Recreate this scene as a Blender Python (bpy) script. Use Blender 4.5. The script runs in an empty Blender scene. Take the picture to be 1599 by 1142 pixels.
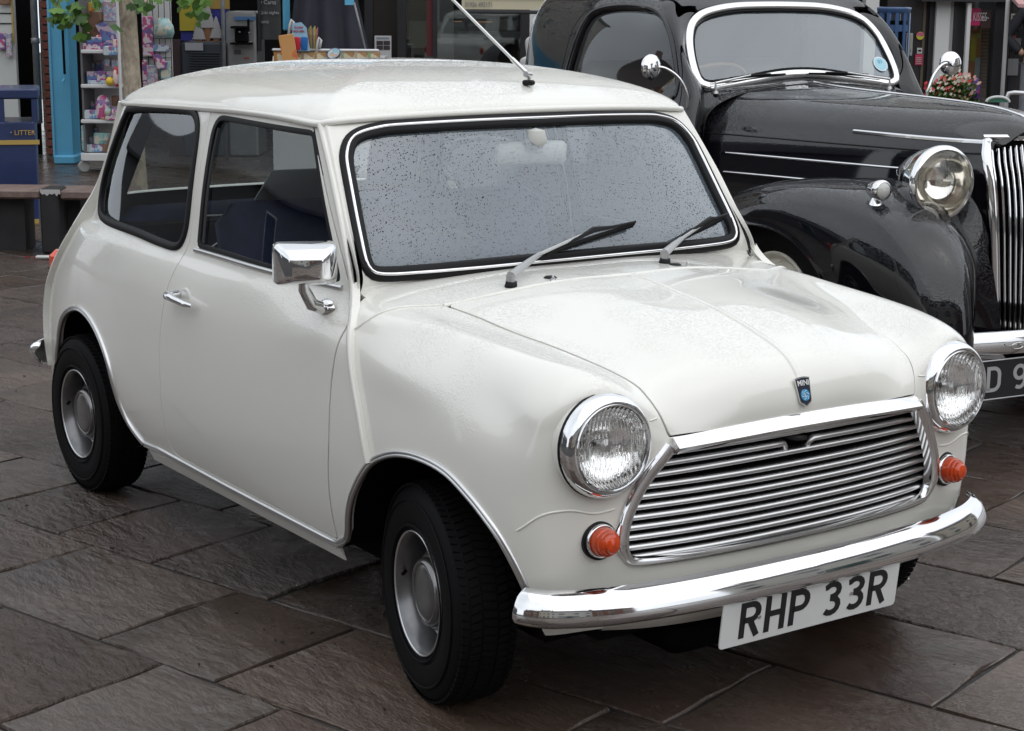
import bpy, bmesh, math, random
import numpy as np
from mathutils import Vector, Matrix
from mathutils.bvhtree import BVHTree

random.seed(7)
rng = np.random.default_rng(7)
R = math.radians
scene = bpy.context.scene
col = scene.collection

# ------------------------------------------------------------------ camera, sky, sun, exposure
CAM = np.array([3.14489, -2.61147, 1.52320])
YAW, PITCH, ROLL, FPX = 2.53532916, 0.202405, 0.0075103, 2770.73
fw = np.array([math.cos(YAW) * math.cos(PITCH), math.sin(YAW) * math.cos(PITCH), -math.sin(PITCH)])
r0 = np.array([math.sin(YAW), -math.cos(YAW), 0.0]); u0 = np.cross(r0, fw)
rt = math.cos(ROLL) * r0 + math.sin(ROLL) * u0
up = -math.sin(ROLL) * r0 + math.cos(ROLL) * u0
cam_d = bpy.data.cameras.new('camera')
cam = bpy.data.objects.new('camera', cam_d); col.objects.link(cam)
cam.matrix_world = Matrix(((rt[0], up[0], -fw[0], CAM[0]), (rt[1], up[1], -fw[1], CAM[1]),
                           (rt[2], up[2], -fw[2], CAM[2]), (0, 0, 0, 1)))
cam_d.sensor_fit = 'HORIZONTAL'; cam_d.sensor_width = 36.0
cam_d.lens = FPX / 1599.0 * 36.0
cam_d.shift_y = (563.83 - 571.0) / 1599.0
cam_d.clip_end = 500; cam_d.clip_start = 0.05
scene.camera = cam

SUN_EL, SUN_AZ = R(62), R(20)
world = bpy.data.worlds.new('World'); scene.world = world; world.use_nodes = True
wn, wl = world.node_tree.nodes, world.node_tree.links
bg = wn['Background']
sky = wn.new('ShaderNodeTexSky'); sky.sky_type = 'NISHITA'; sky.sun_disc = False
sky.sun_elevation = SUN_EL; sky.sun_rotation = R(90) - SUN_AZ
sky.dust_density = 3.0; sky.ozone_density = 1.0; sky.air_density = 1.0
hs = wn.new('ShaderNodeHueSaturation'); hs.inputs['Saturation'].default_value = 0.18
hs.inputs['Value'].default_value = 1.0
tc = wn.new('ShaderNodeTexCoord'); cn = wn.new('ShaderNodeTexNoise')
cn.inputs['Scale'].default_value = 1.6; cn.inputs['Detail'].default_value = 5
cr = wn.new('ShaderNodeMapRange'); cr.inputs['From Min'].default_value = 0.3; cr.inputs['From Max'].default_value = 0.7
cr.inputs['To Min'].default_value = 0.82; cr.inputs['To Max'].default_value = 1.15
mx = wn.new('ShaderNodeMix'); mx.data_type = 'RGBA'; mx.blend_type = 'MULTIPLY'; mx.inputs['Factor'].default_value = 1.0
ov = wn.new('ShaderNodeMix'); ov.data_type = 'RGBA'; ov.inputs['Factor'].default_value = 0.72
ov.inputs['B'].default_value = (10.3, 10.9, 11.6, 1)          # even cloud deck over the blue
wl.new(tc.outputs['Generated'], cn.inputs['Vector']); wl.new(cn.outputs['Fac'], cr.inputs['Value'])
wl.new(sky.outputs['Color'], hs.inputs['Color']); wl.new(hs.outputs['Color'], ov.inputs['A'])
wl.new(ov.outputs['Result'], mx.inputs['A']); wl.new(cr.outputs['Result'], mx.inputs['B'])
wl.new(mx.outputs['Result'], bg.inputs['Color'])
bg.inputs['Strength'].default_value = 0.10

sun_d = bpy.data.lights.new('sun', 'SUN'); sun_d.energy = 0.6; sun_d.angle = R(100); sun_d.color = (1.0, 0.97, 0.93)
sun = bpy.data.objects.new('sun', sun_d); col.objects.link(sun)
sdir = Vector((math.cos(SUN_EL) * math.cos(SUN_AZ), math.cos(SUN_EL) * math.sin(SUN_AZ), math.sin(SUN_EL)))
sun.rotation_euler = sdir.to_track_quat('Z', 'Y').to_euler()
sun.location = (0, 0, 30)

scene.view_settings.view_transform = 'Standard'
try: scene.view_settings.look = 'None'
except Exception: pass
scene.view_settings.gamma = 1.0; scene.view_settings.use_curve_mapping = False
scene.view_settings.exposure = 0.40
scene.cycles.max_bounces = 10; scene.cycles.transparent_max_bounces = 16
scene.cycles.use_denoising = True

# ------------------------------------------------------------------ helpers: placing
def at(px, py, D):
    """point on the sight line through photo pixel (px,py) at horizontal distance D from the camera"""
    d = fw + rt * (px - 799.5) / FPX - up * (py - 563.83) / FPX
    fh = np.array([math.cos(YAW), math.sin(YAW), 0])
    return Vector(CAM + d * (D / (d @ fh)))
STREET = math.atan2(r0[1], r0[0])          # direction of the shop fronts (to the right in the picture)

# ------------------------------------------------------------------ helpers: materials
MATS = {}
def nt(m): return m.node_tree.nodes, m.node_tree.links
def mat(name, c, rough=0.5, metal=0.0, coat=0.0, spec=0.5, noise=None, bump=None, emit=None, trans=0.0):
    """noise=(scale, amount): tone variation; bump=(scale, strength, distance)"""
    if name in MATS: return MATS[name]
    m = bpy.data.materials.new(name); m.use_nodes = True
    N, L = nt(m); b = N['Principled BSDF']
    b.inputs['Base Color'].default_value = (*c, 1); b.inputs['Roughness'].default_value = rough
    b.inputs['Metallic'].default_value = metal; b.inputs['Coat Weight'].default_value = coat
    b.inputs['Coat Roughness'].default_value = 0.04; b.inputs['Specular IOR Level'].default_value = spec
    b.inputs['Transmission Weight'].default_value = trans
    t = N.new('ShaderNodeTexCoord')
    if noise:
        n = N.new('ShaderNodeTexNoise'); n.inputs['Scale'].default_value = noise[0]; n.inputs['Detail'].default_value = 6
        r = N.new('ShaderNodeMapRange'); r.inputs['From Min'].default_value = 0.25; r.inputs['From Max'].default_value = 0.75
        r.inputs['To Min'].default_value = 1 - noise[1]; r.inputs['To Max'].default_value = 1 + noise[1]
        x = N.new('ShaderNodeMix'); x.data_type = 'RGBA'; x.blend_type = 'MULTIPLY'; x.inputs['Factor'].default_value = 1
        x.inputs['A'].default_value = (*c, 1)
        L.new(t.outputs['Object'], n.inputs['Vector']); L.new(n.outputs['Fac'], r.inputs['Value'])
        L.new(r.outputs['Result'], x.inputs['B']); L.new(x.outputs['Result'], b.inputs['Base Color'])
    if bump:
        n = N.new('ShaderNodeTexNoise'); n.inputs['Scale'].default_value = bump[0]; n.inputs['Detail'].default_value = 8
        bp = N.new('ShaderNodeBump'); bp.inputs['Strength'].default_value = bump[1]; bp.inputs['Distance'].default_value = bump[2]
        L.new(t.outputs['Object'], n.inputs['Vector']); L.new(n.outputs['Fac'], bp.inputs['Height'])
        L.new(bp.outputs['Normal'], b.inputs['Normal'])
    if emit:
        b.inputs['Emission Color'].default_value = (*emit[0], 1); b.inputs['Emission Strength'].default_value = emit[1]
    MATS[name] = m
    return m

def droplets(m, scale, strength, dist, dens=0.5, up_only=True, patch=True):
    """rain beads as fine relief on a wet surface, denser where it faces the sky"""
    N, L = nt(m); b = N['Principled BSDF']
    t = N.new('ShaderNodeTexCoord'); v = N.new('ShaderNodeTexVoronoi'); v.inputs['Scale'].default_value = scale
    v.feature = 'F1'
    nz = N.new('ShaderNodeTexNoise'); nz.inputs['Scale'].default_value = 2.6; nz.inputs['Detail'].default_value = 4
    # bead radius per cell
    sep = N.new('ShaderNodeSeparateColor'); L.new(v.outputs['Color'], sep.inputs['Color'])
    rad = N.new('ShaderNodeMath'); rad.operation = 'MULTIPLY_ADD'; rad.inputs[1].default_value = 0.5; rad.inputs[2].default_value = dens - 0.3
    L.new(sep.outputs['Red'], rad.inputs[0])
    d = N.new('ShaderNodeMath'); d.operation = 'DIVIDE'; L.new(v.outputs['Distance'], d.inputs[0]); L.new(rad.outputs[0], d.inputs[1])
    sq = N.new('ShaderNodeMath'); sq.operation = 'MULTIPLY'; L.new(d.outputs[0], sq.inputs[0]); L.new(d.outputs[0], sq.inputs[1])
    inv = N.new('ShaderNodeMath'); inv.operation = 'SUBTRACT'; inv.inputs[0].default_value = 1.0; inv.use_clamp = True
    L.new(sq.outputs[0], inv.inputs[1])
    sr = N.new('ShaderNodeMath'); sr.operation = 'SQRT'; L.new(inv.outputs[0], sr.inputs[0])
    last = sr.outputs[0]
    if up_only:
        g = N.new('ShaderNodeNewGeometry'); sx = N.new('ShaderNodeSeparateXYZ'); L.new(g.outputs['Normal'], sx.inputs[0])
        mr = N.new('ShaderNodeMapRange'); mr.inputs['From Min'].default_value = 0.15; mr.inputs['From Max'].default_value = 0.8
        L.new(sx.outputs['Z'], mr.inputs['Value'])
        mu = N.new('ShaderNodeMath'); mu.operation = 'MULTIPLY'; L.new(last, mu.inputs[0]); L.new(mr.outputs[0], mu.inputs[1]); last = mu.outputs[0]
    if patch:
        L.new(t.outputs['Object'], nz.inputs['Vector'])
        pr = N.new('ShaderNodeMapRange'); pr.inputs['From Min'].default_value = 0.47; pr.inputs['From Max'].default_value = 0.56
        pz = N.new('ShaderNodeSeparateXYZ'); L.new(t.outputs['Object'], pz.inputs[0])      # the roof stays beaded all over
        zr = N.new('ShaderNodeMapRange'); zr.inputs['From Min'].default_value = 1.275; zr.inputs['From Max'].default_value = 1.33; zr.inputs['To Max'].default_value = 0.3; L.new(pz.outputs['Z'], zr.inputs['Value'])
        ad = N.new('ShaderNodeMath'); L.new(nz.outputs['Fac'], ad.inputs[0]); L.new(zr.outputs[0], ad.inputs[1])
        L.new(ad.outputs[0], pr.inputs['Value'])
        mu = N.new('ShaderNodeMath'); mu.operation = 'MULTIPLY'; L.new(last, mu.inputs[0]); L.new(pr.outputs[0], mu.inputs[1]); last = mu.outputs[0]
    bp = N.new('ShaderNodeBump'); bp.inputs['Strength'].default_value = strength; bp.inputs['Distance'].default_value = dist
    L.new(t.outputs['Object'], v.inputs['Vector']); L.new(last, bp.inputs['Height'])
    L.new(bp.outputs['Normal'], b.inputs['Normal'])
    if b.inputs['Coat Weight'].default_value > 0: L.new(bp.outputs['Normal'], b.inputs['Coat Normal'])

def glass_mat(name, tint=(0.9, 0.93, 0.92), refl=1.0, mist=0.0, drops=None, mistcol=(0.6, 0.64, 0.66)):
    """single sheet of glass: clear pass-through, Fresnel reflection, optional condensation film and rain beads"""
    m = bpy.data.materials.new(name); m.use_nodes = True
    N, L = nt(m); N.remove(N['Principled BSDF']); out = N['Material Output']
    tr = N.new('ShaderNodeBsdfTransparent'); tr.inputs['Color'].default_value = (*tint, 1)
    gl = N.new('ShaderNodeBsdfGlossy'); gl.inputs['Roughness'].default_value = 0.02; gl.inputs['Color'].default_value = (.93, .97, 1, 1)  # bluish tint puts the sky's tone into the reflection
    fr = N.new('ShaderNodeFresnel'); fr.inputs['IOR'].default_value = 1.5
    ge = N.new('ShaderNodeNewGeometry'); im = N.new('ShaderNodeMapRange'); im.inputs['To Min'].default_value = 1.5; im.inputs['To Max'].default_value = 1 / 1.5
    L.new(ge.outputs['Backfacing'], im.inputs['Value']); L.new(im.outputs[0], fr.inputs['IOR'])   # a thin sheet reflects alike from both sides
    mu = N.new('ShaderNodeMath'); mu.operation = 'MULTIPLY'; mu.inputs[1].default_value = 1.8 * refl; mu.use_clamp = True
    L.new(fr.outputs[0], mu.inputs[0])
    base = tr.outputs[0]
    if mist > 0:
        df = N.new('ShaderNodeBsdfDiffuse'); df.inputs['Color'].default_value = (*mistcol, 1)
        mm = N.new('ShaderNodeMixShader'); mm.inputs[0].default_value = mist
        L.new(tr.outputs[0], mm.inputs[1]); L.new(df.outputs[0], mm.inputs[2]); base = mm.outputs[0]
    ms = N.new('ShaderNodeMixShader'); L.new(mu.outputs[0], ms.inputs[0]); L.new(base, ms.inputs[1]); L.new(gl.outputs[0], ms.inputs[2])
    if drops:
        t = N.new('ShaderNodeTexCoord'); v = N.new('ShaderNodeTexVoronoi'); v.inputs['Scale'].default_value = drops[0]
        sep = N.new('ShaderNodeSeparateColor'); L.new(v.outputs['Color'], sep.inputs['Color'])
        gt = N.new('ShaderNodeMath'); gt.operation = 'MULTIPLY_ADD'; gt.inputs[1].default_value = drops[1]; gt.inputs[2].default_value = drops[2]
        L.new(sep.outputs['Red'], gt.inputs[0])
        d = N.new('ShaderNodeMath'); d.operation = 'DIVIDE'; L.new(v.outputs['Distance'], d.inputs[0]); L.new(gt.outputs[0], d.inputs[1])
        sq = N.new('ShaderNodeMath'); sq.operation = 'MULTIPLY'; L.new(d.outputs[0], sq.inputs[0]); L.new(d.outputs[0], sq.inputs[1])
        inv = N.new('ShaderNodeMath'); inv.operation = 'SUBTRACT'; inv.inputs[0].default_value = 1.0; inv.use_clamp = True
        L.new(sq.outputs[0], inv.inputs[1])
        sr = N.new('ShaderNodeMath'); sr.operation = 'SQRT'; L.new(inv.outputs[0], sr.inputs[0])
        bp = N.new('ShaderNodeBump'); bp.inputs['Strength'].default_value = 1.0; bp.inputs['Distance'].default_value = drops[3]
        L.new(t.outputs['Object'], v.inputs['Vector']); L.new(sr.outputs[0], bp.inputs['Height'])
        for n_ in (gl, fr): L.new(bp.outputs['Normal'], n_.inputs['Normal'])
        # a bead clears the film and mirrors by its own domed skin
        for n_ in (gl, fr): L.remove(n_.inputs['Normal'].links[0])
        t2 = N.new('ShaderNodeBsdfTransparent'); t2.inputs['Color'].default_value = (.72, .74, .76, 1)  # darker tint imitates the dark view a bead refracts
        g2 = N.new('ShaderNodeBsdfGlossy'); g2.inputs['Roughness'].default_value = 0.05; L.new(bp.outputs['Normal'], g2.inputs['Normal'])
        f2 = N.new('ShaderNodeFresnel'); L.new(im.outputs[0], f2.inputs['IOR']); L.new(bp.outputs['Normal'], f2.inputs['Normal'])
        b2 = N.new('ShaderNodeMixShader'); L.new(f2.outputs[0], b2.inputs[0]); L.new(t2.outputs[0], b2.inputs[1]); L.new(g2.outputs[0], b2.inputs[2])
        cm = N.new('ShaderNodeMath'); cm.operation = 'GREATER_THAN'; cm.inputs[1].default_value = 0.05; L.new(sr.outputs[0], cm.inputs[0])
        m2 = N.new('ShaderNodeMixShader'); L.new(cm.outputs[0], m2.inputs[0]); L.new(ms.outputs[0], m2.inputs[1]); L.new(b2.outputs[0], m2.inputs[2]); ms = m2
    L.new(ms.outputs[0], out.inputs['Surface'])
    MATS[name] = m
    return m

# ------------------------------------------------------------------ helpers: meshes and objects
def link(name, me, parent=None, mats=()):
    o = bpy.data.objects.new(name, me); col.objects.link(o)
    for m in mats: me.materials.append(m)
    if parent is not None: o.parent = parent
    return o
def obj(name, V, F, m, parent=None, smooth=False, N=None, fm=None):
    me = bpy.data.meshes.new(name)
    me.from_pydata([tuple(v) for v in V], [], [tuple(int(i) for i in f) for f in F])
    ms = m if isinstance(m, (list, tuple)) else [m]
    o = link(name, me, parent, ms)
    if fm is not None: me.polygons.foreach_set('material_index', np.asarray(fm, dtype=np.int32))
    if smooth or N is not None: me.polygons.foreach_set('use_smooth', np.ones(len(me.polygons), dtype=bool))
    if N is not None:
        me.normals_split_custom_set_from_vertices([tuple(n) for n in N])
    elif smooth and smooth is not True:
        try: me.set_sharp_from_angle(angle=R(smooth))
        except Exception: pass
    me.update()
    return o
def tag(o, label=None, cat=None, group=None, kind=None):
    if label: o['label'] = label
    if cat: o['category'] = cat
    if group: o['group'] = group
    if kind: o['kind'] = kind
    return o
def empty(name, loc=(0, 0, 0), rz=0.0, label=None, cat=None, group=None):
    o = bpy.data.objects.new(name, None); col.objects.link(o); o.empty_display_size = 0.1
    o.location = loc; o.rotation_euler = (0, 0, rz)
    return tag(o, label, cat, group)
def copy_tree(o, parent=None):
    c = o.copy(); col.objects.link(c)
    if parent is not None: c.parent = parent
    for ch in list(o.children): copy_tree(ch, c)
    return c

class MB:
    """collects simple shapes into one mesh"""
    def __init__(s): s.V, s.F, s.M = [], [], []; s.mi = 0
    def add(s, V, F):
        k = len(s.V); s.V += [tuple(v) for v in V]; s.F += [tuple(i + k for i in f) for f in F]; s.M += [s.mi] * len(F); return s
    def box(s, c, d, rz=0.0, bev=0.0):
        x, y, z = (d[0] / 2, d[1] / 2, d[2] / 2); ca, sa = math.cos(rz), math.sin(rz)
        if bev <= 0:
            P = [(sx * x, sy * y, sz * z) for sz in (-1, 1) for sx, sy in ((-1, -1), (1, -1), (1, 1), (-1, 1))]
            F = [(3, 2, 1, 0), (4, 5, 6, 7), (0, 1, 5, 4), (1, 2, 6, 5), (2, 3, 7, 6), (3, 0, 4, 7)]
        else:
            b = min(bev, x * .9, y * .9, z * .9); P = []
            for zz, i in ((-z, b), (-z + b, 0), (z - b, 0), (z, b)):
                X, Y = x - i, y - i
                c_ = b - i if i == 0 else b * .4
                P += [(-X + c_, -Y, zz), (X - c_, -Y, zz), (X, -Y + c_, zz), (X, Y - c_, zz), (X - c_, Y, zz), (-X + c_, Y, zz), (-X, Y - c_, zz), (-X, -Y + c_, zz)]
            F = [tuple(range(7, -1, -1)), tuple(range(24, 32))]
            for k in range(3):
                for i in range(8): j = (i + 1) % 8; F.append((k * 8 + i, k * 8 + j, k * 8 + 8 + j, k * 8 + 8 + i))
        P = [(c[0] + p[0] * ca - p[1] * sa, c[1] + p[0] * sa + p[1] * ca, c[2] + p[2]) for p in P]
        return s.add(P, F)
    def tube(s, pts, r, n=10, cap=True, closed=False):
        pts = [Vector(p) for p in pts]; rs = r if isinstance(r, (list, tuple)) else [r] * len(pts)
        V = []; prev = None; L = len(pts)
        for i, p in enumerate(pts):
            a = pts[i - 1] if (i > 0 or closed) else pts[0]; b = pts[(i + 1) % L] if (i < L - 1 or closed) else pts[-1]
            t = (b - a).normalized()
            if prev is None:
                ref = Vector((0, 0, 1)) if abs(t.z) < .9 else Vector((1, 0, 0))
                x = t.cross(ref).normalized()
            else: x = (prev - t * prev.dot(t)).normalized()
            prev = x; y = t.cross(x)
            V += [p + (x * math.cos(2 * math.pi * k / n) + y * math.sin(2 * math.pi * k / n)) * rs[i] for k in range(n)]
        F = []
        for i in range(L if closed else L - 1):
            for k in range(n): F.append((i * n + k, i * n + (k + 1) % n, ((i + 1) % L) * n + (k + 1) % n, ((i + 1) % L) * n + k))
        if cap and not closed: F += [tuple(range(n - 1, -1, -1)), tuple(range((L - 1) * n, L * n))]
        return s.add(V, F)
    def lathe(s, prof, n=32, axis='z', c=(0, 0, 0), arc=2 * math.pi):
        """prof: (radius, height) pairs"""
        V = []; full = abs(arc - 2 * math.pi) < 1e-6
        for rr, h in prof:
            for k in range(n if full else n + 1):
                a = arc * k / n; p = (rr * math.cos(a), rr * math.sin(a), h)
                if axis == 'x': p = (p[2], p[0], p[1])
                elif axis == 'y': p = (p[0], p[2], p[1]) if False else (p[1], p[2], p[0])
                V.append((p[0] + c[0], p[1] + c[1], p[2] + c[2]))
        m = n if full else n + 1; F = []
        for i in range(len(prof) - 1):
            for k in range(n): F.append((i * m + k, i * m + (k + 1) % m, (i + 1) * m + (k + 1) % m, (i + 1) * m + k))
        return s.add(V, F)
    def prism(s, poly, h0, h1, axis='y'):
        """poly of 2D points; axis 'y': (x,z) outline from y=h0 to h1; 'x': (y,z); 'z': (x,y)"""
        n = len(poly)
        def P(a, b, h): return {'y': (a, h, b), 'x': (h, a, b), 'z': (a, b, h)}[axis]
        V = [P(a, b, h0) for a, b in poly] + [P(a, b, h1) for a, b in poly]
        F = [tuple(range(n - 1, -1, -1)), tuple(range(n, 2 * n))] + [(i, (i + 1) % n, n + (i + 1) % n, n + i) for i in range(n)]
        return s.add(V, F)
    def xf(s, M):
        s.V = [tuple(M @ Vector(v)) for v in s.V]; return s
    def build(s, name, m, parent=None, smooth=False): return obj(name, s.V, s.F, m, parent, smooth, fm=(s.M if isinstance(m, (list, tuple)) else None))

def sweep(path, norms, prof, closed=False, caps=True):
    """profile points (a = across, b = along the surface normal) carried along a 3D path"""
    P = [Vector(p) for p in path]; L = len(P); V = []; k = len(prof)
    for i in range(L):
        a = P[i - 1] if (i > 0 or closed) else P[0]; b = P[(i + 1) % L] if (i < L - 1 or closed) else P[-1]
        t = (b - a).normalized(); n = Vector(norms[i]); n = (n - t * n.dot(t)).normalized(); x = n.cross(t)
        V += [P[i] + x * q[0] + n * q[1] for q in prof]
    F = []
    for i in range(L if closed else L - 1):
        j = (i + 1) % L
        for q in range(k): F.append((i * k + q, i * k + (q + 1) % k, j * k + (q + 1) % k, j * k + q))
    if caps and not closed: F += [tuple(range(k - 1, -1, -1)), tuple(range((L - 1) * k, L * k))]
    return V, F
def spline(P, n, closed=False):
    """Catmull-Rom through the points, n samples per span"""
    P = [np.array(p, float) for p in P]; L = len(P); out = []
    for i in range(L if closed else L - 1):
        g = lambda k: P[k % L] if closed else P[min(max(k, 0), L - 1)]
        a, b, c, d = g(i - 1), g(i), g(i + 1), g(i + 2)
        for k in range(n):
            t = k / n
            out.append(.5 * ((2 * b) + (-a + c) * t + (2 * a - 5 * b + 4 * c - d) * t * t + (-a + 3 * b - 3 * c + d) * t ** 3))
    if not closed: out.append(P[-1])
    return out
def resample(P, step, closed=False):
    P = [np.array(p, float) for p in P]
    if closed: P = P + [P[0]]
    s = np.concatenate([[0], np.cumsum([np.linalg.norm(P[i + 1] - P[i]) for i in range(len(P) - 1)])])
    n = max(2, int(round(s[-1] / step))); t = np.linspace(0, s[-1], n + 1); A = np.array(P)
    out = np.stack([np.interp(t, s, A[:, k]) for k in range(A.shape[1])], 1)
    return list(out[:-1]) if closed else list(out)

# ---- letters as flat strokes in a 50 x 79 box
def arc(cx, cy, rx, ry, a0, a1, n=8): return [(cx + rx * math.cos(R(a0 + (a1 - a0) * i / n)), cy + ry * math.sin(R(a0 + (a1 - a0) * i / n))) for i in range(n + 1)]
GLY = {
 'R': [[(7, 0), (7, 72), (26, 72)] + arc(27, 55, 16, 17, 90, -90) + [(8, 38)], [(25, 37), (43, 0)]],
 'H': [[(7, 0), (7, 79)], [(43, 0), (43, 79)], [(8, 40), (42, 40)]],
 'P': [[(7, 0), (7, 72), (26, 72)] + arc(27, 54, 16, 18, 90, -90) + [(8, 36)]],
 '3': [[(7, 66)] + arc(25, 57.5, 17, 14.5, 140, -80) + [(21, 43)], [(22, 40)] + arc(25, 23, 18, 16.5, 80, -140)],
 'D': [[(7, 7), (7, 72), (22, 72)] + arc(24, 52, 19, 20, 90, 0) + arc(24, 27, 19, 20, 0, -90) + [(0, 7)]],
 '9': [arc(25, 53, 17, 19, 0, 360, 16), [(42, 53)] + arc(25, 25, 17, 18, 0, -130, 8)],
}
def ribbon(mb, pts, w, M, h):
    """flat stroke of width w, mitred; M maps (x, y, height) to 3D"""
    P = [np.array(p, float) for p in pts]; L = len(P); Lf, Rt = [], []
    for i in range(L):
        d1 = P[i] - P[i - 1] if i > 0 else P[1] - P[0]; d2 = P[i + 1] - P[i] if i < L - 1 else P[i] - P[i - 1]
        d1 = d1 / (np.linalg.norm(d1) + 1e-9); d2 = d2 / (np.linalg.norm(d2) + 1e-9)
        n1 = np.array([-d1[1], d1[0]]); n2 = np.array([-d2[1], d2[0]]); n = n1 + n2; ln = np.linalg.norm(n)
        n = n / ln if ln > 1e-6 else n1; k = min(1.6, 1 / max(.3, n @ n1))
        Lf.append(P[i] + n * w / 2 * k); Rt.append(P[i] - n * w / 2 * k)
    V = [M(p[0], p[1], h) for p in Lf + Rt] + [M(p[0], p[1], 0) for p in Lf + Rt]
    F = []; n2 = 2 * L
    for i in range(L - 1):
        F += [(i, L + i, L + i + 1, i + 1), (i, i + 1, n2 + i + 1, n2 + i), (L + i + 1, L + i, n2 + L + i, n2 + L + i + 1)]
    F += [(L, 0, n2, n2 + L), (L - 1, 2 * L - 1, n2 + 2 * L - 1, n2 + L - 1)]
    mb.add(V, F)
def text_obj(name, body, size, m, parent=None, M=None, offset=0.0, extrude=0.0004, align='CENTER', sx=1.0):
    cu = bpy.data.curves.new(name, 'FONT'); cu.body = body; cu.size = size; cu.align_x = align; cu.align_y = 'CENTER'
    cu.offset = offset; cu.extrude = extrude; cu.resolution_u = 3
    t = bpy.data.objects.new(name, cu); col.objects.link(t)
    dg = bpy.context.evaluated_depsgraph_get(); dg.update()
    me = bpy.data.meshes.new_from_object(t.evaluated_get(dg)); bpy.data.objects.remove(t); bpy.data.curves.remove(cu)
    me.name = name; me.materials.clear()
    S = Matrix.Diagonal((sx, 1, 1, 1)); me.transform((M or Matrix()) @ S)
    return link(name, me, parent, [m])

# ---- smooth car surfaces: a cage whose subdivision surface passes through the given points
def subdiv(V, F, level):
    V = np.array(V, float); n = len(V)
    nb = [set() for _ in range(n)]; dg_ = [[] for _ in range(n)]; ec = {}
    for f in F:
        k = len(f)
        for i in range(k):
            a, b = f[i], f[(i + 1) % k]; nb[a].add(b); nb[b].add(a); e = (min(a, b), max(a, b)); ec[e] = ec.get(e, 0) + 1
            dg_[a].append(f[(i + 2) % k])
    A = np.zeros((n, n))
    for v in range(n):
        be = [w for w in nb[v] if ec[(min(v, w), max(v, w))] == 1]
        if be:
            if len(be) == 2 and len(dg_[v]) > 1:
                A[v, v] += 4 / 6.; A[v, be[0]] += 1 / 6.; A[v, be[1]] += 1 / 6.
            else:
                A[v, v] = 4 / 6.; A[v, be[0]] += 1 / 6.; A[v, be[1]] += 1 / 6.
        else:
            k = len(nb[v]); A[v, v] = k * k / (k * (k + 5.))
            for w in nb[v]: A[v, w] += 4 / (k * (k + 5.))
            for w in dg_[v]: A[v, w] += 1 / (k * (k + 5.))
    C = np.linalg.solve(A, V)
    me = bpy.data.meshes.new('cage'); me.from_pydata([tuple(p) for p in C], [], [tuple(f) for f in F])
    o = bpy.data.objects.new('cage', me); col.objects.link(o)
    md = o.modifiers.new('s', 'SUBSURF'); md.levels = level; md.render_levels = level; md.quality = 6
    dg = bpy.context.evaluated_depsgraph_get(); dg.update()
    e = bpy.data.meshes.new_from_object(o.evaluated_get(dg))
    P = np.zeros(len(e.vertices) * 3); e.vertices.foreach_get('co', P); P = P.reshape(-1, 3)
    N = np.zeros(len(e.vertices) * 3); e.vertex_normals.foreach_get('vector', N); N = N.reshape(-1, 3)
    Q = np.zeros(len(e.loops), dtype=np.int64); e.loops.foreach_get('vertex_index', Q); Q = Q.reshape(-1, 4)
    bpy.data.objects.remove(o); bpy.data.meshes.remove(me); bpy.data.meshes.remove(e)
    return P, N, Q
def pdist(pts, poly):
    """signed distance of 2D points to a closed polygon (negative inside)"""
    pts = np.asarray(pts); poly = np.asarray(poly); d = np.full(len(pts), 1e9); ins = np.zeros(len(pts), bool)
    for i in range(len(poly)):
        a, b = poly[i], poly[(i + 1) % len(poly)]; e = b - a; w = pts - a
        t = np.clip((w @ e) / (e @ e + 1e-12), 0, 1); q = w - t[:, None] * e
        d = np.minimum(d, np.einsum('ij,ij->i', q, q))
        c = ((a[1] <= pts[:, 1]) & (b[1] > pts[:, 1])) | ((b[1] <= pts[:, 1]) & (a[1] > pts[:, 1]))
        with np.errstate(divide='ignore', invalid='ignore'):
            xi = a[0] + (pts[:, 1] - a[1]) / (b[1] - a[1] + 1e-15) * (b[0] - a[0])
        ins ^= c & (pts[:, 0] < xi)
    d = np.sqrt(d); d[ins] *= -1
    return d
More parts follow.
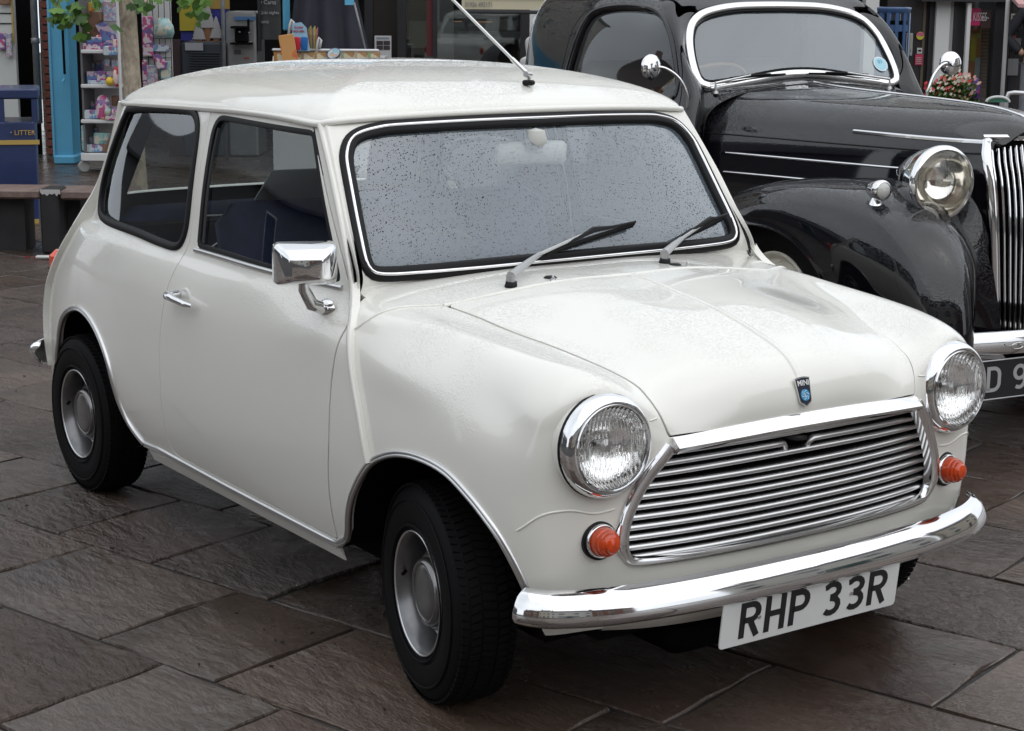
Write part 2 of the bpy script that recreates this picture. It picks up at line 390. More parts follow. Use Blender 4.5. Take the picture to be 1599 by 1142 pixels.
class Surf:
    def __init__(s, V, N, F): s.V, s.N, s.F = V, N, F    # F: list of index tuples (or array)
    def clip(s, phi):
        """keep phi < 0"""
        V, N, F = s.V, s.N, s.F
        ins = phi < 0; out = []; extra = {}; EV, EN = [], []; base = len(V); keep = []
        def cutpt(a, b):
            k = (a, b) if a < b else (b, a)
            if k not in extra:
                t = phi[k[0]] / (phi[k[0]] - phi[k[1]]); extra[k] = base + len(EV)
                EV.append(V[k[0]] * (1 - t) + V[k[1]] * t); n = N[k[0]] * (1 - t) + N[k[1]] * t; EN.append(n / (np.linalg.norm(n) + 1e-9))
            return extra[k]
        if isinstance(F, np.ndarray):
            cnt = ins[F].sum(1); out = [tuple(f) for f in F[cnt == F.shape[1]]]; mixed = [tuple(f) for f in F[(cnt > 0) & (cnt < F.shape[1])]]
        else:
            mixed = []
            for f in F:
                c = sum(ins[i] for i in f)
                if c == len(f): out.append(f)
                elif c: mixed.append(f)
        for f in mixed:
            g = []
            for i in range(len(f)):
                a, b = f[i], f[(i + 1) % len(f)]
                if ins[a]: g.append(a)
                if ins[a] != ins[b]: g.append(cutpt(a, b))
            if len(g) >= 3: out.append(tuple(g))
        V2 = np.vstack([V, np.array(EV).reshape(-1, 3)]); N2 = np.vstack([N, np.array(EN).reshape(-1, 3)])
        used = np.zeros(len(V2), bool)
        for f in out: used[list(f)] = True
        mp = np.cumsum(used) - 1
        return Surf(V2[used], N2[used], [tuple(mp[i] for i in f) for f in out])
    def edges(s):
        ed = {}
        for f in s.F:
            for i in range(len(f)):
                a, b = f[i], f[(i + 1) % len(f)]
                if (b, a) in ed: del ed[(b, a)]
                else: ed[(a, b)] = 1
        return list(ed)
    def build(s, name, m, parent, depth=0.006, lift=0.0, inner=None, rnd=0.0015):
        """sheet with returned edges and, if asked, an inner skin"""
        V, N = s.V + s.N * lift, s.N; n = len(V); F = [tuple(f) for f in s.F]; VV, NN = [V], [N]; fm = [0] * len(F); k = n
        be = s.edges(); bi = sorted({i for e in be for i in e}); ix = {v: j for j, v in enumerate(bi)}
        if depth > 0 and bi:
            # outward direction in the sheet at each rim point -> the edge rolls over, then drops
            od = np.zeros((len(bi), 3))
            for a, b in be:
                e = V[b] - V[a]; o_ = np.cross(e, N[a]); od[ix[a]] += o_; od[ix[b]] += o_
            od /= (np.linalg.norm(od, axis=1)[:, None] + 1e-12)
            B, BN = V[bi], N[bi]
            ring1 = B - BN * rnd * .3 + od * rnd * .7; ring2 = B - BN * rnd + od * rnd; ring3 = B - BN * depth + od * rnd
            n1 = BN + od; n1 /= np.linalg.norm(n1, axis=1)[:, None]
            VV += [ring1, ring2, ring3]; NN += [n1, od, od]; m_ = len(bi)
            for a, b in be:
                for (i0, i1, j0, j1) in ((a, b, k + ix[a], k + ix[b]), (k + ix[a], k + ix[b], k + m_ + ix[a], k + m_ + ix[b]), (k + m_ + ix[a], k + m_ + ix[b], k + 2 * m_ + ix[a], k + 2 * m_ + ix[b])):
                    F.append((i1, i0, j0, j1)); fm.append(0)
            k += 3 * m_
        ms = [m]
        if inner is not None:
            VV.append(V - N * max(depth, .004)); NN.append(-N)
            for f in s.F: F.append(tuple(i + k for i in reversed(f))); fm.append(1)
            ms.append(inner)
        return obj(name, np.vstack(VV), F, ms, parent, N=np.vstack(NN), fm=fm)
    def offset(s, d): return Surf(s.V + s.N * d, s.N, s.F)
def rounded(poly, r, n=6):
    """round the corners of a 2D polygon; r may be a list"""
    P = [np.array(p, float) for p in poly]; out = []; L = len(P)
    for i in range(L):
        a, b, c = P[i - 1], P[i], P[(i + 1) % L]; rr = r[i] if isinstance(r, (list, tuple)) else r
        u, w = a - b, c - b; lu, lw = np.linalg.norm(u), np.linalg.norm(w); u, w = u / lu, w / lw
        if rr <= 0: out.append(b); continue
        h = math.acos(np.clip(u @ w, -1, 1)) / 2; t = min(rr / math.tan(h), lu * .5, lw * .5)
        p, q = b + u * t, b + w * t
        for k in range(n + 1):
            s_ = k / n; out.append((1 - s_) ** 2 * p + 2 * s_ * (1 - s_) * b + s_ * s_ * q)
    return [tuple(o) for o in out]
# ------------------------------------------------------------------ materials shared by the vehicles
PAINT = mat('white_car_paint', (0.76, 0.75, 0.695), 0.32, coat=1.0)
droplets(PAINT, 215, 0.6, 0.0014, dens=0.48)
PAINT_IN = mat('dark_cabin_trim', (0.012, 0.012, 0.014), 0.85)
CHROME = mat('chrome', (0.78, 0.78, 0.79), 0.07, metal=1.0)
ALLOY = mat('bright_aluminium', (0.62, 0.62, 0.62), 0.28, metal=1.0)
STEEL = mat('silver_wheel_paint', (0.17, 0.17, 0.175), 0.28, metal=0.85, noise=(30, .15))
RUBBER = mat('black_rubber', (0.006, 0.006, 0.007), 0.5, spec=0.22)
TYRE = mat('tyre_rubber', (0.0045, 0.0045, 0.005), 0.7, spec=0.14, bump=(60, .2, .001))
BLACK = mat('matt_black', (0.004, 0.004, 0.0045), 0.8, spec=0.08)
DARKMETAL = mat('dark_metal', (0.03, 0.03, 0.032), 0.5, metal=0.3)
SCREEN = glass_mat('misted_windscreen', refl=1.35, mist=0.20, mistcol=(0.42, 0.51, 0.61), drops=(205, 0.42, .0, 0.0012))  # condensation film, its blue also standing in for reflected sky
SIDEGLASS = glass_mat('side_glass', tint=(0.8, 0.84, 0.83), refl=0.8)
WETGLASS = glass_mat('rain_beaded_glass', tint=(0.8, 0.84, 0.83), refl=0.8, mist=0.05, drops=(120, 0.45, -0.02, 0.0016))
LENS = mat('lamp_glass', (0.98, 0.98, 0.98), 0.0, trans=1.0, coat=1.0); LENS.node_tree.nodes['Principled BSDF'].inputs['IOR'].default_value = 1.25
REFLECTOR = mat('lamp_reflector', (0.90, 0.90, 0.89), 0.09, metal=1.0)
_N, _L = nt(REFLECTOR); _t = _N.new('ShaderNodeTexCoord'); _w = _N.new('ShaderNodeTexWave'); _w.bands_direction = 'Y'; _w.inputs['Scale'].default_value = 36; _w.inputs['Distortion'].default_value = .4
_b = _N.new('ShaderNodeBump'); _b.inputs['Strength'].default_value = .55; _b.inputs['Distance'].default_value = .0022
_L.new(_t.outputs['Object'], _w.inputs['Vector']); _L.new(_w.outputs['Fac'], _b.inputs['Height']); _L.new(_b.outputs['Normal'], _N['Principled BSDF'].inputs['Normal'])
AMBER = mat('amber_lens', (0.52, 0.050, 0.006), 0.14, coat=0.35, noise=(60, .3))
NAVY = mat('navy_cloth', (0.012, 0.016, 0.06), 0.85, noise=(20, .3))
CREAMPL = mat('pale_plastic', (0.6, 0.6, 0.57), 0.5)
PLATEW = mat('plate_white', (0.70, 0.71, 0.70), 0.35, noise=(14, .05))
PLATEK = mat('plate_black', (0.012, 0.012, 0.014), 0.4)

# ------------------------------------------------------------------ the white saloon car (own axes = world: x forward, y to its left)
car = empty('saloon_car', (0, 0, 0), 0, 'small white two-door saloon car with a chrome grille on the wet flagstones', 'car')

top = [(.466,0,.695),(.462,.19,.693),(.440,.36,.69),(.428,.50,.757),(.385,.60,.735),(.30,.596,.769),(.18,.606,.782),(.04,.614,.791),
       (-.11,.624,.799),(-.25,.642,.808),(-.378,.632,.826),(-.70,.664,.815),(-1.0,.664,.815),(-1.25,.663,.815),(-1.5,.66,.815),(-1.8,.652,.815),
       (-2.085,.605,.83),(-2.19,.49,.83),(-2.24,.34,.83),(-2.26,.17,.83),(-2.26,0,.83)]
plan = [(.452,0),(.450,.2),(.440,.38),(.422,.51),(.385,.622),(.285,.675),(.16,.694),(.02,.702),(-.13,.703),(-.26,.703),(-.39,.703),(-.70,.704),
        (-1.0,.704),(-1.25,.702),(-1.5,.698),(-1.8,.685),(-2.345,.628),(-2.415,.50),(-2.43,.34),(-2.437,.17),(-2.44,0)]
fr = [0, .17, .38, .59, .76, .89, 1]
d_side = [-.05, -.020, -.002, 0, -.005, -.018]
d_front = [-.03, -.012, 0, .004, .011, .015]
d_lamp = [-.04, -.016, 0, .003, .004, -.002]
d_rear = [-.03, -.008, 0, -.012, -.035, -.075]
def outward(i):
    a = np.array(plan[max(i - 1, 0)]); b = np.array(plan[min(i + 1, len(plan) - 1)]); t = b - a; n = np.array([-t[1], t[0]]) ; n = n / np.linalg.norm(n)
    if i == 0: n = np.array([1., 0])
    if i == len(plan) - 1: n = np.array([-1., 0])
    return n if n @ (np.array(plan[i]) - np.array([-.9, 0])) > 0 else -n
HV = []; hid = {}
def add(p):
    HV.append(tuple(float(x) for x in p)); return len(HV) - 1
NCB = len(plan); belt = [[0] * NCB for _ in range(7)]
for i in range(NCB):
    zt = top[i][2]; n = outward(i)
    d = d_front if i < 3 else d_lamp if i < 5 else d_rear if i > 16 else d_side
    if 5 <= i <= 9: d = [-.05, -.020, -.002, 0, -.012 + .003 * (i == 9), -.040 + .004 * (i - 5) * (i > 6)]
    if i == 16: d = [.5 * (a + b) for a, b in zip(d_side, d_rear)]
    for r in range(6):
        if i == 16:
            belt[r][i] = add([(-2.34, .612, .245), (-2.355, .624, .345), (-2.345, .630, .47), (-2.300, .633, .59), (-2.225, .632, .69), (-2.145, .622, .77)][r]); continue
        z = .245 + (zt - .245) * fr[r]
        belt[r][i] = add((plan[i][0] + n[0] * d[r], plan[i][1] + n[1] * d[r] if plan[i][1] > 0 else 0, z))
    belt[6][i] = add(top[i])
T = {0: [belt[6][j] for j in range(5)]}
trow = {1: [(.423,0,.762),(.418,.19,.757),(.385,.379,.741),(.375,.50,.787)], 2: [(.325,0,.803),(.318,.20,.797),(.283,.397,.769),(.27,.53,.800)],
        3: [(.185,0,.838),(.178,.21,.831),(.150,.425,.793),(.13,.55,.812)], 4: [(.03,0,.860),(.02,.22,.852),(0,.453,.813),(-.02,.565,.822)],
        5: [(-.125,0,.878),(-.135,.235,.871),(-.165,.488,.838),(-.17,.58,.832)], 6: [(-.325,0,.882),(-.33,.22,.880),(-.350,.46,.864),(-.362,.585,.848)]}
for k in range(1, 7): T[k] = [add(p) for p in trow[k]] + [belt[6][4 + k]]
s7 = [(-.345,0,.902),(-.35,.22,.901),(-.370,.45,.890),(-.386,.590,.887),(-.392,.609,.885)]
s10 = [(-.55,0,1.245),(-.56,.21,1.243),(-.584,.40,1.237),(-.610,.53,1.229),(-.636,.556,1.222)]
T[7] = [add(p) for p in s7]
for k, t in ((8, .34), (9, .68)):
    T[k] = [add(np.array(a) * (1 - t) + np.array(b) * t + (np.array([.006, 0, 0]) if j < 4 else np.array([0, .004, 0]))) for j, (a, b) in enumerate(zip(s7, s10))]
T[10] = [add(p) for p in s10]
# cabin side
g4 = [None, (-.83,.562,1.229),(-1.05,.560,1.230),(-1.24,.557,1.226),(-1.47,.55,1.22),(-1.69,.548,1.214),(-1.898,.528,1.207)]
g1 = [None, (-.70,.643,.867),(-1.0,.643,.867),(-1.25,.642,.867),(-1.5,.639,.867),(-1.8,.629,.867),(-2.03,.585,.867)]
Cc = [[belt[6][10 + i] for i in range(7)], [], [], [], []]
for i in range(7):
    if i == 0: v = [T[7][4], T[8][4], T[9][4], T[10][4]]
    else:
        a, b = np.array(g1[i]), np.array(g4[i]); v = [add(a)] + [add(a * (1 - t) + b * t + np.array([0, .005, 0])) for t in (.34, .68)] + [add(b)]
    for r in range(4): Cc[r + 1].append(v[r])
rb = [(-2.22,0,.88),(-2.215,.16,.88),(-2.20,.32,.88),(-2.15,.46,.875)]; rg = [(-1.985,0,1.219),(-1.98,.13,1.218),(-1.97,.27,1.215),(-1.95,.42,1.21)]
RR = {1: [], 2: [], 3: [], 4: []}
for j in range(4):
    a, b = np.array(rb[j]), np.array(rg[j])
    for k, t in ((1, 0), (2, .34), (3, .68), (4, 1)): RR[k].append(add(a * (1 - t) + b * t + (np.array([-.006, 0, 0]) if 0 < t < 1 else 0)))
for k in range(1, 5): RR[k].append(Cc[k][6])
RR[0] = [belt[6][20 - j] for j in range(5)]
HF = []
for r in range(6):
    for i in range(NCB - 1): HF.append((belt[r][i], belt[r][i + 1], belt[r + 1][i + 1], belt[r + 1][i]))
for k in range(10):
    for j in range(4): HF.append((T[k][j], T[k][j + 1], T[k + 1][j + 1], T[k + 1][j]))
for r in range(4):
    for i in range(6): HF.append((Cc[r][i], Cc[r][i + 1], Cc[r + 1][i + 1], Cc[r + 1][i]))
for k in range(4):
    for j in range(4): HF.append((RR[k][j + 1], RR[k][j], RR[k + 1][j], RR[k + 1][j + 1]))
def mirror_cage(V, F):
    n = len(V); mp = {}; W = list(V)
    for i, v in enumerate(V):
        if abs(v[1]) < 1e-6: mp[i] = i
        else: mp[i] = len(W); W.append((v[0], -v[1], v[2]))
    # the half given is y > 0
    return W, list(F) + [tuple(mp[i] for i in reversed(f)) for f in F]
CV, CF = mirror_cage(HV, HF)
P_, N_, Q_ = subdiv(CV, CF, 4)
if N_[np.argmax(P_[:, 1])][1] < 0: N_ = -N_; Q_ = Q_[:, ::-1]
body0 = Surf(P_, N_, Q_)
BV = BVHTree.FromPolygons([tuple(p) for p in P_], [tuple(q) for q in Q_])
def on_side(x, z, s=-1):
    h = BV.ray_cast(Vector((x, 2 * s, z)), Vector((0, -s, 0)))
    return (h[0], h[1] if h[1].y * s > 0 else -h[1]) if h[0] is not None else (Vector((x, .69 * s, z)), Vector((0, s, 0)))
def on_front(y, z):
    h = BV.ray_cast(Vector((3, y, z)), Vector((-1, 0, 0)))
    return (h[0], h[1] if h[1].x > 0 else -h[1]) if h[0] is not None else (Vector((.45, y, z)), Vector((1, 0, 0)))
def on_top(x, y):
    h = BV.ray_cast(Vector((x, y, 3)), Vector((0, 0, -1)))
    return (h[0], h[1] if h[1].z > 0 else -h[1])

# --- outlines measured on the car, (x, z) on the sides, (y, z) at the front
qwin = [tuple(p) for p in spline([(-1.792,1.195),(-1.568,1.208),(-1.379,1.212),(-1.315,1.197),(-1.282,1.156),(-1.262,1.070),(-1.246,.955),(-1.249,.891),(-1.282,.856),(-1.392,.853),(-1.580,.861),(-1.815,.867),(-1.898,.889),(-1.916,.953),(-1.890,1.041),(-1.853,1.126),(-1.828,1.172)], 6, True)]
dwin = rounded([(-1.205,1.214),(-.654,1.205),(-.428,.869),(-.753,.862),(-1.166,.866)], [.06, .035, .012, .0, .03], 8)
door = rounded([(-1.232,1.30),(-1.226,1.15),(-1.212,.88),(-1.262,.76),(-1.292,.60),(-1.297,.49),(-1.314,.38),(-1.325,.276),(-.385,.268),(-.362,.42),(-.345,.52),(-.338,.66),(-.320,.795),(-.356,.842),(-.408,.880),(-.668,1.222),(-.70,1.30)],
               [0, .3, .14, .15, .1, .1, .05, .05, .012, .05, .2, .2, .05, .05, .05, .02, 0], 6)
farch = [(-.388,.10),(-.388,.243),(-.318,.295),(-.275,.371),(-.232,.432),(-.161,.504),(-.091,.541),(-.013,.562),(.072,.567),(.150,.556),(.222,.522),(.272,.486),(.306,.452),(.332,.41),(.350,.36),(.358,.30),(.36,.10)]
rarch = [(-2.26,.10),(-2.245,.36),(-2.19,.446),(-2.146,.510),(-2.078,.556),(-1.980,.586),(-1.909,.589),(-1.830,.571),(-1.755,.531),(-1.700,.477),(-1.675,.414),(-1.655,.345),(-1.617,.285),(-1.54,.245),(-1.5,.10)]
fa = [tuple(p) for p in spline(farch[1:-1], 5)]; ra = [tuple(p) for p in spline(rarch[1:-1], 5)]
farch_p = [farch[0]] + fa + [farch[-1]]; rarch_p = [rarch[0]] + ra + [rarch[-1]]
wscr_h = [(0,1.2195),(.20,1.2185),(.38,1.2135),(.436,1.208),(.483,1.197),(.511,1.180),(.529,1.155),(.537,1.135),(.544,1.097),(.555,1.027),(.564,.965),(.568,.930),(.566,.908),(.553,.893),(.52,.888),(.45,.888),(.22,.892),(0,.893)]
wscr = [tuple(p) for p in spline([(-y, z) for y, z in wscr_h[::-1]][:-1] + wscr_h[:-1], 4, True)]
bon_x = [-.30, -.181, -.069, .058, .172, .283, .34, .385, .41, .429, .445, .458, .50]
bon_y = [.51, .490, .465, .445, .421, .397, .388, .380, .379, .374, .366, .357, .35]
gril_h = [(0,.638),(.20,.634),(.34,.622),(.375,.612),(.405,.575),(.433,.529),(.452,.480),(.455,.438),(.440,.408),(.405,.390),(.20,.381),(0,.379)]
gril = [tuple(p) for p in spline(gril_h[:-1] + [(-y, z) for y, z in gril_h[::-1]][:-1], 4, True)]

# --- signed fields for the panel cuts
def fields(S):
    V = S.V; ay = np.abs(V[:, 1]); side = ay > .42
    big = np.full(len(V), 9.)
    f = {}
    d = pdist(V[:, [0, 2]], door); thr = np.interp(V[:, 2], [.80, .832, .885, 1.222], [.40, .602, .5985, .545]) - ay
    f['door'] = np.where(side & (V[:, 0] > -1.5) & (V[:, 0] < -.1), np.maximum(d, thr) - .0014 * np.clip((V[:, 0] + .75) * 4, 0, 1) * (V[:, 2] < .85), 9.)
    d = pdist(V[:, [0, 2]], dwin); f['dwin'] = np.where(side, np.maximum(d, thr + .004), 9.)
    d = pdist(V[:, [0, 2]], qwin); f['qwin'] = np.where(side, d, 9.)
    d = pdist(V[:, [0, 2]], farch_p); f['farch'] = np.where(ay > .40, d, 9.)
    d = pdist(V[:, [0, 2]], rarch_p); f['rarch'] = np.where(ay > .40, d, 9.)
    d = pdist(V[:, [1, 2]], wscr); f['wscr'] = np.where((V[:, 0] > -1.0) & (V[:, 2] > .86), d, 9.)
    d = pdist(V[:, [1, 2]], gril); f['gril'] = np.where((V[:, 0] > .3) & (V[:, 2] < .70), d, 9.)
    rl = np.hypot(ay - .503, V[:, 2] - .6485) - .080; f['lamp'] = np.where(V[:, 0] > .2, rl, 9.)
    d = pdist(V[:, [1, 2]], [(-.44, .91), (.44, .91), (.39, 1.17), (-.39, 1.17)]); f['back'] = np.where(V[:, 0] < -1.85, d, 9.)
    xr = -.125 - .056 * (ay / .49) ** 2
    f['bon'] = np.where((V[:, 0] > -.5) & (V[:, 2] > .55), np.maximum(np.maximum(ay - np.interp(V[:, 0], bon_x, bon_y), xr - V[:, 0]), .652 - V[:, 2]), 9.)
    return f
def cutout(S, key, gap):         # remove the region of a field
    return S.clip(-(fields(S)[key]) + gap)
def region(S, key, gap):
    return S.clip(fields(S)[key] + gap)

shell = body0
for k, g in (('door', .0040), ('qwin', 0), ('farch', 0), ('rarch', 0), ('wscr', 0), ('gril', 0), ('back', 0), ('lamp', 0), ('bon', .0030)):
    shell = cutout(shell, k, g)
body = shell.build('body', PAINT, car, depth=.012, inner=PAINT_IN)
bonnet = region(body0, 'bon', .0028).build('bonnet', PAINT, car, depth=.010, lift=.002, inner=PAINT_IN)
doors = {}
for s in (-1, 1):
    d = body0.clip(body0.V[:, 1] * -s + .3)           # that side only
    d = region(d, 'door', .0030); pane = region(d, 'dwin', 0); d = cutout(d, 'dwin', 0)
    do = d.build('door', PAINT, car, depth=.012, lift=.0008, inner=PAINT_IN); doors[s] = do
    pane.offset(-.012).build('window_pane', SIDEGLASS if s < 0 else WETGLASS, do, depth=0)
    q = body0.clip(body0.V[:, 1] * -s + .3); q = region(q, 'qwin', 0)
    qo = q.offset(-.008).build('quarter_window', SIDEGLASS if s < 0 else WETGLASS, car, depth=0)
    doors[(s, 'q')] = qo
screen = region(body0, 'wscr', 0).offset(-.006).build('windscreen', SCREEN, car, depth=0)
back = region(body0, 'back', 0).offset(-.006).build('rear_window', WETGLASS, car, depth=0)

# --- seals and bright trims that follow the outlines
def path_on(poly, fn, step=.012, closed=True):
    pts = resample(poly, step, closed); P, N = [], []
    for a in pts:
        p, n = fn(a[0], a[1]); P.append(p); N.append(n)
    return P, smooth_n(N, closed)
def smooth_n(N, closed):
    L = len(N); out = []
    for i in range(L):
        v = Vector((0, 0, 0))
        for k in range(-3, 4):
            j = (i + k) % L if closed else min(max(i + k, 0), L - 1); v += N[j]
        out.append(v.normalized())
    return out
def trim(name, poly, fn, prof, m, parent, closed=True, step=.012, lift=0.0):
    P, N = path_on(poly, fn, step, closed); P = [p + n * lift for p, n in zip(P, N)]
    V, F = sweep(P, N, prof, closed)
    return obj(name, V, F, m, parent, smooth=50)
def halfround(w, h, n=6, base=-.004): return [(-w / 2, base)] + [(-w / 2 * math.cos(math.pi * k / n), h * math.sin(math.pi * k / n)) for k in range(n + 1)] + [(w / 2, base)]
def inset(poly, d):
    P = [np.array(p) for p in poly]; L = len(P); out = []; area = sum(P[i][0] * P[(i + 1) % L][1] - P[(i + 1) % L][0] * P[i][1] for i in range(L))
    for i in range(L):
        t = P[(i + 1) % L] - P[i - 1]; t = t / (np.linalg.norm(t) + 1e-9); n = np.array([-t[1], t[0]]) * (1 if area > 0 else -1); out.append(tuple(P[i] + n * d))
    return out
wseal = trim('windscreen_seal', wscr, on_front, [(-.018, -.006), (-.018, .004), (-.014, .008), (.013, .008), (.018, .003), (.018, -.008)], RUBBER, screen)
trim('chrome_strip', inset(wscr, -.001), on_front, halfround(.0085, .0045, base=0), CHROME, screen, lift=.0075)
for s in (-1, 1):
    f = lambda x, z, s=s: on_side(x, z, s)
    trim('window_seal', qwin, f, [(-.011, -.008), (-.011, .003), (-.007, .006), (.007, .006), (.011, .003), (.011, -.008)], RUBBER, doors[(s, 'q')], lift=.001)
    trim('bright_edge', inset(qwin, .006), f, halfround(.004, .003, base=-.002), ALLOY, doors[(s, 'q')], lift=.003)
    trim('window_channel', inset(dwin, .004), f, [(-.009, -.014), (-.009, -.001), (.004, .001), (.009, -.002), (.009, -.014)], RUBBER, doors[s])
    trim('waist_strip', [(-1.168, .860), (-.420, .858)], f, halfround(.014, .007), ALLOY, doors[s], closed=False, lift=.001)
    # sliding-frame bar near the rear of the opening
    trim('glass_runner', [(-1.150, .875), (-1.168, 1.0), (-1.178, 1.10), (-1.178, 1.18)], f, halfround(.007, .003), DARKMETAL, doors[s], closed=False, lift=-.008)
    # body seam flange: gutter corner, screen pillar, wing seam, down to the arch
    sp = spline([(-.628, .553, 1.222), (-.563, .566, 1.14), (-.502, .580, 1.058), (-.446, .592, .974), (-.406, .601, .915), (-.380, .609, .877), (-.362, .618, .850), (-.338, .632, .825), (-.302, .656, .796), (-.277, .680, .762), (-.232, .695, .677), (-.190, .702, .603), (-.150, .703, .512)], 6)
    P = []
    for x, y, z in sp:
        h, n = on_side(x, z, s); P.append(Vector((x, s * y if z > .79 or abs(abs(h.y) - y) > .03 else h.y, z)))
    V, F = sweep(P, [Vector((.12, s, .05)).normalized()] * len(P), [(-.007, -.008), (-.007, .012), (-.004, .0145), (.004, .0145), (.007, .012), (.007, -.008)])
    obj('seam_flange', V, F, PAINT, body, smooth=50)
    # arch and sill finisher in one run
    run = [(.358, .30)] + fa[::-1][3:-4] + [(-.372, .263), (-.386, .2565), (-.404, .2535), (-.44, .2525), (-.55, .253), (-1.0, .2555), (-1.42, .260)] + ra[::-1][1:]
    trim('arch_trim', run, f, [(-.0085, -.004), (-.0085, .004), (-.006, .0062), (-.002, .0066), (-.0006, .0045), (.0012, .0066), (.0055, .007), (.0085, .003), (.0085, -.004)], ALLOY, car, closed=False, step=.015, lift=.001)
# sill flange under the door
for s in (-1, 1):
    mb = MB(); mb.prism([(-.655 * s, .244), (-.640 * s, .212), (-.636 * s, .212), (-.648 * s, .246)][::s], -1.50, -.385, 'x'); mb.build('sill', PAINT, body)
# wing to front-panel seam and scuttle seam: narrow raised welds
def bead(name, poly, fn, w=.004, h=.002, m=PAINT, parent=body): return trim(name, poly, fn, halfround(w, h, 4, -.002), m, parent, closed=False, step=.01)
for s in (-1, 1):
    bead('panel_seam', [(s * y, z) for y, z in [(.380, .690), (.400, .688)]], on_front)
    bead('panel_seam', [tuple(p) for p in spline([(s * .475, .512), (s * .52, .508), (s * .575, .520), (s * .625, .512), (s * .655, .475)], 5)], on_front, .005, .0025)
    bead('scuttle_seam', [tuple(p) for p in spline([(-.190, s * .500), (-.225, s * .57), (-.262, s * .64), (-.285, s * .662)], 5)], lambda a, b: on_top(a, b), .008, .004)
bead('bonnet_crease', [(.455, 0.0), (.44, 0), (.405, 0), (.30, 0), (.15, 0), (0, 0), (-.115, 0)], lambda a, b: on_top(a, b), .018, .0065, parent=bonnet)
bead('bonnet_edge_bead', [tuple(p) for p in spline([(-.183, -.492), (-.150, -.25), (-.128, 0), (-.150, .25), (-.183, .492)], 8)], lambda a, b: on_top(a, b), .012, .005)

# --- roof: a separate pressing above the gutter
gl_ = [np.array(p, float) for p in (s10 + [g4[i] for i in range(1, 7)] + rg[::-1])]     # front centre -> side -> rear centre
glm = gl_ + [p * np.array([1, -1, 1]) for p in gl_[-2:0:-1]]
loop = resample(spline(glm, 8, True), .022, True); nl = len(loop)
cxr = -1.22; rings = [1 - (i / 34.) ** 1.5 for i in range(34)]
V, F = [], []
for k, s_ in enumerate(rings):
    for p in loop:
        x, y = cxr + (p[0] - cxr) * s_, p[1] * s_
        zc = 1.350 - .020 * ((x + 1.15) / .7) ** 2 - .006 * (y / .5) ** 2
        V.append((x, y, p[2] + .004 + (zc - p[2] - .004) * (1 - s_ ** 2.9) ** .62))
for k in range(len(rings) - 1):
    for j in range(nl): F.append((k * nl + j, k * nl + (j + 1) % nl, (k + 1) * nl + (j + 1) % nl, (k + 1) * nl + j))
V.append((cxr, 0, 1.350)); F += [((len(rings) - 1) * nl + j, (len(rings) - 1) * nl + (j + 1) % nl, len(V) - 1) for j in range(nl)]
roof = obj('roof', V, [f[::-1] for f in F], PAINT, car, smooth=True)
F_up = bpy.data.meshes.get(roof.data.name)
gn = []
for i, p in enumerate(loop):
    t = loop[(i + 1) % nl] - loop[i - 1]; n = np.array([t[1], -t[0], 0]); n = n / np.linalg.norm(n)
    if n @ (np.array([p[0] - cxr, p[1], 0])) < 0: n = -n
    gn.append(Vector(n))
V, F = sweep([Vector(p) for p in loop], gn, [(-.007, -.012), (-.008, .010), (-.003, .013), (.003, .012), (.007, .007), (.008, -.012)], True)
obj('gutter', V, F, PAINT, roof, smooth=50)
hl = []
V = [tuple(np.array(p) - np.array([0, 0, .012])) for p in loop]
# headlining under the roof
mb = MB(); n_ = nl; VV = []
for s_ in (.985, .9, .7, .4, .1):
    for p in loop: VV.append((cxr + (p[0] - cxr) * s_, p[1] * s_, p[2] - .004 + .07 * (1 - s_ ** 3)))
mb.add(VV, [(k * n_ + j, k * n_ + (j + 1) % n_, (k + 1) * n_ + (j + 1) % n_, (k + 1) * n_ + j) for k in range(4) for j in range(n_)] + [tuple(4 * n_ + j for j in range(n_))])
mb.build('headlining', CREAMPL, car, True)

# --- aerial on the front of the roof
ae = MB(); bz = 1.305
aerial_foot = Vector((-.645, .062, 1.300))
ae.box(tuple(aerial_foot + Vector((0, 0, .006))), (.032, .020, .014), R(20), .004)
aer = ae.build('aerial_base', RUBBER, car)
mb = MB(); mb.tube([aerial_foot + Vector((0, 0, .012)), aerial_foot + Vector((0, -.002, .028))], .006); mb.tube([aerial_foot + Vector((-.004, .008, .026)), aerial_foot + Vector((.004, -.012, .028))], .008)
tipd = (Vector((-.30, -.26, .37))).normalized()
mb.tube([aerial_foot + Vector((0, -.002, .026)), aerial_foot + Vector((0, -.002, .026)) + tipd * .06], [.008, .006])
mb.tube([aerial_foot + Vector((0, -.002, .026)) + tipd * .05, aerial_foot + Vector((0, -.002, .026)) + tipd * .75], [.0042, .0030])
mb.build('aerial_mast', ALLOY, aer, 40)

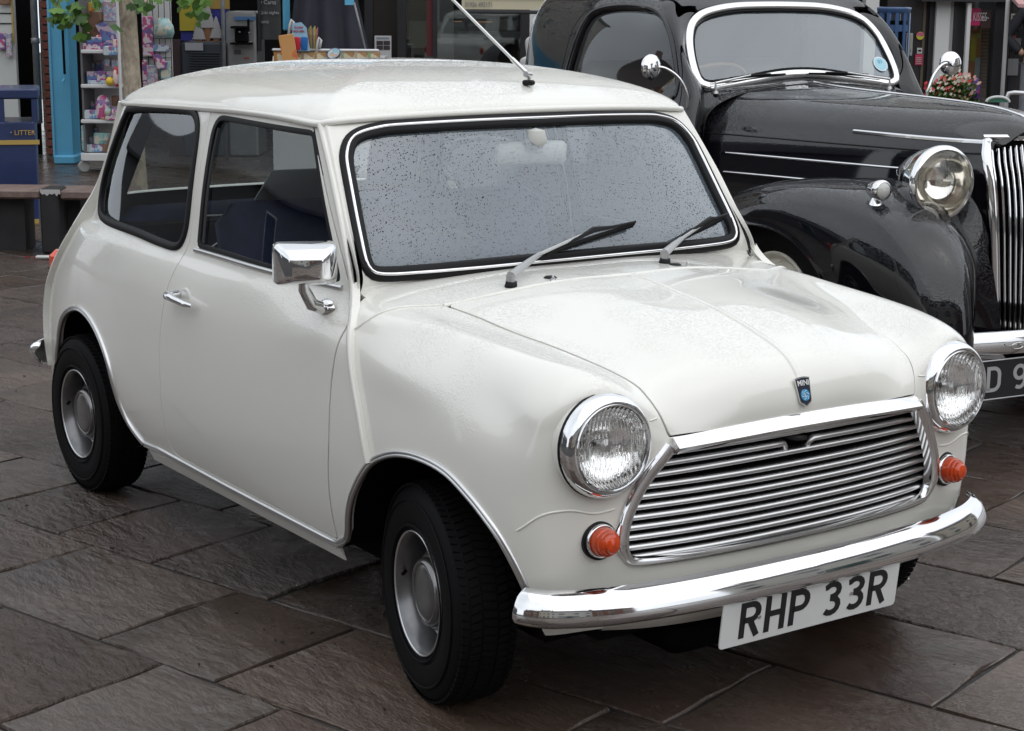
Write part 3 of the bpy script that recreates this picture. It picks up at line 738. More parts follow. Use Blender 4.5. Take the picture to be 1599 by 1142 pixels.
# --- wheels
def tyre_part(parent):
    pr = [(.128, -.055), (.140, -.066), (.165, -.074), (.195, -.075), (.220, -.069), (.236, -.058), (.241, -.044), (.243, 0), (.241, .044), (.236, .058), (.220, .069), (.195, .075), (.165, .074), (.140, .066), (.128, .055)]
    mb = MB(); mb.lathe(pr, 72, 'y'); t = mb.build('tyre', TYRE, parent, 40)
    # moulded rings on the side wall
    mb = MB()
    for rr in (.150, .206): mb.lathe([(rr - .003, -.0745), (rr - .001, -.0765), (rr + .002, -.0765), (rr + .004, -.0740)], 72, 'y')
    # tread: zigzag rows of blocks
    nb = 84
    for row, (y0, y1) in enumerate(((-.062, -.047), (-.043, -.020), (-.016, .016), (.020, .043), (.047, .062))):
        for k in range(nb):
            a0 = 2 * math.pi * (k + .5 * (row % 2)) / nb; da = 2 * math.pi / nb * .74; sk = .020 * (1 if row % 2 else -1)
            V = []
            for rr in (.236, .2456 if 0 < row < 4 else .2418):
                for (a, y) in ((a0, y0), (a0 + da, y0), (a0 + da + sk, y1), (a0 + sk, y1)):
                    V.append((rr * math.cos(a), y, rr * math.sin(a)))
            mb.add(V, [(7, 6, 5, 4), (0, 1, 5, 4), (1, 2, 6, 5), (2, 3, 7, 6), (3, 0, 4, 7)])
    tag(mb.build('tread', TYRE, t), kind='stuff')
def make_wheel(loc, steer=0.0):
    w = empty('wheel', loc, steer); w.parent = car
    tyre_part(w)
    mb = MB()   # outward = -y
    mb.lathe([(.128, .055), (.126, .05), (.118, .02), (.118, -.030), (.124, -.048), (.130, -.056), (.136, -.062), (.1385, -.068), (.1365, -.0705), (.131, -.066), (.126, -.056), (.121, -.046), (.117, -.030),
              (.113, -.012), (.104, -.006), (.092, -.020), (.086, -.034), (.080, -.038), (.062, -.036), (.05, -.034), (.0, -.034)][::-1], 64, 'y')
    rim = mb.build('rim', STEEL, w, 40)
    mb = MB(); mb.lathe([(.1345, -.0690), (.1365, -.0722), (.1392, -.0712), (.1398, -.067)][::-1], 64, 'y'); mb.build('rim_edge', ALLOY, rim, True)  # brighter metal ring imitates the highlight along the rim lip
    mb = MB()
    for k in range(8):
        a = 2 * math.pi * k / 8 + .3; mb.lathe([(.0, -.019), (.006, -.0185), (.006, -.010)], 10, 'y', (.0985 * math.cos(a), 0.003, .0985 * math.sin(a)))
    mb.tube([(-.121, -.050, .012), (-.108, -.062, .010)], .004)
    mb.build('vent_hole', BLACK, rim)
    mb = MB(); mb.lathe([(0, -.0585), (.030, -.0580), (.050, -.0565), (.0585, -.0545), (.0605, -.0530), (.0625, -.0550), (.0680, -.0560), (.0730, -.0530), (.0765, -.0460), (.0775, -.034)][::1], 48, 'y')
    mb.build('hub_cap', STEEL_CAP, w, 35)
    return w
STEEL_CAP = mat('hub_cap_metal', (0.20, 0.195, 0.195), 0.24, metal=0.9, noise=(12, .12))
WZ = .243
STEER = R(-10.5)
w1 = make_wheel((0, -.602, WZ), STEER); w2 = make_wheel((-2.036, -.590, WZ))
for (x, y) in ((0, .630), (-2.036, .590)):
    w = copy_tree(w1); w.parent = car; w.location = (x, y, WZ); w.rotation_euler = (0, 0, math.pi + (STEER if x == 0 else 0))

# --- underside: floor pan, engine bay and wheel boxes (dark)
mb = MB()
mb.box((-1.0, 0, .215), (2.55, 1.06, .05)); mb.box((.0, 0, .40), (.66, .86, .42)); mb.box((-2.0, 0, .42), (.62, .86, .5)); mb.box((.33, 0, .48), (.02, .82, .38))
mb.build('floor_pan', BLACK, car)
mb = MB(); mb.box((.15, 0, .165), (.42, .5, .10), 0, .03); mb.tube([(-.1, .12, .17), (-2.2, .12, .19)], .022); mb.build('sump', BLACK, car)
for s in (-1, 1):
    for (poly) in (fa, ra):
        # arch liner: the arch outline carried inwards
        P = [on_side(x, z, s)[0] for x, z in poly]; n = len(P)
        V = [(p.x, p.y - s * .008, p.z) for p in P] + [(p.x, s * .43, p.z + .01) for p in P]
        obj('wheel_well', V, [(i, i + 1, n + i + 1, n + i) for i in range(n - 1)], BLACK, car)

# --- front: grille
gb = MB(); gp = resample(gril, .03, True)
V = []
for y, z in gp: p, n = on_front(y, z); V.append((p.x - .035, y, z))
gb.add(V, [tuple(range(len(V)))]); gb.build('grille_backing', BLACK, car)
def gx(y): return .470 - .10 * (abs(y) / .455) ** 2.2 * .42
def half_width(z):
    zz = [.379, .392, .408, .438, .48, .529, .575, .612, .63]; yy = [.405, .425, .440, .452, .448, .432, .405, .375, .34]
    return np.interp(z, zz, yy)
NS = 11
for k in range(NS):
    z = .396 + k * (.612 - .396) / (NS - 1)
    hw = half_width(z) - .004; ys = np.linspace(-hw, hw, 25); spans = [ys]
    if k == NS - 2: spans = [np.linspace(-hw, -.045, 13), np.linspace(.040, hw, 13)]
    for sp_ in spans:
        xo = on_front(0, .5)[0].x
        def px(y): return float(on_f0(y, z))
        V, F = [], []
        path, nn = [], []
        for y in sp_:
            path.append(Vector((.452 + .030 * (z - .38) / .25 * .5 - .040 * (abs(y) / .45) ** 2.3, y, z + (.006 * (1 - (y / .42) ** 2) if k > 7 else 0)))); nn.append(Vector((1, 0, 0)))
        if k == NS - 2:      # ends turned down beside the bonnet catch
            e = path[-1] if sp_[0] < -.1 else path[0]; d = [e + Vector((-.004, 0.008 if sp_[0] < -.1 else -.008, -.008)), e + Vector((-.008, 0.011 if sp_[0] < -.1 else -.011, -.020))]
            path = path + d if sp_[0] < -.1 else d[::-1] + path; nn += [Vector((1, 0, 0))] * 2
        V, F = sweep(path, nn, [(-.0074, -.016), (-.0074, -.004), (-.005, .001), (-.0015, .0035), (.002, .0035), (.0055, .000), (.0072, -.006), (.0072, -.016)])
        obj('grille_slat', V, F, ALLOY, car, smooth=50)
mb = MB(); mb.tube([(.430, -.03, .604), (.455, .0, .601), (.462, .02, .600)], [.006, .007, .005]); mb.build('bonnet_catch', DARKMETAL, car, True)
# chrome surround: sides and bottom, then the long bonnet moulding
def front_off(y, z, o=0.0): p, n = on_front(y, z); return p, n
sur = [(-.358, .632)] + [(-y, z) for y, z in gril_h[3:-1]] + [(0, .379)] + [(y, z) for y, z in gril_h[3:-1]][::-1] + [(.358, .632)]
sur = [tuple(p) for p in spline(sur, 5)]
P, N = path_on(sur, on_front, .012, False)
V, F = sweep(P, N, [(-.016, -.006), (-.016, .006), (-.011, .013), (.004, .014), (.013, .008), (.015, -.012)])
# narrower along the bottom
V = [Vector(v) for v in V]; kq = 6
for i, p in enumerate(P):
    f = 1.0 if p.z > .44 else .55 + .45 * max(0, (p.z - .385) / .055)
    for q in range(kq): V[i * kq + q] = p + (V[i * kq + q] - p) * f
obj('grille_surround', V, F, CHROME, car, smooth=50)
ys = np.linspace(-.352, .352, 41); P, N = [], []
for y in ys:
    p, n = on_front(y, .646 - .010 * (abs(y) / .352) ** 2); P.append(p); N.append(n)
V, F = sweep(P, smooth_n(N, False), [(-.019, -.004), (-.019, .014), (-.011, .026), (-.006, .026), (.012, .008), (.014, .004), (.012, -.004)])
gm = obj('grille_moulding', V, F, CHROME, bonnet, smooth=35)

# --- badge on the bonnet front: shield with the word and a blue wheel
bp, bn = on_front(0, .700); bx = bp.x + .004; bz0 = .703
def shield(w, h): return [(-w, h * .50), (-w * .3, h * .54), (w * .3, h * .54), (w, h * .50), (w * .80, -h * .28), (w * .70, -h * .36), (0, -h * .5), (-w * .70, -h * .36), (-w * .80, -h * .28)]
tiltb = Matrix.Translation((bx, 0, bz0)) @ Matrix.Rotation(math.atan2(bn.z, bn.x) * -1, 4, 'Y') @ Matrix(((0, 0, 1, 0), (1, 0, 0, 0), (0, 1, 0, 0), (0, 0, 0, 1)))
mb = MB(); mb.prism(shield(.021, .062), 0, .003, 'z'); mb.xf(tiltb); bad = mb.build('badge', CHROME, bonnet)
mb = MB(); mb.prism(shield(.0188, .057), .0031, .0038, 'z'); mb.xf(tiltb); mb.build('badge_field', mat('badge_navy', (.012, .016, .035), .25, coat=.5), bad)
mb = MB(); mb.prism([(.0125 * math.cos(a), -.006 + .0125 * math.sin(a)) for a in np.linspace(0, 2 * math.pi, 24, False)], .0039, .0046, 'z'); mb.xf(tiltb); mb.build('badge_disc', mat('badge_blue', (.03, .28, .52), .25, coat=.5), bad)
WHITE = mat('white_print', (.75, .75, .74), .4)
mb = MB()
for k in range(6):
    a = k * math.pi / 3; ribbon(mb, [(.0105 * math.cos(a + .1 * j) * (1 - .06 * j), .0105 * math.sin(a + .1 * j) * (1 - .06 * j)) for j in range(9)], .0012, lambda x, y, h: tiltb @ Vector((x, y - .006, .0047 + h)), .0002 + .00003 * k)
ribbon(mb, [(-.0018, .0040), (-.0018, -.0034), (.003, -.0034)], .0016, lambda x, y, h: tiltb @ Vector((x, y - .006, .0049 + h)), .0006)
mb.build('badge_mark', WHITE, bad)
text_obj('badge_word', 'MINI', .0165, WHITE, bad, tiltb @ Matrix.Translation((0, .0195, .0040)), offset=.0002, extrude=.0004, sx=1.0)

# --- headlamps
def headlamp(s):
    h = empty('headlight', (.440, s * .503, .6485)); h.parent = car; h.scale = (.975, .975, .975); h.rotation_euler = (0, R(-2), R(2 * s))
    mb = MB(); mb.lathe([(.110, -.11), (.111, -.012)], 48, 'x'); mb.build('lamp_bowl', PAINT, h, True)
    mb = MB(); mb.lathe([(.1085, -.030), (.1105, -.012), (.110, -.004), (.107, .006), (.101, .015), (.096, .019), (.094, .0195), (.0925, .017), (.0915, .0185), (.0895, .022), (.0870, .0215), (.0865, .012)][::-1], 64, 'x'); mb.build('chrome_ring', CHROME, h, 40)
    mb = MB(); mb.lathe([(.110, -.022), (.1118, -.018), (.1112, -.012), (.1095, -.012)], 48, 'x'); mb.build('ring_seal', RUBBER, h, True)
    mb = MB(); mb.lathe([(.0875, .012), (.080, -.004), (.066, -.020), (.045, -.033), (.02, -.040), (0, -.042)], 40, 'x'); mb.build('reflector', REFLECTOR, h, True)
    mb = MB(); mb.lathe([(0, -.042), (.008, -.040), (.009, -.024), (.013, -.022), (.013, -.014), (0, -.011)][::-1], 20, 'x'); mb.build('bulb_shield', ALLOY, h, 40)
    # fluted glass: dome with vertical ribs in three bands
    nr, na = 30, 120; V, F = [], []
    for i in range(nr + 1):
        rr = .0872 * i / nr
        for k in range(na):
            a = 2 * math.pi * k / na; y, z = rr * math.cos(a), rr * math.sin(a)
            per = .0085 if z > .012 else .0105 if z > -.03 else .0085
            fl = .0022 * abs(math.sin(math.pi * (y + (.18 * z if z < -.012 else 0)) / per)) * min(1, (nr - i) / 3)
            V.append((.014 + .026 * (1 - (rr / .0872) ** 2) + fl, y, z))
    for i in range(nr):
        for k in range(na): F.append((i * na + k, (i + 1) * na + k, (i + 1) * na + (k + 1) % na, i * na + (k + 1) % na))
    obj('lamp_lens', V, F, LENS, h, smooth=True)
    return h
for s in (-1, 1): headlamp(s)
# --- front indicators
def indicator(s):
    p, n = on_front(s * .507, .450)
    h = empty('indicator', p); h.parent = car; h.rotation_euler = (0, R(-4), math.atan2(n.y, n.x) * .5)
    mb = MB(); mb.lathe([(0, -.006), (.040, -.006), (.0405, .004), (.036, .008), (.033, .009)], 36, 'x'); mb.build('lamp_base', RUBBER, h, 40)
    mb = MB(); mb.lathe([(.0355, .006), (.0345, .014), (.0310, .0155), (.0300, .010)], 36, 'x'); mb.build('lamp_rim', CHROME, h, True)
    mb = MB(); mb.lathe([(.0300, .010), (.0300, .022), (.0290, .030), (.0265, .032), (.0260, .039), (.0225, .041), (.0215, .046), (.0170, .048), (.0150, .052), (.009, .054), (0, .055)][::-1], 36, 'x'); mb.build('lens', AMBER, h, 40)
for s in (-1, 1): indicator(s)

# --- bumpers
def bumper(pathh, z, name, hgt=1.0):
    half = spline(pathh, 8); full = [(-0, 0)] ; pts = [(x, -y) for x, y in half[::-1]] + [(x, y) for x, y in half[1:]]
    P = [Vector((x, y, z)) for x, y in pts]; N = []
    for i in range(len(P)):
        t = (P[min(i + 1, len(P) - 1)] - P[max(i - 1, 0)]).normalized(); N.append(Vector((t.y, -t.x, 0)))
    c0 = Vector((-1, 0, 0)) if name == 'front' else Vector((1, 0, 0))
    mid = P[len(P) // 2]
    N = [n if n.dot(p - (Vector((-.9, 0, z)))) > 0 else -n for n, p in zip(N, P)]
    k = hgt; prof = [(-.040, -.018), (-.041, -.008), (-.036, .006), (-.028, .014), (-.018, .018), (-.006, .017), (.010, .012), (.026, .003), (.036, -.008), (.040, -.022), (.036, -.022), (.026, -.006), (.010, .004), (-.008, .009), (-.026, .004), (-.034, -.008)]
    prof = [(a * k * .94, b) for a, b in prof]
    V, F = sweep(P, N, prof, False)
    V = [Vector(v) for v in V]; q = len(prof); L = len(P)
    for e in range(3):               # rounded ends
        f = [.55, .82, .95][e]
        for i in (e, L - 1 - e):
            for j in range(q): V[i * q + j] = P[i] + (V[i * q + j] - P[i]) * f
    return V, F
V, F = bumper([(.528, 0), (.523, .2), (.508, .38), (.478, .53), (.436, .622), (.405, .655), (.384, .668), (.372, .672)], .3245, 'front')
obj('front_bumper', V, F, CHROME, car, smooth=40)
V, F = bumper([(-2.51, 0), (-2.50, .25), (-2.47, .48), (-2.42, .60), (-2.36, .668), (-2.33, .680)], .385, 'rear')
obj('rear_bumper', V, F, CHROME, car, smooth=40)
mb = MB(); mb.tube([(-2.30, -.58, .39), (-2.37, -.60, .39)], .012); mb.build('bumper_bracket', DARKMETAL, car)
# tail lamps
for s in (-1, 1):
    mb = MB(); mb.box((-2.385, s * .570, .650), (.06, .06, .12), R(-38 * s), .02); mb.build('tail_lamp', mat('red_amber_lens', (.7, .06, .02), .15, coat=.5), car, 40)
# rear corner seam flange
for s in (-1, 1):
    sp = spline([(-1.902, s * .528, 1.205), (-1.948, s * .545, 1.07), (-2.005, s * .570, .945), (-2.062, s * .594, .868), (-2.112, s * .614, .805), (-2.172, s * .628, .742), (-2.228, s * .633, .688), (-2.276, s * .634, .635), (-2.308, s * .634, .59), (-2.340, s * .632, .51), (-2.352, s * .628, .42), (-2.350, s * .620, .34)], 5)
    V, F = sweep([Vector(p) for p in sp], [Vector((-.72, s * .70, 0))] * len(sp), [(-.005, -.02), (-.005, .014), (0, .017), (.005, .014), (.005, -.02)]); obj('rear_seam_flange', V, F, PAINT, body, smooth=50)
# lower apron below the bumper
mb = MB(); V, F = [], []
pa = []
for y in np.linspace(-.47, .47, 21): pa.append((.452 - .06 * (abs(y) / .5) ** 2.5, y))
V = [(x, y, .262) for x, y in pa] + [(x - .012, y, .228 + .012 * (abs(y) / .47) ** 4) for x, y in pa] + [(x - .05, y, .222 + .012 * (abs(y) / .47) ** 4) for x, y in pa]
n = 21; obj('front_apron', V, [(k * n + i, k * n + i + 1, (k + 1) * n + i + 1, (k + 1) * n + i) for k in range(2) for i in range(n - 1)], PAINT, body, smooth=True)
# --- number plate
pc = Vector((.523, 0, .248)); tl = math.atan2(.012, .110)
PM = Matrix.Translation(pc) @ Matrix.Rotation(tl, 4, 'Y') @ Matrix(((0, 0, 1, 0), (1, 0, 0, 0), (0, 1, 0, 0), (0, 0, 0, 1)))
mb = MB(); mb.prism(rounded([(-.26, -.0555), (.26, -.0555), (.26, .0555), (-.26, .0555)], .010, 5), -.003, 0, 'z'); mb.xf(PM); npl = mb.build('number_plate', PLATEW, car)
def plate_text(s, x0, size, m, parent, M, name, adv, sp, w, ky=1.0):
    x = x0
    for ch in s:
        if ch != ' ':
            mb = MB(); k = size / 79.0
            for i, st in enumerate(GLY[ch]): ribbon(mb, st, w, lambda a, b, h, x=x: M @ Vector((x + a * k * ky, (b - 39.5) * k, h)), .0006 + .00015 * i)
            mb.build(name, m, parent); x += adv
        else: x += sp
plate_text('RHP 33R', -.210, .082, PLATEK, npl, PM @ Matrix.Translation((0, 0, .0002)), 'plate_letter', .0705, .0245, 12.8, 1.15)
mb = MB(); mb.lathe([(0, .003), (.004, .0025), (.005, 0)], 10, 'z', (-.155, .0, 0)); mb.lathe([(0, .003), (.004, .0025), (.005, 0)], 10, 'z', (.115, .0, 0)); mb.xf(PM); tag(mb.build('plate_screw', ALLOY, npl), kind='stuff')

# --- door handle, door mirror
p, n = on_side(-1.132, .738)
hb = MB()
hb.tube([p + Vector((-.050, -.004, .004)), p + Vector((-.050, -.030, .004))], [.013, .011], 14)
hb.tube([p + Vector((-.064, -.030, .006)), p + Vector((-.045, -.036, .004)), p + Vector((.0, -.036, .0)), p + Vector((.055, -.034, -.003)), p + Vector((.085, -.026, -.005))], [.009, .012, .0095, .008, .005], 12)
hb.build('door_handle', CHROME, doors[-1], 60)
mb = MB(); mb.lathe([(0, .001), (.030, .0015), (.034, .0), (.036, -.004)], 28, 'y', (0, 0, 0)); dq = mb.build('handle_recess', mat('handle_dish', (.60, .60, .57), .3, coat=.6), doors[-1], 50); dq.location = (p.x - .012, p.y + .0002, p.z - .008); dq.rotation_euler = (0, 0, math.pi)  # thin raised disc, its tone imitating the shading of a pressed dish
# mirror on the door: arm and box-shaped chrome head
mp, mn = on_side(-.436, .812)
arm = MB()
arm.lathe([(0, .016), (.020, .015), (.027, .008), (.030, 0)], 20, 'y'); arm.xf(Matrix.Translation(mp) @ Matrix.Rotation(math.pi, 4, 'Z') @ Matrix.Diagonal((1.1, 1, .75, 1)))
arm.tube([mp + Vector((.0, -.012, 0)), mp + Vector((-.004, -.040, .012)), mp + Vector((.000, -.062, .050)), mp + Vector((.018, -.072, .082))], [.015, .016, .014, .011], 12)
am = arm.build('mirror_arm', CHROME, doors[-1], 60)
hc = mp + Vector((.036, -.076, .112))
def mirror_head():
    # flat glass face to the rear (-x), tapering pyramid forward
    V, F = [], []; rings_ = [(-.030, .070, .046, .013), (-.022, .074, .050, .015), (.0, .070, .047, .016), (.030, .054, .036, .016), (.046, .041, .027, .012), (.050, .034, .021, .009)]
    for x, hy, hz, rad in rings_:
        for (y, z) in rounded([(-hy, -hz), (hy, -hz), (hy, hz), (-hy, hz)], rad, 4): V.append((x, y, z))
    n = len(V) // len(rings_)
    for k in range(len(rings_) - 1):
        for j in range(n): F.append((k * n + j, k * n + (j + 1) % n, (k + 1) * n + (j + 1) % n, (k + 1) * n + j))
    F.append(tuple(range((len(rings_) - 1) * n, len(rings_) * n))); F.append(tuple(range(n))[::-1])
    return V, F
V, F = mirror_head(); mh = obj('door_mirror', V, F, CHROME, doors[-1], smooth=62); mh.location = hc; mh.rotation_euler = (0, R(4), R(-24))
# --- wipers, jets, caps
def wiper(base, hinge, elbow, tip, b0, b1):
    B, H, E_, Tp, b0, b1 = (Vector(v) for v in (base, hinge, elbow, tip, b0, b1))
    w = empty('wiper', base); w.parent = car; inv = -B
    mb = MB(); mb.tube([inv + B - Vector((0, 0, .012)), inv + B + Vector((.004, 0, .012))], [.017, .013], 12); mb.build('pivot_boot', RUBBER, w, True)
    mb = MB(); mb.tube([inv + B + Vector((0, 0, .010)), inv + B + Vector((0, 0, .026))], [.011, .010], 12)
    mb.tube([inv + B + Vector((0, 0, .024)), inv + B * .4 + H * .6 + Vector((.002, 0, .012)), inv + H], [.011, .008, .006], 8); mb.tube([inv + H, inv + E_], [.0045, .0035], 8); mb.build('wiper_arm', mat('grey_wiper_paint', (.45, .45, .45), .35, metal=.6), w, 40)
    mb = MB(); mid = (b0 + b1) / 2; up_ = Vector((.02, 0, .018))
    mb.tube([inv + b0 + up_ * .6, inv + b0 * .7 + b1 * .3 + up_ * 1.1, inv + E_, inv + b0 * .3 + b1 * .7 + up_ * 1.1, inv + b1 + up_ * .6], [.003, .004, .008, .004, .003], 8)
    mb.tube([inv + b0, inv + b1], .0055, 6); mb.tube([inv + b0 + up_ * .35, inv + b1 + up_ * .35], .0045, 6); mb.build('wiper_blade', RUBBER, w, 40)
def scr(y, z, o=0.0): p, n = on_front(y, z); return p + n * o
for (bx_, by_), (hy, hz), (ey_, ez_), (y0, z0), (y1, z1) in (((-.190, -.305), (-.135, .905), (.045, .944), (-.100, .906), (.190, .952)), ((-.225, .182), (.315, .905), (.452, .940), (.315, .903), (.535, .945))):
    wiper(on_top(bx_, by_)[0], scr(hy, hz, .040), scr(ey_, ez_, .030), scr(y1, z1, .012), scr(y0, z0, .010), scr(y1, z1, .010))
for s in (-1, 1):
    p, n = on_top(-.140, s * .216)
    mb = MB(); mb.lathe([(0, .008), (.006, .007), (.007, 0), (.009, -.002)], 12, 'z'); mb.tube([(0, 0, .006), (-.010, .006, .010)], .003); j = mb.build('washer_jet', ALLOY, car, 40); j.location = on_top(-.160, s * .205)[0]
    mb = MB(); mb.lathe([(0, .004), (.012, .0035), (.0165, 0)], 20, 'z'); j = mb.build('scuttle_cap', RUBBER, car, True); j.location = on_top(-.192, s * .190)[0]
# --- cabin: seats, wheel, dash, mirror, parcel shelf
def seat(x, y, w, sc=1.0):
    mb = MB(); mb.box((x, y, .44), (.46, w, .16), 0, .05); a = mb.build('seat_cushion', NAVY, car, 60)
    mb = MB(); mb.box((0, 0, .26 * sc), (.13, w, .52 * sc), 0, .05); b = mb.build('seat_back', NAVY, car, 60); b.location = (x - .22, y, .46); b.rotation_euler = (0, R(-14), 0)
seat(-.92, -.31, .46); seat(-.92, .31, .46); seat(-1.62, 0, 1.10, .85)
mb = MB(); mb.box((-1.98, 0, .84), (.40, 1.08, .02)); mb.build('parcel_shelf', BLACK, car)
mb = MB(); mb.box((-.47, 0, .77), (.22, 1.16, .13), 0, .04); mb.build('dashboard', BLACK, car, 60)
mb = MB(); mb.tube([(.19 * math.cos(a) , .19 * math.sin(a), 0) for a in np.linspace(0, 2 * math.pi, 40, False)], .010, 10, closed=True)
for a in (R(90), R(215), R(325)): mb.tube([(0, 0, -.02), (.19 * math.cos(a), .19 * math.sin(a), 0)], .008, 6)
mb.lathe([(0, .0), (.03, -.005), (.03, -.03)], 16); mb.tube([(0, 0, -.02), (0, 0, -.25)], .018)
sw = mb.build('steering_wheel', RUBBER, car, True); sw.location = (-.66, -.31, .83); sw.rotation_euler = (0, R(-42), 0)
mb = MB(); mb.box((0, 0, 0), (.025, .205, .062), 0, .018); mb.tube([(-.01, 0, .02), (-.02, 0, .05), (-.005, 0, .085)], .008); mb.lathe([(0, .03), (.024, .024), (.03, 0), (.02, -.02), (0, -.026)], 16, 'z', (.025, 0, .035)); im = mb.build('interior_mirror', CREAMPL, car, 50)
im.location = (-.545, .0, 1.135); im.rotation_euler = (0, 0, R(-8))

# ------------------------------------------------------------------ the black vintage car (own axes: x forward, y left, origin under the front axle)
BPAINT = mat('black_car_paint', (0.004, 0.004, 0.006), 0.3, coat=1.0, spec=0.0)
BPAINT.node_tree.nodes['Principled BSDF'].inputs['Coat IOR'].default_value = 1.62
droplets(BPAINT, 190, 0.7, 0.0014, dens=0.46, patch=False)
BGLASS = glass_mat('vintage_screen_glass', refl=1.5, mist=0.17, mistcol=(0.48, 0.54, 0.60))
BSIDE = glass_mat('vintage_side_glass', tint=(0.75, 0.78, 0.77), refl=0.8)
CREAMW = mat('cream_wheel_paint', (0.74, 0.71, 0.60), 0.35, coat=.4, noise=(10, .1))
SILVER = mat('silver_digits', (0.50, 0.51, 0.52), 0.35, metal=0.4)
old = empty('vintage_car', (-1.453, 2.514, 0), R(-7.4746), 'black vintage saloon car with tall chrome bar grille parked behind the white car', 'car')

def grid_surf(rows, level=3, mirror=True):
    """rows of points (y <= 0 side given as positive y) -> smooth surface through them"""
    V, F = [], []; ix = []
    for row in rows:
        ix.append([]); 
        for p in row: V.append(tuple(float(c) for c in p)); ix[-1].append(len(V) - 1)
    for i in range(len(rows) - 1):
        for j in range(len(rows[0]) - 1): F.append((ix[i][j], ix[i][j + 1], ix[i + 1][j + 1], ix[i + 1][j]))
    if mirror: V, F = mirror_cage(V, F)
    P, N, Q = subdiv(V, F, level)
    c = P.mean(0); c[1] = 0
    return P, N, Q
def orient(P, N, Q, c):
    d = P - np.array(c)
    if (np.einsum('ij,ij->i', d, N)).mean() < 0: N = -N; Q = Q[:, ::-1]
    return Surf(P, N, Q)
def sx_(z): return -.836 - .656 * (z - 1.152)
# cabin shell: rows run from the screen opening back to the tail, columns from sill to roof centre
def cab(x, sy, sz=0.0, dx=None):
    pr = [(.70, .32), (.715, .70), (.69, 1.00), (.655, 1.13), (.628, 1.28), (.588, 1.43), (.50, 1.54), (.35, 1.60), (.18, 1.63), (0, 1.64)]
    return [((x if dx is None else dx[i]), y * sy, (z if z < .9 else z + sz * (z - .9) / .74)) for i, (y, z) in enumerate(pr)]
rowS = [(-.76, .56, .32), (-.76, .565, .70), (-.77, .55, 1.00), (sx_(1.162), .500, 1.162), (sx_(1.25), .528, 1.25), (sx_(1.36), .508, 1.36), (sx_(1.445), .452, 1.445), (sx_(1.487), .36, 1.487), (sx_(1.508), .19, 1.508), (sx_(1.511), 0, 1.511)]
rowA = [(-.80, .655, .32), (-.80, .665, .70), (-.81, .645, 1.00), (-.835, .600, 1.14), (-.915, .585, 1.27), (-1.01, .555, 1.41), (-1.09, .485, 1.505), (-1.13, .37, 1.545), (-1.15, .19, 1.568), (-1.155, 0, 1.572)]
rows = [rowS, rowA, cab(-1.25, .985, -.03), cab(-1.55, 1.0), cab(-1.86, 1.0), cab(-2.10, .985), cab(-2.22, .92, -.02), cab(-2.30, .75, -.05), cab(-2.33, .45, -.09)]
P, N, Q = grid_surf(rows, 4)
cabin = orient(P, N, Q, (-1.7, 0, .9))
dw = [tuple(p) for p in spline([(-.878, 1.165), (-.908, 1.25), (-.955, 1.335), (-1.02, 1.405), (-1.11, 1.460), (-1.25, 1.490), (-1.45, 1.495), (-1.61, 1.470), (-1.665, 1.41), (-1.70, 1.30), (-1.73, 1.17), (-1.70, 1.12), (-1.30, 1.10), (-.93, 1.115)], 4, True)]
dwf = np.where((np.abs(cabin.V[:, 1]) > .4), pdist(cabin.V[:, [0, 2]], dw), 9.)
dl = rounded([(-.845, .45), (-.835, 1.10), (-.875, 1.24), (-.96, 1.40), (-1.09, 1.51), (-1.30, 1.535), (-1.62, 1.53), (-1.74, 1.40), (-1.79, 1.10), (-1.79, .45)], [.03, .1, .2, .15, .1, .1, .12, .2, .2, .03], 6)
def dfield(S): return np.where(np.abs(S.V[:, 1]) > .4, pdist(S.V[:, [0, 2]], dl), 9.)
sh = cabin.clip(-dfield(cabin) + .003)
obody = sh.build('cabin', BPAINT, old, depth=.012, inner=PAINT_IN)
BVo = BVHTree.FromPolygons([tuple(p) for p in cabin.V], [tuple(q) for q in cabin.F])
def oside(x, z, s=-1):
    h = BVo.ray_cast(Vector((x, 2 * s, z)), Vector((0, -s, 0)))
    return (h[0], h[1] if h[1].y * s > 0 else -h[1]) if h[0] is not None else (Vector((x, .6 * s, z)), Vector((0, s, 0)))
for s in (-1, 1):
    d = cabin.clip(cabin.V[:, 1] * -s + .2); d = d.clip(dfield(d) + .003)
    f = np.where(np.abs(d.V[:, 1]) > .4, pdist(d.V[:, [0, 2]], dw), 9.)
    pane = d.clip(f); d = d.clip(-f)
    do = d.build('door', BPAINT, old, depth=.012, inner=PAINT_IN)
    pane.offset(-.02).build('window_pane', BSIDE, do, depth=0)
    trim('window_frame', inset(dw, .006), lambda x, z, s=s: oside(x, z, s), [(-.014, -.025), (-.014, .004), (-.008, .008), (.004, .006), (.010, -.004), (.010, -.025)], BPAINT, do)
# windscreen: glass plane, chrome frame
wo = [(0, 1.511), (.10, 1.510), (.20, 1.507), (.30, 1.496), (.393, 1.474), (.452, 1.440), (.486, 1.40), (.508, 1.354), (.523, 1.287), (.527, 1.225), (.515, 1.180), (.480, 1.160), (.43, 1.157), (.252, 1.178), (.12, 1.196), (0, 1.202)]
wo = [tuple(p) for p in spline([(-y, z) for y, z in wo[::-1]][:-1] + wo[:-1], 3, True)]
sn = Vector((1, 0, .656)).normalized()
def oscr(y, z): return Vector((sx_(z) + .012 - .02 * (y / .5) ** 2, y, z)), sn
op = resample(wo, .02, True)
gbm = MB(); gbm.add([oscr(y * .99, 1.34 + (z - 1.34) * .98)[0] - sn * .004 for y, z in op], [tuple(range(len(op)))]); oscreen = gbm.build('windscreen', BGLASS, old)
trim('screen_frame', inset(wo, .016), oscr, [(-.019, -.008), (-.019, .006), (-.014, .012), (0, .015), (.013, .011), (.018, .004), (.018, -.006)], mat('polished_frame', (.80, .80, .80), .16, metal=1.0), oscreen, step=.02)
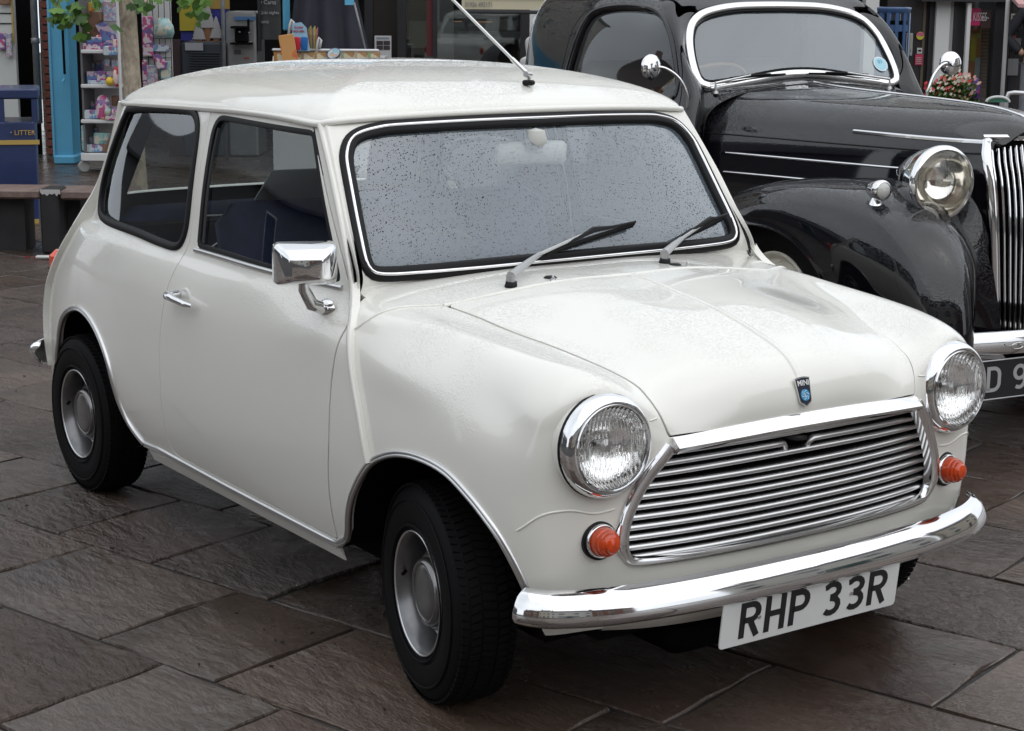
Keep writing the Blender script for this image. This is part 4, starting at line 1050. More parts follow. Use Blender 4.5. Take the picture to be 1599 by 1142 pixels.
trim('frame_seal', inset(wo, .038), oscr, halfround(.008, .006), RUBBER, oscreen, step=.02, lift=.002)
# bonnet and scuttle
def bon(x, w, zc, zb=.50, dx=0.0):
    return [(x, w * 1.0, zb), (x, w * 1.03, .78), (x, w * 1.01, .94), (x, w * .95, 1.035), (x + dx * .3, w * .76, zc - .050), (x + dx * .7, w * .42, zc - .012), (x + dx, 0, zc)]
rows = [bon(.505, .190, 1.085, .40, .03), bon(.45, .222, 1.115, .40, .02), bon(.30, .295, 1.145, .45), bon(.0, .370, 1.160, .5), bon(-.35, .440, 1.168, .5), bon(-.66, .500, 1.178, .45), bon(-.80, .540, 1.192, .40, -.03)]
r_ = bon(-.835, .56, 1.20, .36, -.035); rows.append(r_)
P, N, Q = grid_surf(rows, 4); obon = orient(P, N, Q, (-.2, 0, .6))
bonnet_o = obon.build('bonnet', BPAINT, old, depth=.01, inner=PAINT_IN)
BVb = BVHTree.FromPolygons([tuple(p) for p in obon.V], [tuple(q) for q in obon.F])
def bside(x, z, s=-1):
    h = BVb.ray_cast(Vector((x, 2 * s, z)), Vector((0, -s, 0)))
    return (h[0], h[1] if h[1].y * s > 0 else -h[1]) if h[0] is not None else (Vector((x, .4 * s, z)), Vector((0, s, 0)))
def btop(x, y):
    h = BVb.ray_cast(Vector((x, y, 3)), Vector((0, 0, -1)))
    return (h[0], h[1] if h[1].z > 0 else -h[1]) if h[0] is not None else (Vector((x, y, 1.15)), Vector((0, 0, 1)))
for s in (-1, 1):
    f = lambda x, z, s=s: bside(x, z, s)
    trim('bonnet_strip', [(-.655, .925), (.30, .932)], f, halfround(.010, .007), CHROME, bonnet_o, closed=False, step=.03)
    trim('bonnet_strip', [(-.655, .850), (.28, .862)], f, halfround(.010, .007), CHROME, bonnet_o, closed=False, step=.03)
    trim('bonnet_joint', [(-.80, .995), (.48, 1.000)], f, halfround(.006, .002), RUBBER, bonnet_o, closed=False, step=.03)
    trim('hinge_strip', [(-.05, 1.046), (.49, 1.040)], f, [(-.007, -.004), (-.007, .004), (0, .008), (.007, .004), (.007, -.004)], CHROME, bonnet_o, closed=False, step=.03)
mb = MB(); mb.tube([btop(x, 0)[0] + Vector((0, 0, .002)) for x in np.linspace(-.78, .50, 20)], .005, 6); mb.build('centre_hinge', CHROME, bonnet_o, True)
# scuttle panel behind the bonnet, up to the screen foot
rows = [[(-.80, .56, .36), (-.80, .57, .70), (-.80, .565, .95), (-.80, .545, 1.07), (-.79, .44, 1.140), (-.785, .24, 1.178), (-.78, 0, 1.190)],
        [(-.83, .60, .36), (-.83, .61, .70), (-.84, .600, .95), (-.845, .575, 1.09), (-.848, .46, 1.160), (-.862, .25, 1.185), (-.872, 0, 1.205)]]
# bulkhead ring: a short collar of its own
P, N, Q = grid_surf([[(x + .035, y * .97, z - .004) for x, y, z in rows[0]], rows[0], rows[1], [(x - .04, y * 1.05, z + .0) for x, y, z in rows[1]]], 3)
orient(P, N, Q, (-.8, 0, .6)).build('scuttle', BPAINT, old, depth=.004)
# front wings
K = [(-.80, .36), (-.66, .56), (-.47, .735), (-.26, .838), (-.02, .885), (.22, .897), (.45, .872), (.655, .800), (.80, .672), (.862, .50), (.87, .33)]
Lp = [(-.60, .28), (-.53, .42), (-.44, .555), (-.29, .665), (-.09, .728), (.14, .722), (.31, .650), (.415, .540), (.47, .43), (.50, .33), (.50, .26)]
Yo = [.775, .78, .79, .795, .80, .80, .795, .785, .765, .735, .71]
rows = []
for i in range(len(K)):
    k, l, yo = np.array(K[i]), np.array(Lp[i]), Yo[i]
    m1 = k * .80 + l * .20; m2 = k * .42 + l * .58; e = max(0, (i - 6) / 4.)
    q = lambda p, y: (p[0], y, p[1])
    kin = k + np.array([-.34 * e ** .8 - .01, -.035])
    rows.append([q(kin, .33 if i < 8 else .30), q(k + np.array([-.135 * e, -.006]), .45), q(k, .56 + .0 * e), q(k * .94 + l * .06, .66 - .02 * e), q(m1, .735 - .03 * e), q(m2, yo - .01), q(l, yo), q(l * .98 + np.array([0, .36]) * .02, yo - .03), q(l + np.array([0, .02]), .55)])
P, N, Q = grid_surf(rows, 3, mirror=False)
for s in (-1, 1):
    PP = P * np.array([1, s, 1]); S_ = Surf(PP, N * np.array([1, s, 1]), Q if s > 0 else Q[:, ::-1])
    ctr = np.array([.05, s * .55, .45])
    if np.einsum('ij,ij->i', PP - ctr, S_.N).mean() < 0: S_.N = -S_.N; S_.F = S_.F[:, ::-1]
    fo = S_.build('front_wing', BPAINT, old, depth=0)
    # sidelight on the wing
    BVf = BVHTree.FromPolygons([tuple(p) for p in PP], [tuple(q) for q in Q])
    h = BVf.ray_cast(Vector((.47, s * .655, 2)), Vector((0, 0, -1)))[0]
    sl = empty('sidelight', h); sl.parent = old
    mb = MB(); mb.tube([(0, 0, -.01), (0, 0, .02)], [.028, .012], 14); mb.lathe([(0, -.085), (.014, -.075), (.026, -.050), (.034, -.02), (.036, .0), (.033, .008), (.029, .010)], 24, 'x', (.03, 0, .042)); mb.build('lamp_shell', CHROME, sl, 50)
    mb = MB(); mb.lathe([(.030, .006), (.022, .014), (.010, .018), (0, .019)], 20, 'x', (.03, 0, .042)); mb.build('lens', mat('frosted_lens', (.55, .55, .52), .2, coat=.5), sl, True)
# valances between wings and bonnet, and behind the grille
mb = MB(); mb.box((.15, 0, .50), (.64, .66, .34)); mb.box((-1.8, 0, .30), (2.2, 1.2, .12)); mb.box((.46, 0, .62), (.08, .36, .60)); mb.build('chassis', BLACK, old)
for s in (-1, 1):
    rows = [[(.44, s * .18, .98), (.52, s * .19, .70), (.60, s * .18, .36)], [(.40, s * .25, .90), (.50, s * .26, .66), (.56, s * .27, .34)], [(.30, s * .34, .84), (.46, s * .36, .66), (.50, s * .38, .34)]]
    P2, N2, Q2 = grid_surf(rows, 3, mirror=False); orient(P2, N2, Q2, (0, 0, .3)).build('wing_valance', BPAINT, old, depth=0)
# grille: pointed shell with tall bright bars
def gpt(t, z):       # t -1..1 across
    w = np.interp(z, [.36, .50, .80, 1.0, 1.045], [.142, .156, .184, .190, .172]); xx = .60 - .055 * abs(t) ** 1.3 - .06 * max(0, (z - .75) / .3) ** 2 + .01 * (1 - z)
    return Vector((xx, t * w, z))
NB = 19
for k in range(NB):
    t = -1 + 2 * k / (NB - 1); zt = 1.035 - .02 * abs(t) ** 2
    pth = [gpt(t, z) for z in np.linspace(.375, zt, 14)]
    V, F = sweep(pth, [Vector((1, t * .3, .1))] * 14, [(-.0048, -.02), (-.0048, 0), (-.0022, .006), (.0022, .006), (.0048, 0), (.0048, -.02)]); obj('grille_bar', V, F, CHROME, old, smooth=50)
mb = MB(); mb.add([gpt(t, z) - Vector((.03, 0, 0)) for z in np.linspace(.37, 1.04, 8) for t in (-1, -.5, 0, .5, 1)], [(r * 5 + c, r * 5 + c + 1, r * 5 + c + 6, r * 5 + c + 5) for r in range(7) for c in range(4)]); mb.build('grille_backing', BLACK, old)
for s in (-1, 1):
    pth = [gpt(s * 1.09, z) for z in np.linspace(.36, 1.05, 16)]
    V, F = sweep(pth, [Vector((.8, s * .6, .1))] * 16, [(-.016, -.02), (-.016, 0), (-.008, .006), (.008, .006), (.016, 0), (.016, -.02)]); obj('grille_shell', V, F, CHROME, old, smooth=50)
pth = [gpt(t, 1.056) + Vector((-.004, 0, 0)) for t in np.linspace(-1.15, 1.15, 15)]
V, F = sweep(pth, [Vector((1, 0, .3))] * 15, [(-.010, -.03), (-.010, .002), (0, .010), (.010, .004), (.012, -.03)]); obj('grille_cap', V, F, CHROME, old, smooth=50)
# headlamps
for s in (-1, 1):
    hl_ = empty('headlight', (.545, s * .455, .918)); hl_.parent = old; hl_.rotation_euler = (0, R(-1), R(4 * s))
    mb = MB(); mb.lathe([(0, -.215), (.030, -.205), (.062, -.165), (.092, -.11), (.112, -.055), (.122, -.01), (.124, .008), (.124, .018)], 48, 'x'); mb.build('lamp_bowl', CHROME, hl_, True)
    mb = MB(); mb.lathe([(.126, .006), (.128, .016), (.126, .028), (.120, .036), (.113, .038), (.1115, .032)], 56, 'x'); mb.tube([(.02, 0, -.130), (.03, 0, -.118)], .008); mb.build('lamp_rim', CHROME, hl_, 50)
    mb = MB(); mb.lathe([(.112, .026), (.104, .0), (.088, -.035), (.06, -.062), (.025, -.078), (0, -.08)], 40, 'x'); mb.build('reflector', REFLECTOR_W, hl_, True) if False else mb.build('reflector', mat('aged_reflector', (.86, .83, .76), .10, metal=1.0), hl_, True)
    V, F = [], []; nr, na = 24, 96
    for i in range(nr + 1):
        rr = .1120 * i / nr
        for k in range(na):
            a = 2 * math.pi * k / na; y, z = rr * math.cos(a), rr * math.sin(a)
            V.append((.032 + .022 * (1 - (rr / .112) ** 2) + .0007 * abs(math.sin(math.pi * y / .0085)) * min(1, (nr - i) / 3), y, z))
    for i in range(nr):
        for k in range(na): F.append((i * na + k, (i + 1) * na + k, (i + 1) * na + (k + 1) % na, i * na + (k + 1) % na))
    obj('lamp_lens', V, F, LENS, hl_, smooth=True)
    mb = MB(); mb.tube([(-.06, 0, -.10), (-.09, -.02 * s, -.20)], [.03, .035], 12); mb.build('lamp_stalk', BPAINT, hl_, True)
# bumper and black plate
P = [Vector((.83 - .14 * (abs(y) / .85) ** 2.2, y, .408)) for y in np.linspace(-.86, .86, 41)]
V, F = sweep(P, [Vector((1, p.y * .4, 0)).normalized() for p in P], [(-.042, -.004), (-.042, .004), (-.028, .012), (-.006, .016), (.012, .014), (.026, .008), (.034, -.004), (.034, -.012)])
bumper_o = obj('front_bumper', V, F, CHROME, old, smooth=45)
mb = MB()
for k in range(3):
    yc = -.335 + k * .052
    mb.tube([(.833 + .012, yc + .026 * math.cos(a), .398 + .010 * math.sin(a)) for a in np.linspace(0, 2 * math.pi, 20, False)], .0022, 6, closed=True)
mb.build('bumper_pattern', ALLOY, bumper_o, True)
BPM = Matrix.Translation((.815, -.13, .283)) @ Matrix(((0, 0, 1, 0), (1, 0, 0, 0), (0, 1, 0, 0), (0, 0, 0, 1)))
mb = MB(); mb.prism(rounded([(-.34, -.068), (.34, -.068), (.34, .068), (-.34, .068)], .012, 4), -.006, 0, 'z'); mb.xf(BPM); bpl = mb.build('number_plate', PLATEK, old)
mb = MB(); rp = rounded([(-.338, -.066), (.338, -.066), (.338, .066), (-.338, .066)], .012, 4); mb.tube([BPM @ Vector((a, b, .001)) for a, b in rp], .0024, 6, closed=True); mb.build('plate_border', SILVER, bpl, True)
plate_text('D 9R', -.305, .090, SILVER, bpl, BPM @ Matrix.Translation((0, .002, .0004)), 'plate_digit', .083, .030, 11, 1.15)
# wheels
def old_wheel(x, y, rz):
    w = empty('wheel', (x, y, .402), rz); w.parent = old
    mb = MB(); mb.lathe([(.222, -.050), (.240, -.064), (.28, -.072), (.335, -.071), (.375, -.062), (.394, -.043), (.400, 0), (.394, .043), (.375, .062), (.335, .073), (.29, .072), (.240, .064), (.222, .050)], 56, 'y'); mb.build('tyre', TYRE, w, True)
    mb = MB(); mb.lathe([(.0, -.030), (.10, -.030), (.135, -.042), (.165, -.046), (.185, -.040), (.197, -.044), (.205, -.058), (.213, -.062), (.219, -.056), (.216, -.03)], 56, 'y'); mb.tube([(.02, -.05, .19), (.02, -.065, .185)], .004, 6); mb.xf(Matrix.Diagonal((1.03, 1, 1.03, 1))); mb.build('rim', CREAMW, w, 50)
    mb = MB(); mb.lathe([(0, -.068), (.05, -.064), (.085, -.052), (.10, -.036), (.102, -.03)], 40, 'y'); mb.build('hub_cap', CHROME, w, True)
    return w
ow = old_wheel(0, -.657, 0)
for (x, y, rz) in ((0, .657, math.pi), (-2.75, -.67, 0), (-2.75, .67, math.pi)):
    w = copy_tree(ow); w.parent = old; w.location = (x, y, .402); w.rotation_euler = (0, 0, rz)
# rear wings and boot, mostly hidden
for s in (-1, 1):
    rows = []
    for a in np.linspace(R(200), R(-20), 9):
        cx_, cz_ = -2.75 + .47 * math.cos(a), .38 + .46 * math.sin(a); lx, lz = -2.75 + .36 * math.cos(a), .38 + .30 * math.sin(a)
        rows.append([(cx_, s * .45, cz_), (cx_, s * .62, cz_), (cx_ * .6 + lx * .4, s * .75, cz_ * .6 + lz * .4), (lx, s * .79, lz)])
    P2, N2, Q2 = grid_surf(rows, 2, mirror=False); orient(P2, N2, Q2, (-2.75, s * .5, .3)).build('rear_wing', BPAINT, old, depth=0)
    mb = MB(); mb.box((-1.5, s * .70, .33), (1.45, .22, .04), 0, .015); mb.build('running_board', RUBBER, old)
# mirrors on curved arms
for s in (-1, 1):
    mr = empty('wing_mirror', (-.80, s * .60, 1.085)); mr.parent = old
    hp = Vector((-.027, s * .157, .170))
    mb = MB(); mb.tube([tuple(p) for p in spline([(0, 0, -.01), (.01, s * .01, .06), (.004, s * .045, .125), (-.012, s * .10, .165), (-.022, s * .157, .172)], 6)], .0062, 8); mb.build('mirror_arm', CHROME, mr, True)
    mb = MB(); mb.lathe([(.0505, -.006), (.052, .002), (.048, .010), (.034, .017), (.016, .021), (.012, .030), (0, .031)], 32, 'x'); mb.lathe([(0, -.006), (.0505, -.006)], 32, 'x'); hd = mb.build('mirror_head', CHROME, mr, 40); hd.location = hp; hd.rotation_euler = (0, R(-4), R(-14 * s if s < 0 else -10))
# wipers along the foot of the screen
for (y0, y1, yp) in ((-.46, -.10, -.46), (.02, .40, .42)):
    w = empty('wiper', (0, 0, 0)); w.parent = old
    def wp(y, o): p, n = oscr(y, 1.178 + .030 * (1 - (y / .5) ** 2)); return p + n * o
    mb = MB(); mb.tube([wp(yp, .0) + Vector((.05, 0, -.03)), wp(yp, .03) + Vector((.02, 0, -.01)), wp((y0 + y1) / 2, .035)], [.007, .006, .0035], 8); mb.lathe([(0, .012), (.010, .01), (.012, 0)], 12, 'z', tuple(wp(yp, 0) + Vector((.05, 0, -.035))))
    mb.build('wiper_arm', ALLOY, w, 40)
    mb = MB(); mb.tube([wp(y, .022) for y in np.linspace(y0, y1, 8)], .005, 6); mb.tube([wp(y, .032) for y in np.linspace(y0 + .08, y1 - .08, 5)], .0035, 6); mb.build('wiper_blade', RUBBER, w, True)
# tax disc inside the glass
def disc(name, c, r, m, parent, o):
    mb = MB(); p, n = oscr(*c); x = Vector((0, 1, 0)); y = n.cross(x)
    mb.add([p + n * o + x * r * math.cos(a) + y * r * math.sin(a) for a in np.linspace(0, 2 * math.pi, 28, False)], [tuple(range(28))]); return mb.build(name, m, parent)
td = disc('tax_disc', (.440, 1.252), .036, mat('disc_paper', (.62, .74, .78), .5), oscreen, .002)
for k, m_ in enumerate((.030,)): disc('disc_print', (.440, 1.252), m_, mat('disc_blue', (.36, .62, .72), .5), td, .0026)
pz, nz_ = oscr(.440, 1.252); yv = nz_.cross(Vector((0, 1, 0)))
TM = Matrix(((0, yv.x, nz_.x, pz.x), (1, yv.y, nz_.y, pz.y), (0, yv.z, nz_.z, pz.z), (0, 0, 0, 1)))
text_obj('disc_number', '01', .026, mat('disc_text', (.05, .22, .40), .5), td, TM @ Matrix.Translation((0, .010, .0034)), extrude=.0002)
# inside: steering wheel, seat, dash
mb = MB(); mb.tube([(.20 * math.cos(a), .20 * math.sin(a), 0) for a in np.linspace(0, 2 * math.pi, 40, False)], .011, 8, closed=True)
for a in (R(90), R(210), R(330)): mb.tube([(0, 0, -.03), (.20 * math.cos(a), .20 * math.sin(a), 0)], .006, 6)
sw2 = mb.build('steering_wheel', mat('brown_bakelite', (.16, .09, .04), .3), old, True); sw2.location = (-1.17, -.30, 1.13); sw2.rotation_euler = (0, R(-38), 0)
mb = MB(); mb.box((-1.75, 0, .95), (.18, 1.1, .60), 0, .05); mb.box((-1.5, 0, .62), (.5, 1.1, .2), 0, .05); mb.build('front_seat', mat('brown_leather', (.05, .025, .015), .5), old, 50)
mb = MB(); mb.box((-.93, 0, 1.06), (.12, 1.02, .15), 0, .03); mb.build('dashboard', BLACK, old, 50)
# ------------------------------------------------------------------ street: materials
def stone_mat():
    m = mat('wet_sandstone', (.07, .065, .06), .4); N, L = nt(m); b = N['Principled BSDF']
    g = N.new('ShaderNodeNewGeometry'); oi = N.new('ShaderNodeObjectInfo')
    mp = N.new('ShaderNodeMapping'); mp.inputs['Rotation'].default_value = (0, 0, R(-55)); mp.inputs['Scale'].default_value = (1, 2.6, 1)
    ad = N.new('ShaderNodeVectorMath'); ad.operation = 'ADD'
    cx_ = N.new('ShaderNodeCombineXYZ'); m10 = N.new('ShaderNodeMath'); m10.operation = 'MULTIPLY'; m10.inputs[1].default_value = 37.0
    L.new(oi.outputs['Random'], m10.inputs[0]); L.new(m10.outputs[0], cx_.inputs[2]); L.new(g.outputs['Position'], ad.inputs[0]); L.new(cx_.outputs[0], ad.inputs[1])
    L.new(ad.outputs[0], mp.inputs['Vector'])
    def noise(sc, det, src, rough=.6):
        n = N.new('ShaderNodeTexNoise'); n.inputs['Scale'].default_value = sc; n.inputs['Detail'].default_value = det; n.inputs['Roughness'].default_value = rough; L.new(src, n.inputs['Vector']); return n.outputs['Fac']
    tone = N.new('ShaderNodeValToRGB'); el = tone.color_ramp.elements
    el[0].position = 0; el[0].color = (0.0587, 0.0428, 0.0334, 1); el[1].position = 1; el[1].color = (0.0735, 0.0539, 0.0420, 1)
    for p, c in ((.2, (0.0506, 0.0292, 0.0204, 1)), (.38, (0.0857, 0.0597, 0.0442, 1)), (.55, (0.0587, 0.0337, 0.0237, 1)), (.72, (0.0670, 0.0507, 0.0410, 1)), (.86, (0.0554, 0.0324, 0.0227, 1))):
        e = tone.color_ramp.elements.new(p); e.color = c
    L.new(oi.outputs['Random'], tone.inputs['Fac'])
    big = noise(2.2, 5, ad.outputs[0]); r1 = N.new('ShaderNodeMapRange'); r1.inputs['From Min'].default_value = .3; r1.inputs['From Max'].default_value = .7; r1.inputs['To Min'].default_value = .58; r1.inputs['To Max'].default_value = 1.35; L.new(big, r1.inputs['Value'])
    fine = noise(70, 4, ad.outputs[0], .7); r2 = N.new('ShaderNodeMapRange'); r2.inputs['From Min'].default_value = .3; r2.inputs['From Max'].default_value = .7; r2.inputs['To Min'].default_value = .72; r2.inputs['To Max'].default_value = 1.30; L.new(fine, r2.inputs['Value'])
    mm = N.new('ShaderNodeMath'); mm.operation = 'MULTIPLY'; L.new(r1.outputs[0], mm.inputs[0]); L.new(r2.outputs[0], mm.inputs[1])
    mx_ = N.new('ShaderNodeMix'); mx_.data_type = 'RGBA'; mx_.blend_type = 'MULTIPLY'; mx_.inputs['Factor'].default_value = 1; L.new(tone.outputs['Color'], mx_.inputs['A']); L.new(mm.outputs[0], mx_.inputs['B'])
    # pale grit specks
    v = N.new('ShaderNodeTexVoronoi'); v.inputs['Scale'].default_value = 26; L.new(g.outputs['Position'], v.inputs['Vector'])
    sp = N.new('ShaderNodeMath'); sp.operation = 'LESS_THAN'; sp.inputs[1].default_value = .05; L.new(v.outputs['Distance'], sp.inputs[0])
    sc_ = N.new('ShaderNodeSeparateColor'); L.new(v.outputs['Color'], sc_.inputs['Color']); gt = N.new('ShaderNodeMath'); gt.operation = 'GREATER_THAN'; gt.inputs[1].default_value = .86; L.new(sc_.outputs['Red'], gt.inputs[0])
    an = N.new('ShaderNodeMath'); an.operation = 'MULTIPLY'; L.new(sp.outputs[0], an.inputs[0]); L.new(gt.outputs[0], an.inputs[1])
    mg = N.new('ShaderNodeMix'); mg.data_type = 'RGBA'; L.new(an.outputs[0], mg.inputs['Factor']); L.new(mx_.outputs['Result'], mg.inputs['A']); mg.inputs['B'].default_value = (.30, .29, .27, 1)
    L.new(mg.outputs['Result'], b.inputs['Base Color'])
    # wetness: film lies in patches
    wet = noise(3.1, 6, ad.outputs[0]); rr = N.new('ShaderNodeMapRange'); rr.inputs['From Min'].default_value = .35; rr.inputs['From Max'].default_value = .65; rr.inputs['To Min'].default_value = .46; rr.inputs['To Max'].default_value = .17; L.new(wet, rr.inputs['Value']); L.new(rr.outputs[0], b.inputs['Roughness'])
    # riven relief, strength differs from stone to stone
    riv = noise(11, 9, mp.outputs[0], .60); rv2 = noise(120, 3, ad.outputs[0])
    k = N.new('ShaderNodeMath'); k.operation = 'MULTIPLY_ADD'; k.inputs[1].default_value = .10; L.new(rv2, k.inputs[0]); L.new(riv, k.inputs[2])
    st = N.new('ShaderNodeMapRange'); st.inputs['To Min'].default_value = .10; st.inputs['To Max'].default_value = 1.0
    ad2 = N.new('ShaderNodeMath'); ad2.operation = 'FRACT'; L.new(m10.outputs[0], ad2.inputs[0]); L.new(ad2.outputs[0], st.inputs['Value'])
    bp = N.new('ShaderNodeBump'); bp.inputs['Distance'].default_value = .055; L.new(st.outputs[0], bp.inputs['Strength']); L.new(k.outputs[0], bp.inputs['Height']); L.new(bp.outputs['Normal'], b.inputs['Normal'])
    b.inputs['Coat Weight'].default_value = .45; b.inputs['Coat Roughness'].default_value = .12; L.new(bp.outputs['Normal'], b.inputs['Coat Normal'])   # film of rain water
    return m
STONE = stone_mat()
JOINT = mat('dark_joint_sand', (.022, .020, .019), .8, noise=(30, .4), bump=(60, .6, .01))

# ------------------------------------------------------------------ paving: courses 0.46 m deep, turned 16 degrees from the white car
PAV = R(16.0)
mb = MB(); mb.box((-8, 4, -.0475), (70, 70, .08)); ground = tag(mb.build('pavement', JOINT), kind='structure')
ca, sa = math.cos(PAV), math.sin(PAV)
def uvw(u, v): return (u * ca - v * sa, u * sa + v * ca)
def slab_mesh(seed):
    rg2 = np.random.default_rng(seed); pts = []
    n = 5; edge = []
    for (a, b) in (((-1, -1), (1, -1)), ((1, -1), (1, 1)), ((1, 1), (-1, 1)), ((-1, 1), (-1, -1))):
        for k in range(n):
            t = k / n; edge.append((np.array(a) * (1 - t) + np.array(b) * t) * .5)
    edge = [e + rg2.normal(0, .006, 2) * (1 if i % n else .3) for i, e in enumerate(edge)]
    m = len(edge); V = []
    for z, sh in ((-.5, 1.0), (.42, 1.0), (.5, .990)):
        for e in edge: V.append((e[0] * sh, e[1] * sh, z + (rg2.normal(0, .03) if z == .5 else 0)))
    V.append((0, 0, .5)); c = len(V) - 1; F = []
    for r in range(2):
        for k in range(m): F.append((r * m + k, r * m + (k + 1) % m, (r + 1) * m + (k + 1) % m, (r + 1) * m + k))
    for k in range(m): F.append((2 * m + k, 2 * m + (k + 1) % m, c))
    me = bpy.data.meshes.new('flagstone'); me.from_pydata(V, [], F); me.materials.append(STONE); return me
SM = [slab_mesh(i) for i in range(12)]
V0 = [-.87 + .4625 * k for k in range(-4, 30)]
known = {-.87 - .4625: [-.78], -.87: [-1.64, -1.03, -.61, -2.15], -.87 + .4625: [-2.21, -1.81, -1.40, .30, -.93], -.87 + 2 * .4625: [.70, .06], -.87 + 4 * .4625: [.416]}
slabs = []
for v0 in V0:
    rg3 = random.Random(int(v0 * 1000)); cuts = next((sorted(c) for k, c in known.items() if abs(k - v0) < .01), [rg3.uniform(-.3, .3)])
    cs = list(cuts); a = cs[0]
    while a > -19: a -= rg3.choice((.40, .46, .55, .62, .70, .78)); cs.insert(0, a)
    a = cs[-1]
    while a < 5: a += rg3.choice((.40, .46, .55, .62, .70, .78)); cs.append(a)
    # fill wide gaps between the known joints
    i = 0
    while i < len(cs) - 1:
        if cs[i + 1] - cs[i] > .95: cs.insert(i + 1, cs[i] + (cs[i + 1] - cs[i]) * rg3.uniform(.42, .58))
        else: i += 1
    for i in range(len(cs) - 1): slabs.append((cs[i], cs[i + 1], v0, v0 + .4625))
def inframe(x, y):
    d = np.array([x, y, 0]) - CAM; z = d @ fw
    if z < .3: return None
    px, py = 799.5 + FPX * (d @ rt) / z, 563.8 - FPX * (d @ up) / z
    return z if -120 < px < 1720 and py < 1330 else None
vis = []; rest = []
for s_ in slabs:
    x, y = uvw((s_[0] + s_[1]) / 2, (s_[2] + s_[3]) / 2); z = inframe(x, y)
    (vis if z is not None and z < 15 else rest).append((z or 99, s_))
vis.sort(key=lambda t: t[0]); rest += vis[290:]; vis = vis[:290]
rs = random.Random(3); stm = MB()
for k, (z, (a, b, c, d)) in enumerate(vis):
    o = bpy.data.objects.new('flagstone', SM[rs.randrange(12)]); col.objects.link(o); o.parent = ground
    x, y = uvw((a + b) / 2, (c + d) / 2); o.location = (x, y, -.028 + rs.uniform(-.0011, .0011)); o.scale = (b - a - .013, d - c - .013, .056)
    o.rotation_euler = (rs.uniform(-.002, .002), rs.uniform(-.002, .002), PAV + rs.uniform(-.004, .004) + (math.pi if rs.random() < .5 else 0))
for z, (a, b, c, d) in rest:
    x, y = uvw((a + b) / 2, (c + d) / 2); stm.box((x, y, -.03), (b - a - .013, d - c - .013, .06), PAV)
tag(stm.build('distant_flagstones', STONE, ground), kind='stuff')
# grit and petals lying about
rg4 = random.Random(5); mb = MB(); mb2 = MB()
for k in range(150):
    u, v = rg4.uniform(-4, 1.6), rg4.uniform(-1.6, 2.6); x, y = uvw(u, v); s_ = rg4.uniform(.002, .005)
    (mb if k % 6 else mb2).box((x, y, .003), (s_ * rg4.uniform(1, 3), s_, .004), rg4.uniform(0, 3))
tag(mb.build('grit', mat('dark_litter', (.02, .018, .016), .7)), kind='stuff'); tag(mb2.build('pale_grit', mat('pale_litter', (.5, .48, .44), .7)), kind='stuff')

# ------------------------------------------------------------------ helpers for things along the shop fronts
def gD(py):          # ground distance seen at picture height py
    d = fw - up * (py - 563.83) / FPX; t = -CAM[2] / d[2]; return float(t * math.hypot(d[0], d[1]))
def pbox(name, px0, py0, px1, py1, D, th, m, parent=None, bev=0.0, rz=0.0, ground_=False, mbx=None):
    """a box seen between two picture columns and rows at distance D (front face), real size, th deep"""
    a, b = at(px0, py0, D), at(px1, py1, D); pm = (at(px0, py1, D) + at(px1, py1, D)) / 2; tpm = (at(px0, py0, D) + at(px1, py0, D)) / 2
    w = (at(px1, py0, D) - at(px0, py0, D)).length; z1 = tpm.z; z0 = 0.0 if ground_ else pm.z
    e2 = Vector((-math.sin(STREET), math.cos(STREET), 0)); c = (pm + tpm) / 2; c.z = (z0 + z1) / 2; c = c + e2 * th / 2
    mbl = mbx or MB(); loc = Vector((0, 0, 0)) if mbx else c
    if mbx: mbl.box(tuple(c), (w, th, z1 - z0), STREET + rz, bev); return None
    mbl.box((0, 0, 0), (w, th, z1 - z0), 0, bev)
    o = mbl.build(name, m, None, 40 if bev else False); o.location = c; o.rotation_euler = (0, 0, STREET + rz)
    if parent is not None:
        o.parent = parent; o.matrix_parent_inverse = Matrix.LocRotScale(parent.location, parent.rotation_euler, parent.scale).inverted()
    return o
def pkeep(o, parent):
    o.parent = parent; o.matrix_parent_inverse = Matrix.LocRotScale(parent.location, parent.rotation_euler, parent.scale).inverted(); return o
def root(name, px, D, label, cat, group=None):
    p = at(px, 300, D); return empty(name, (p.x, p.y, 0), STREET, label, cat, group)
def pack(name, a, b, c, scale=30):
    """printed packaging: patches of colour"""
    if name in MATS: return MATS[name]
    m = mat(name, a, .35, coat=.3); N, L = nt(m); t = N.new('ShaderNodeTexCoord'); v = N.new('ShaderNodeTexVoronoi'); v.inputs['Scale'].default_value = scale
    n = N.new('ShaderNodeTexNoise'); n.inputs['Scale'].default_value = scale * .6; L.new(t.outputs['Object'], n.inputs['Vector'])
    ad = N.new('ShaderNodeMix'); ad.data_type = 'RGBA'; ad.inputs['Factor'].default_value = .12; L.new(t.outputs['Object'], ad.inputs['A']); L.new(n.outputs['Color'], ad.inputs['B']); L.new(ad.outputs['Result'], v.inputs['Vector'])
    s_ = N.new('ShaderNodeSeparateColor'); L.new(v.outputs['Color'], s_.inputs['Color']); r = N.new('ShaderNodeValToRGB'); r.color_ramp.interpolation = 'CONSTANT'
    e = r.color_ramp.elements; e[0].color = (*a, 1); e[1].position = .45; e[1].color = (*b, 1); q = e.new(.75); q.color = (*c, 1)
    L.new(s_.outputs['Red'], r.inputs['Fac']); L.new(r.outputs['Color'], N['Principled BSDF'].inputs['Base Color']); return m
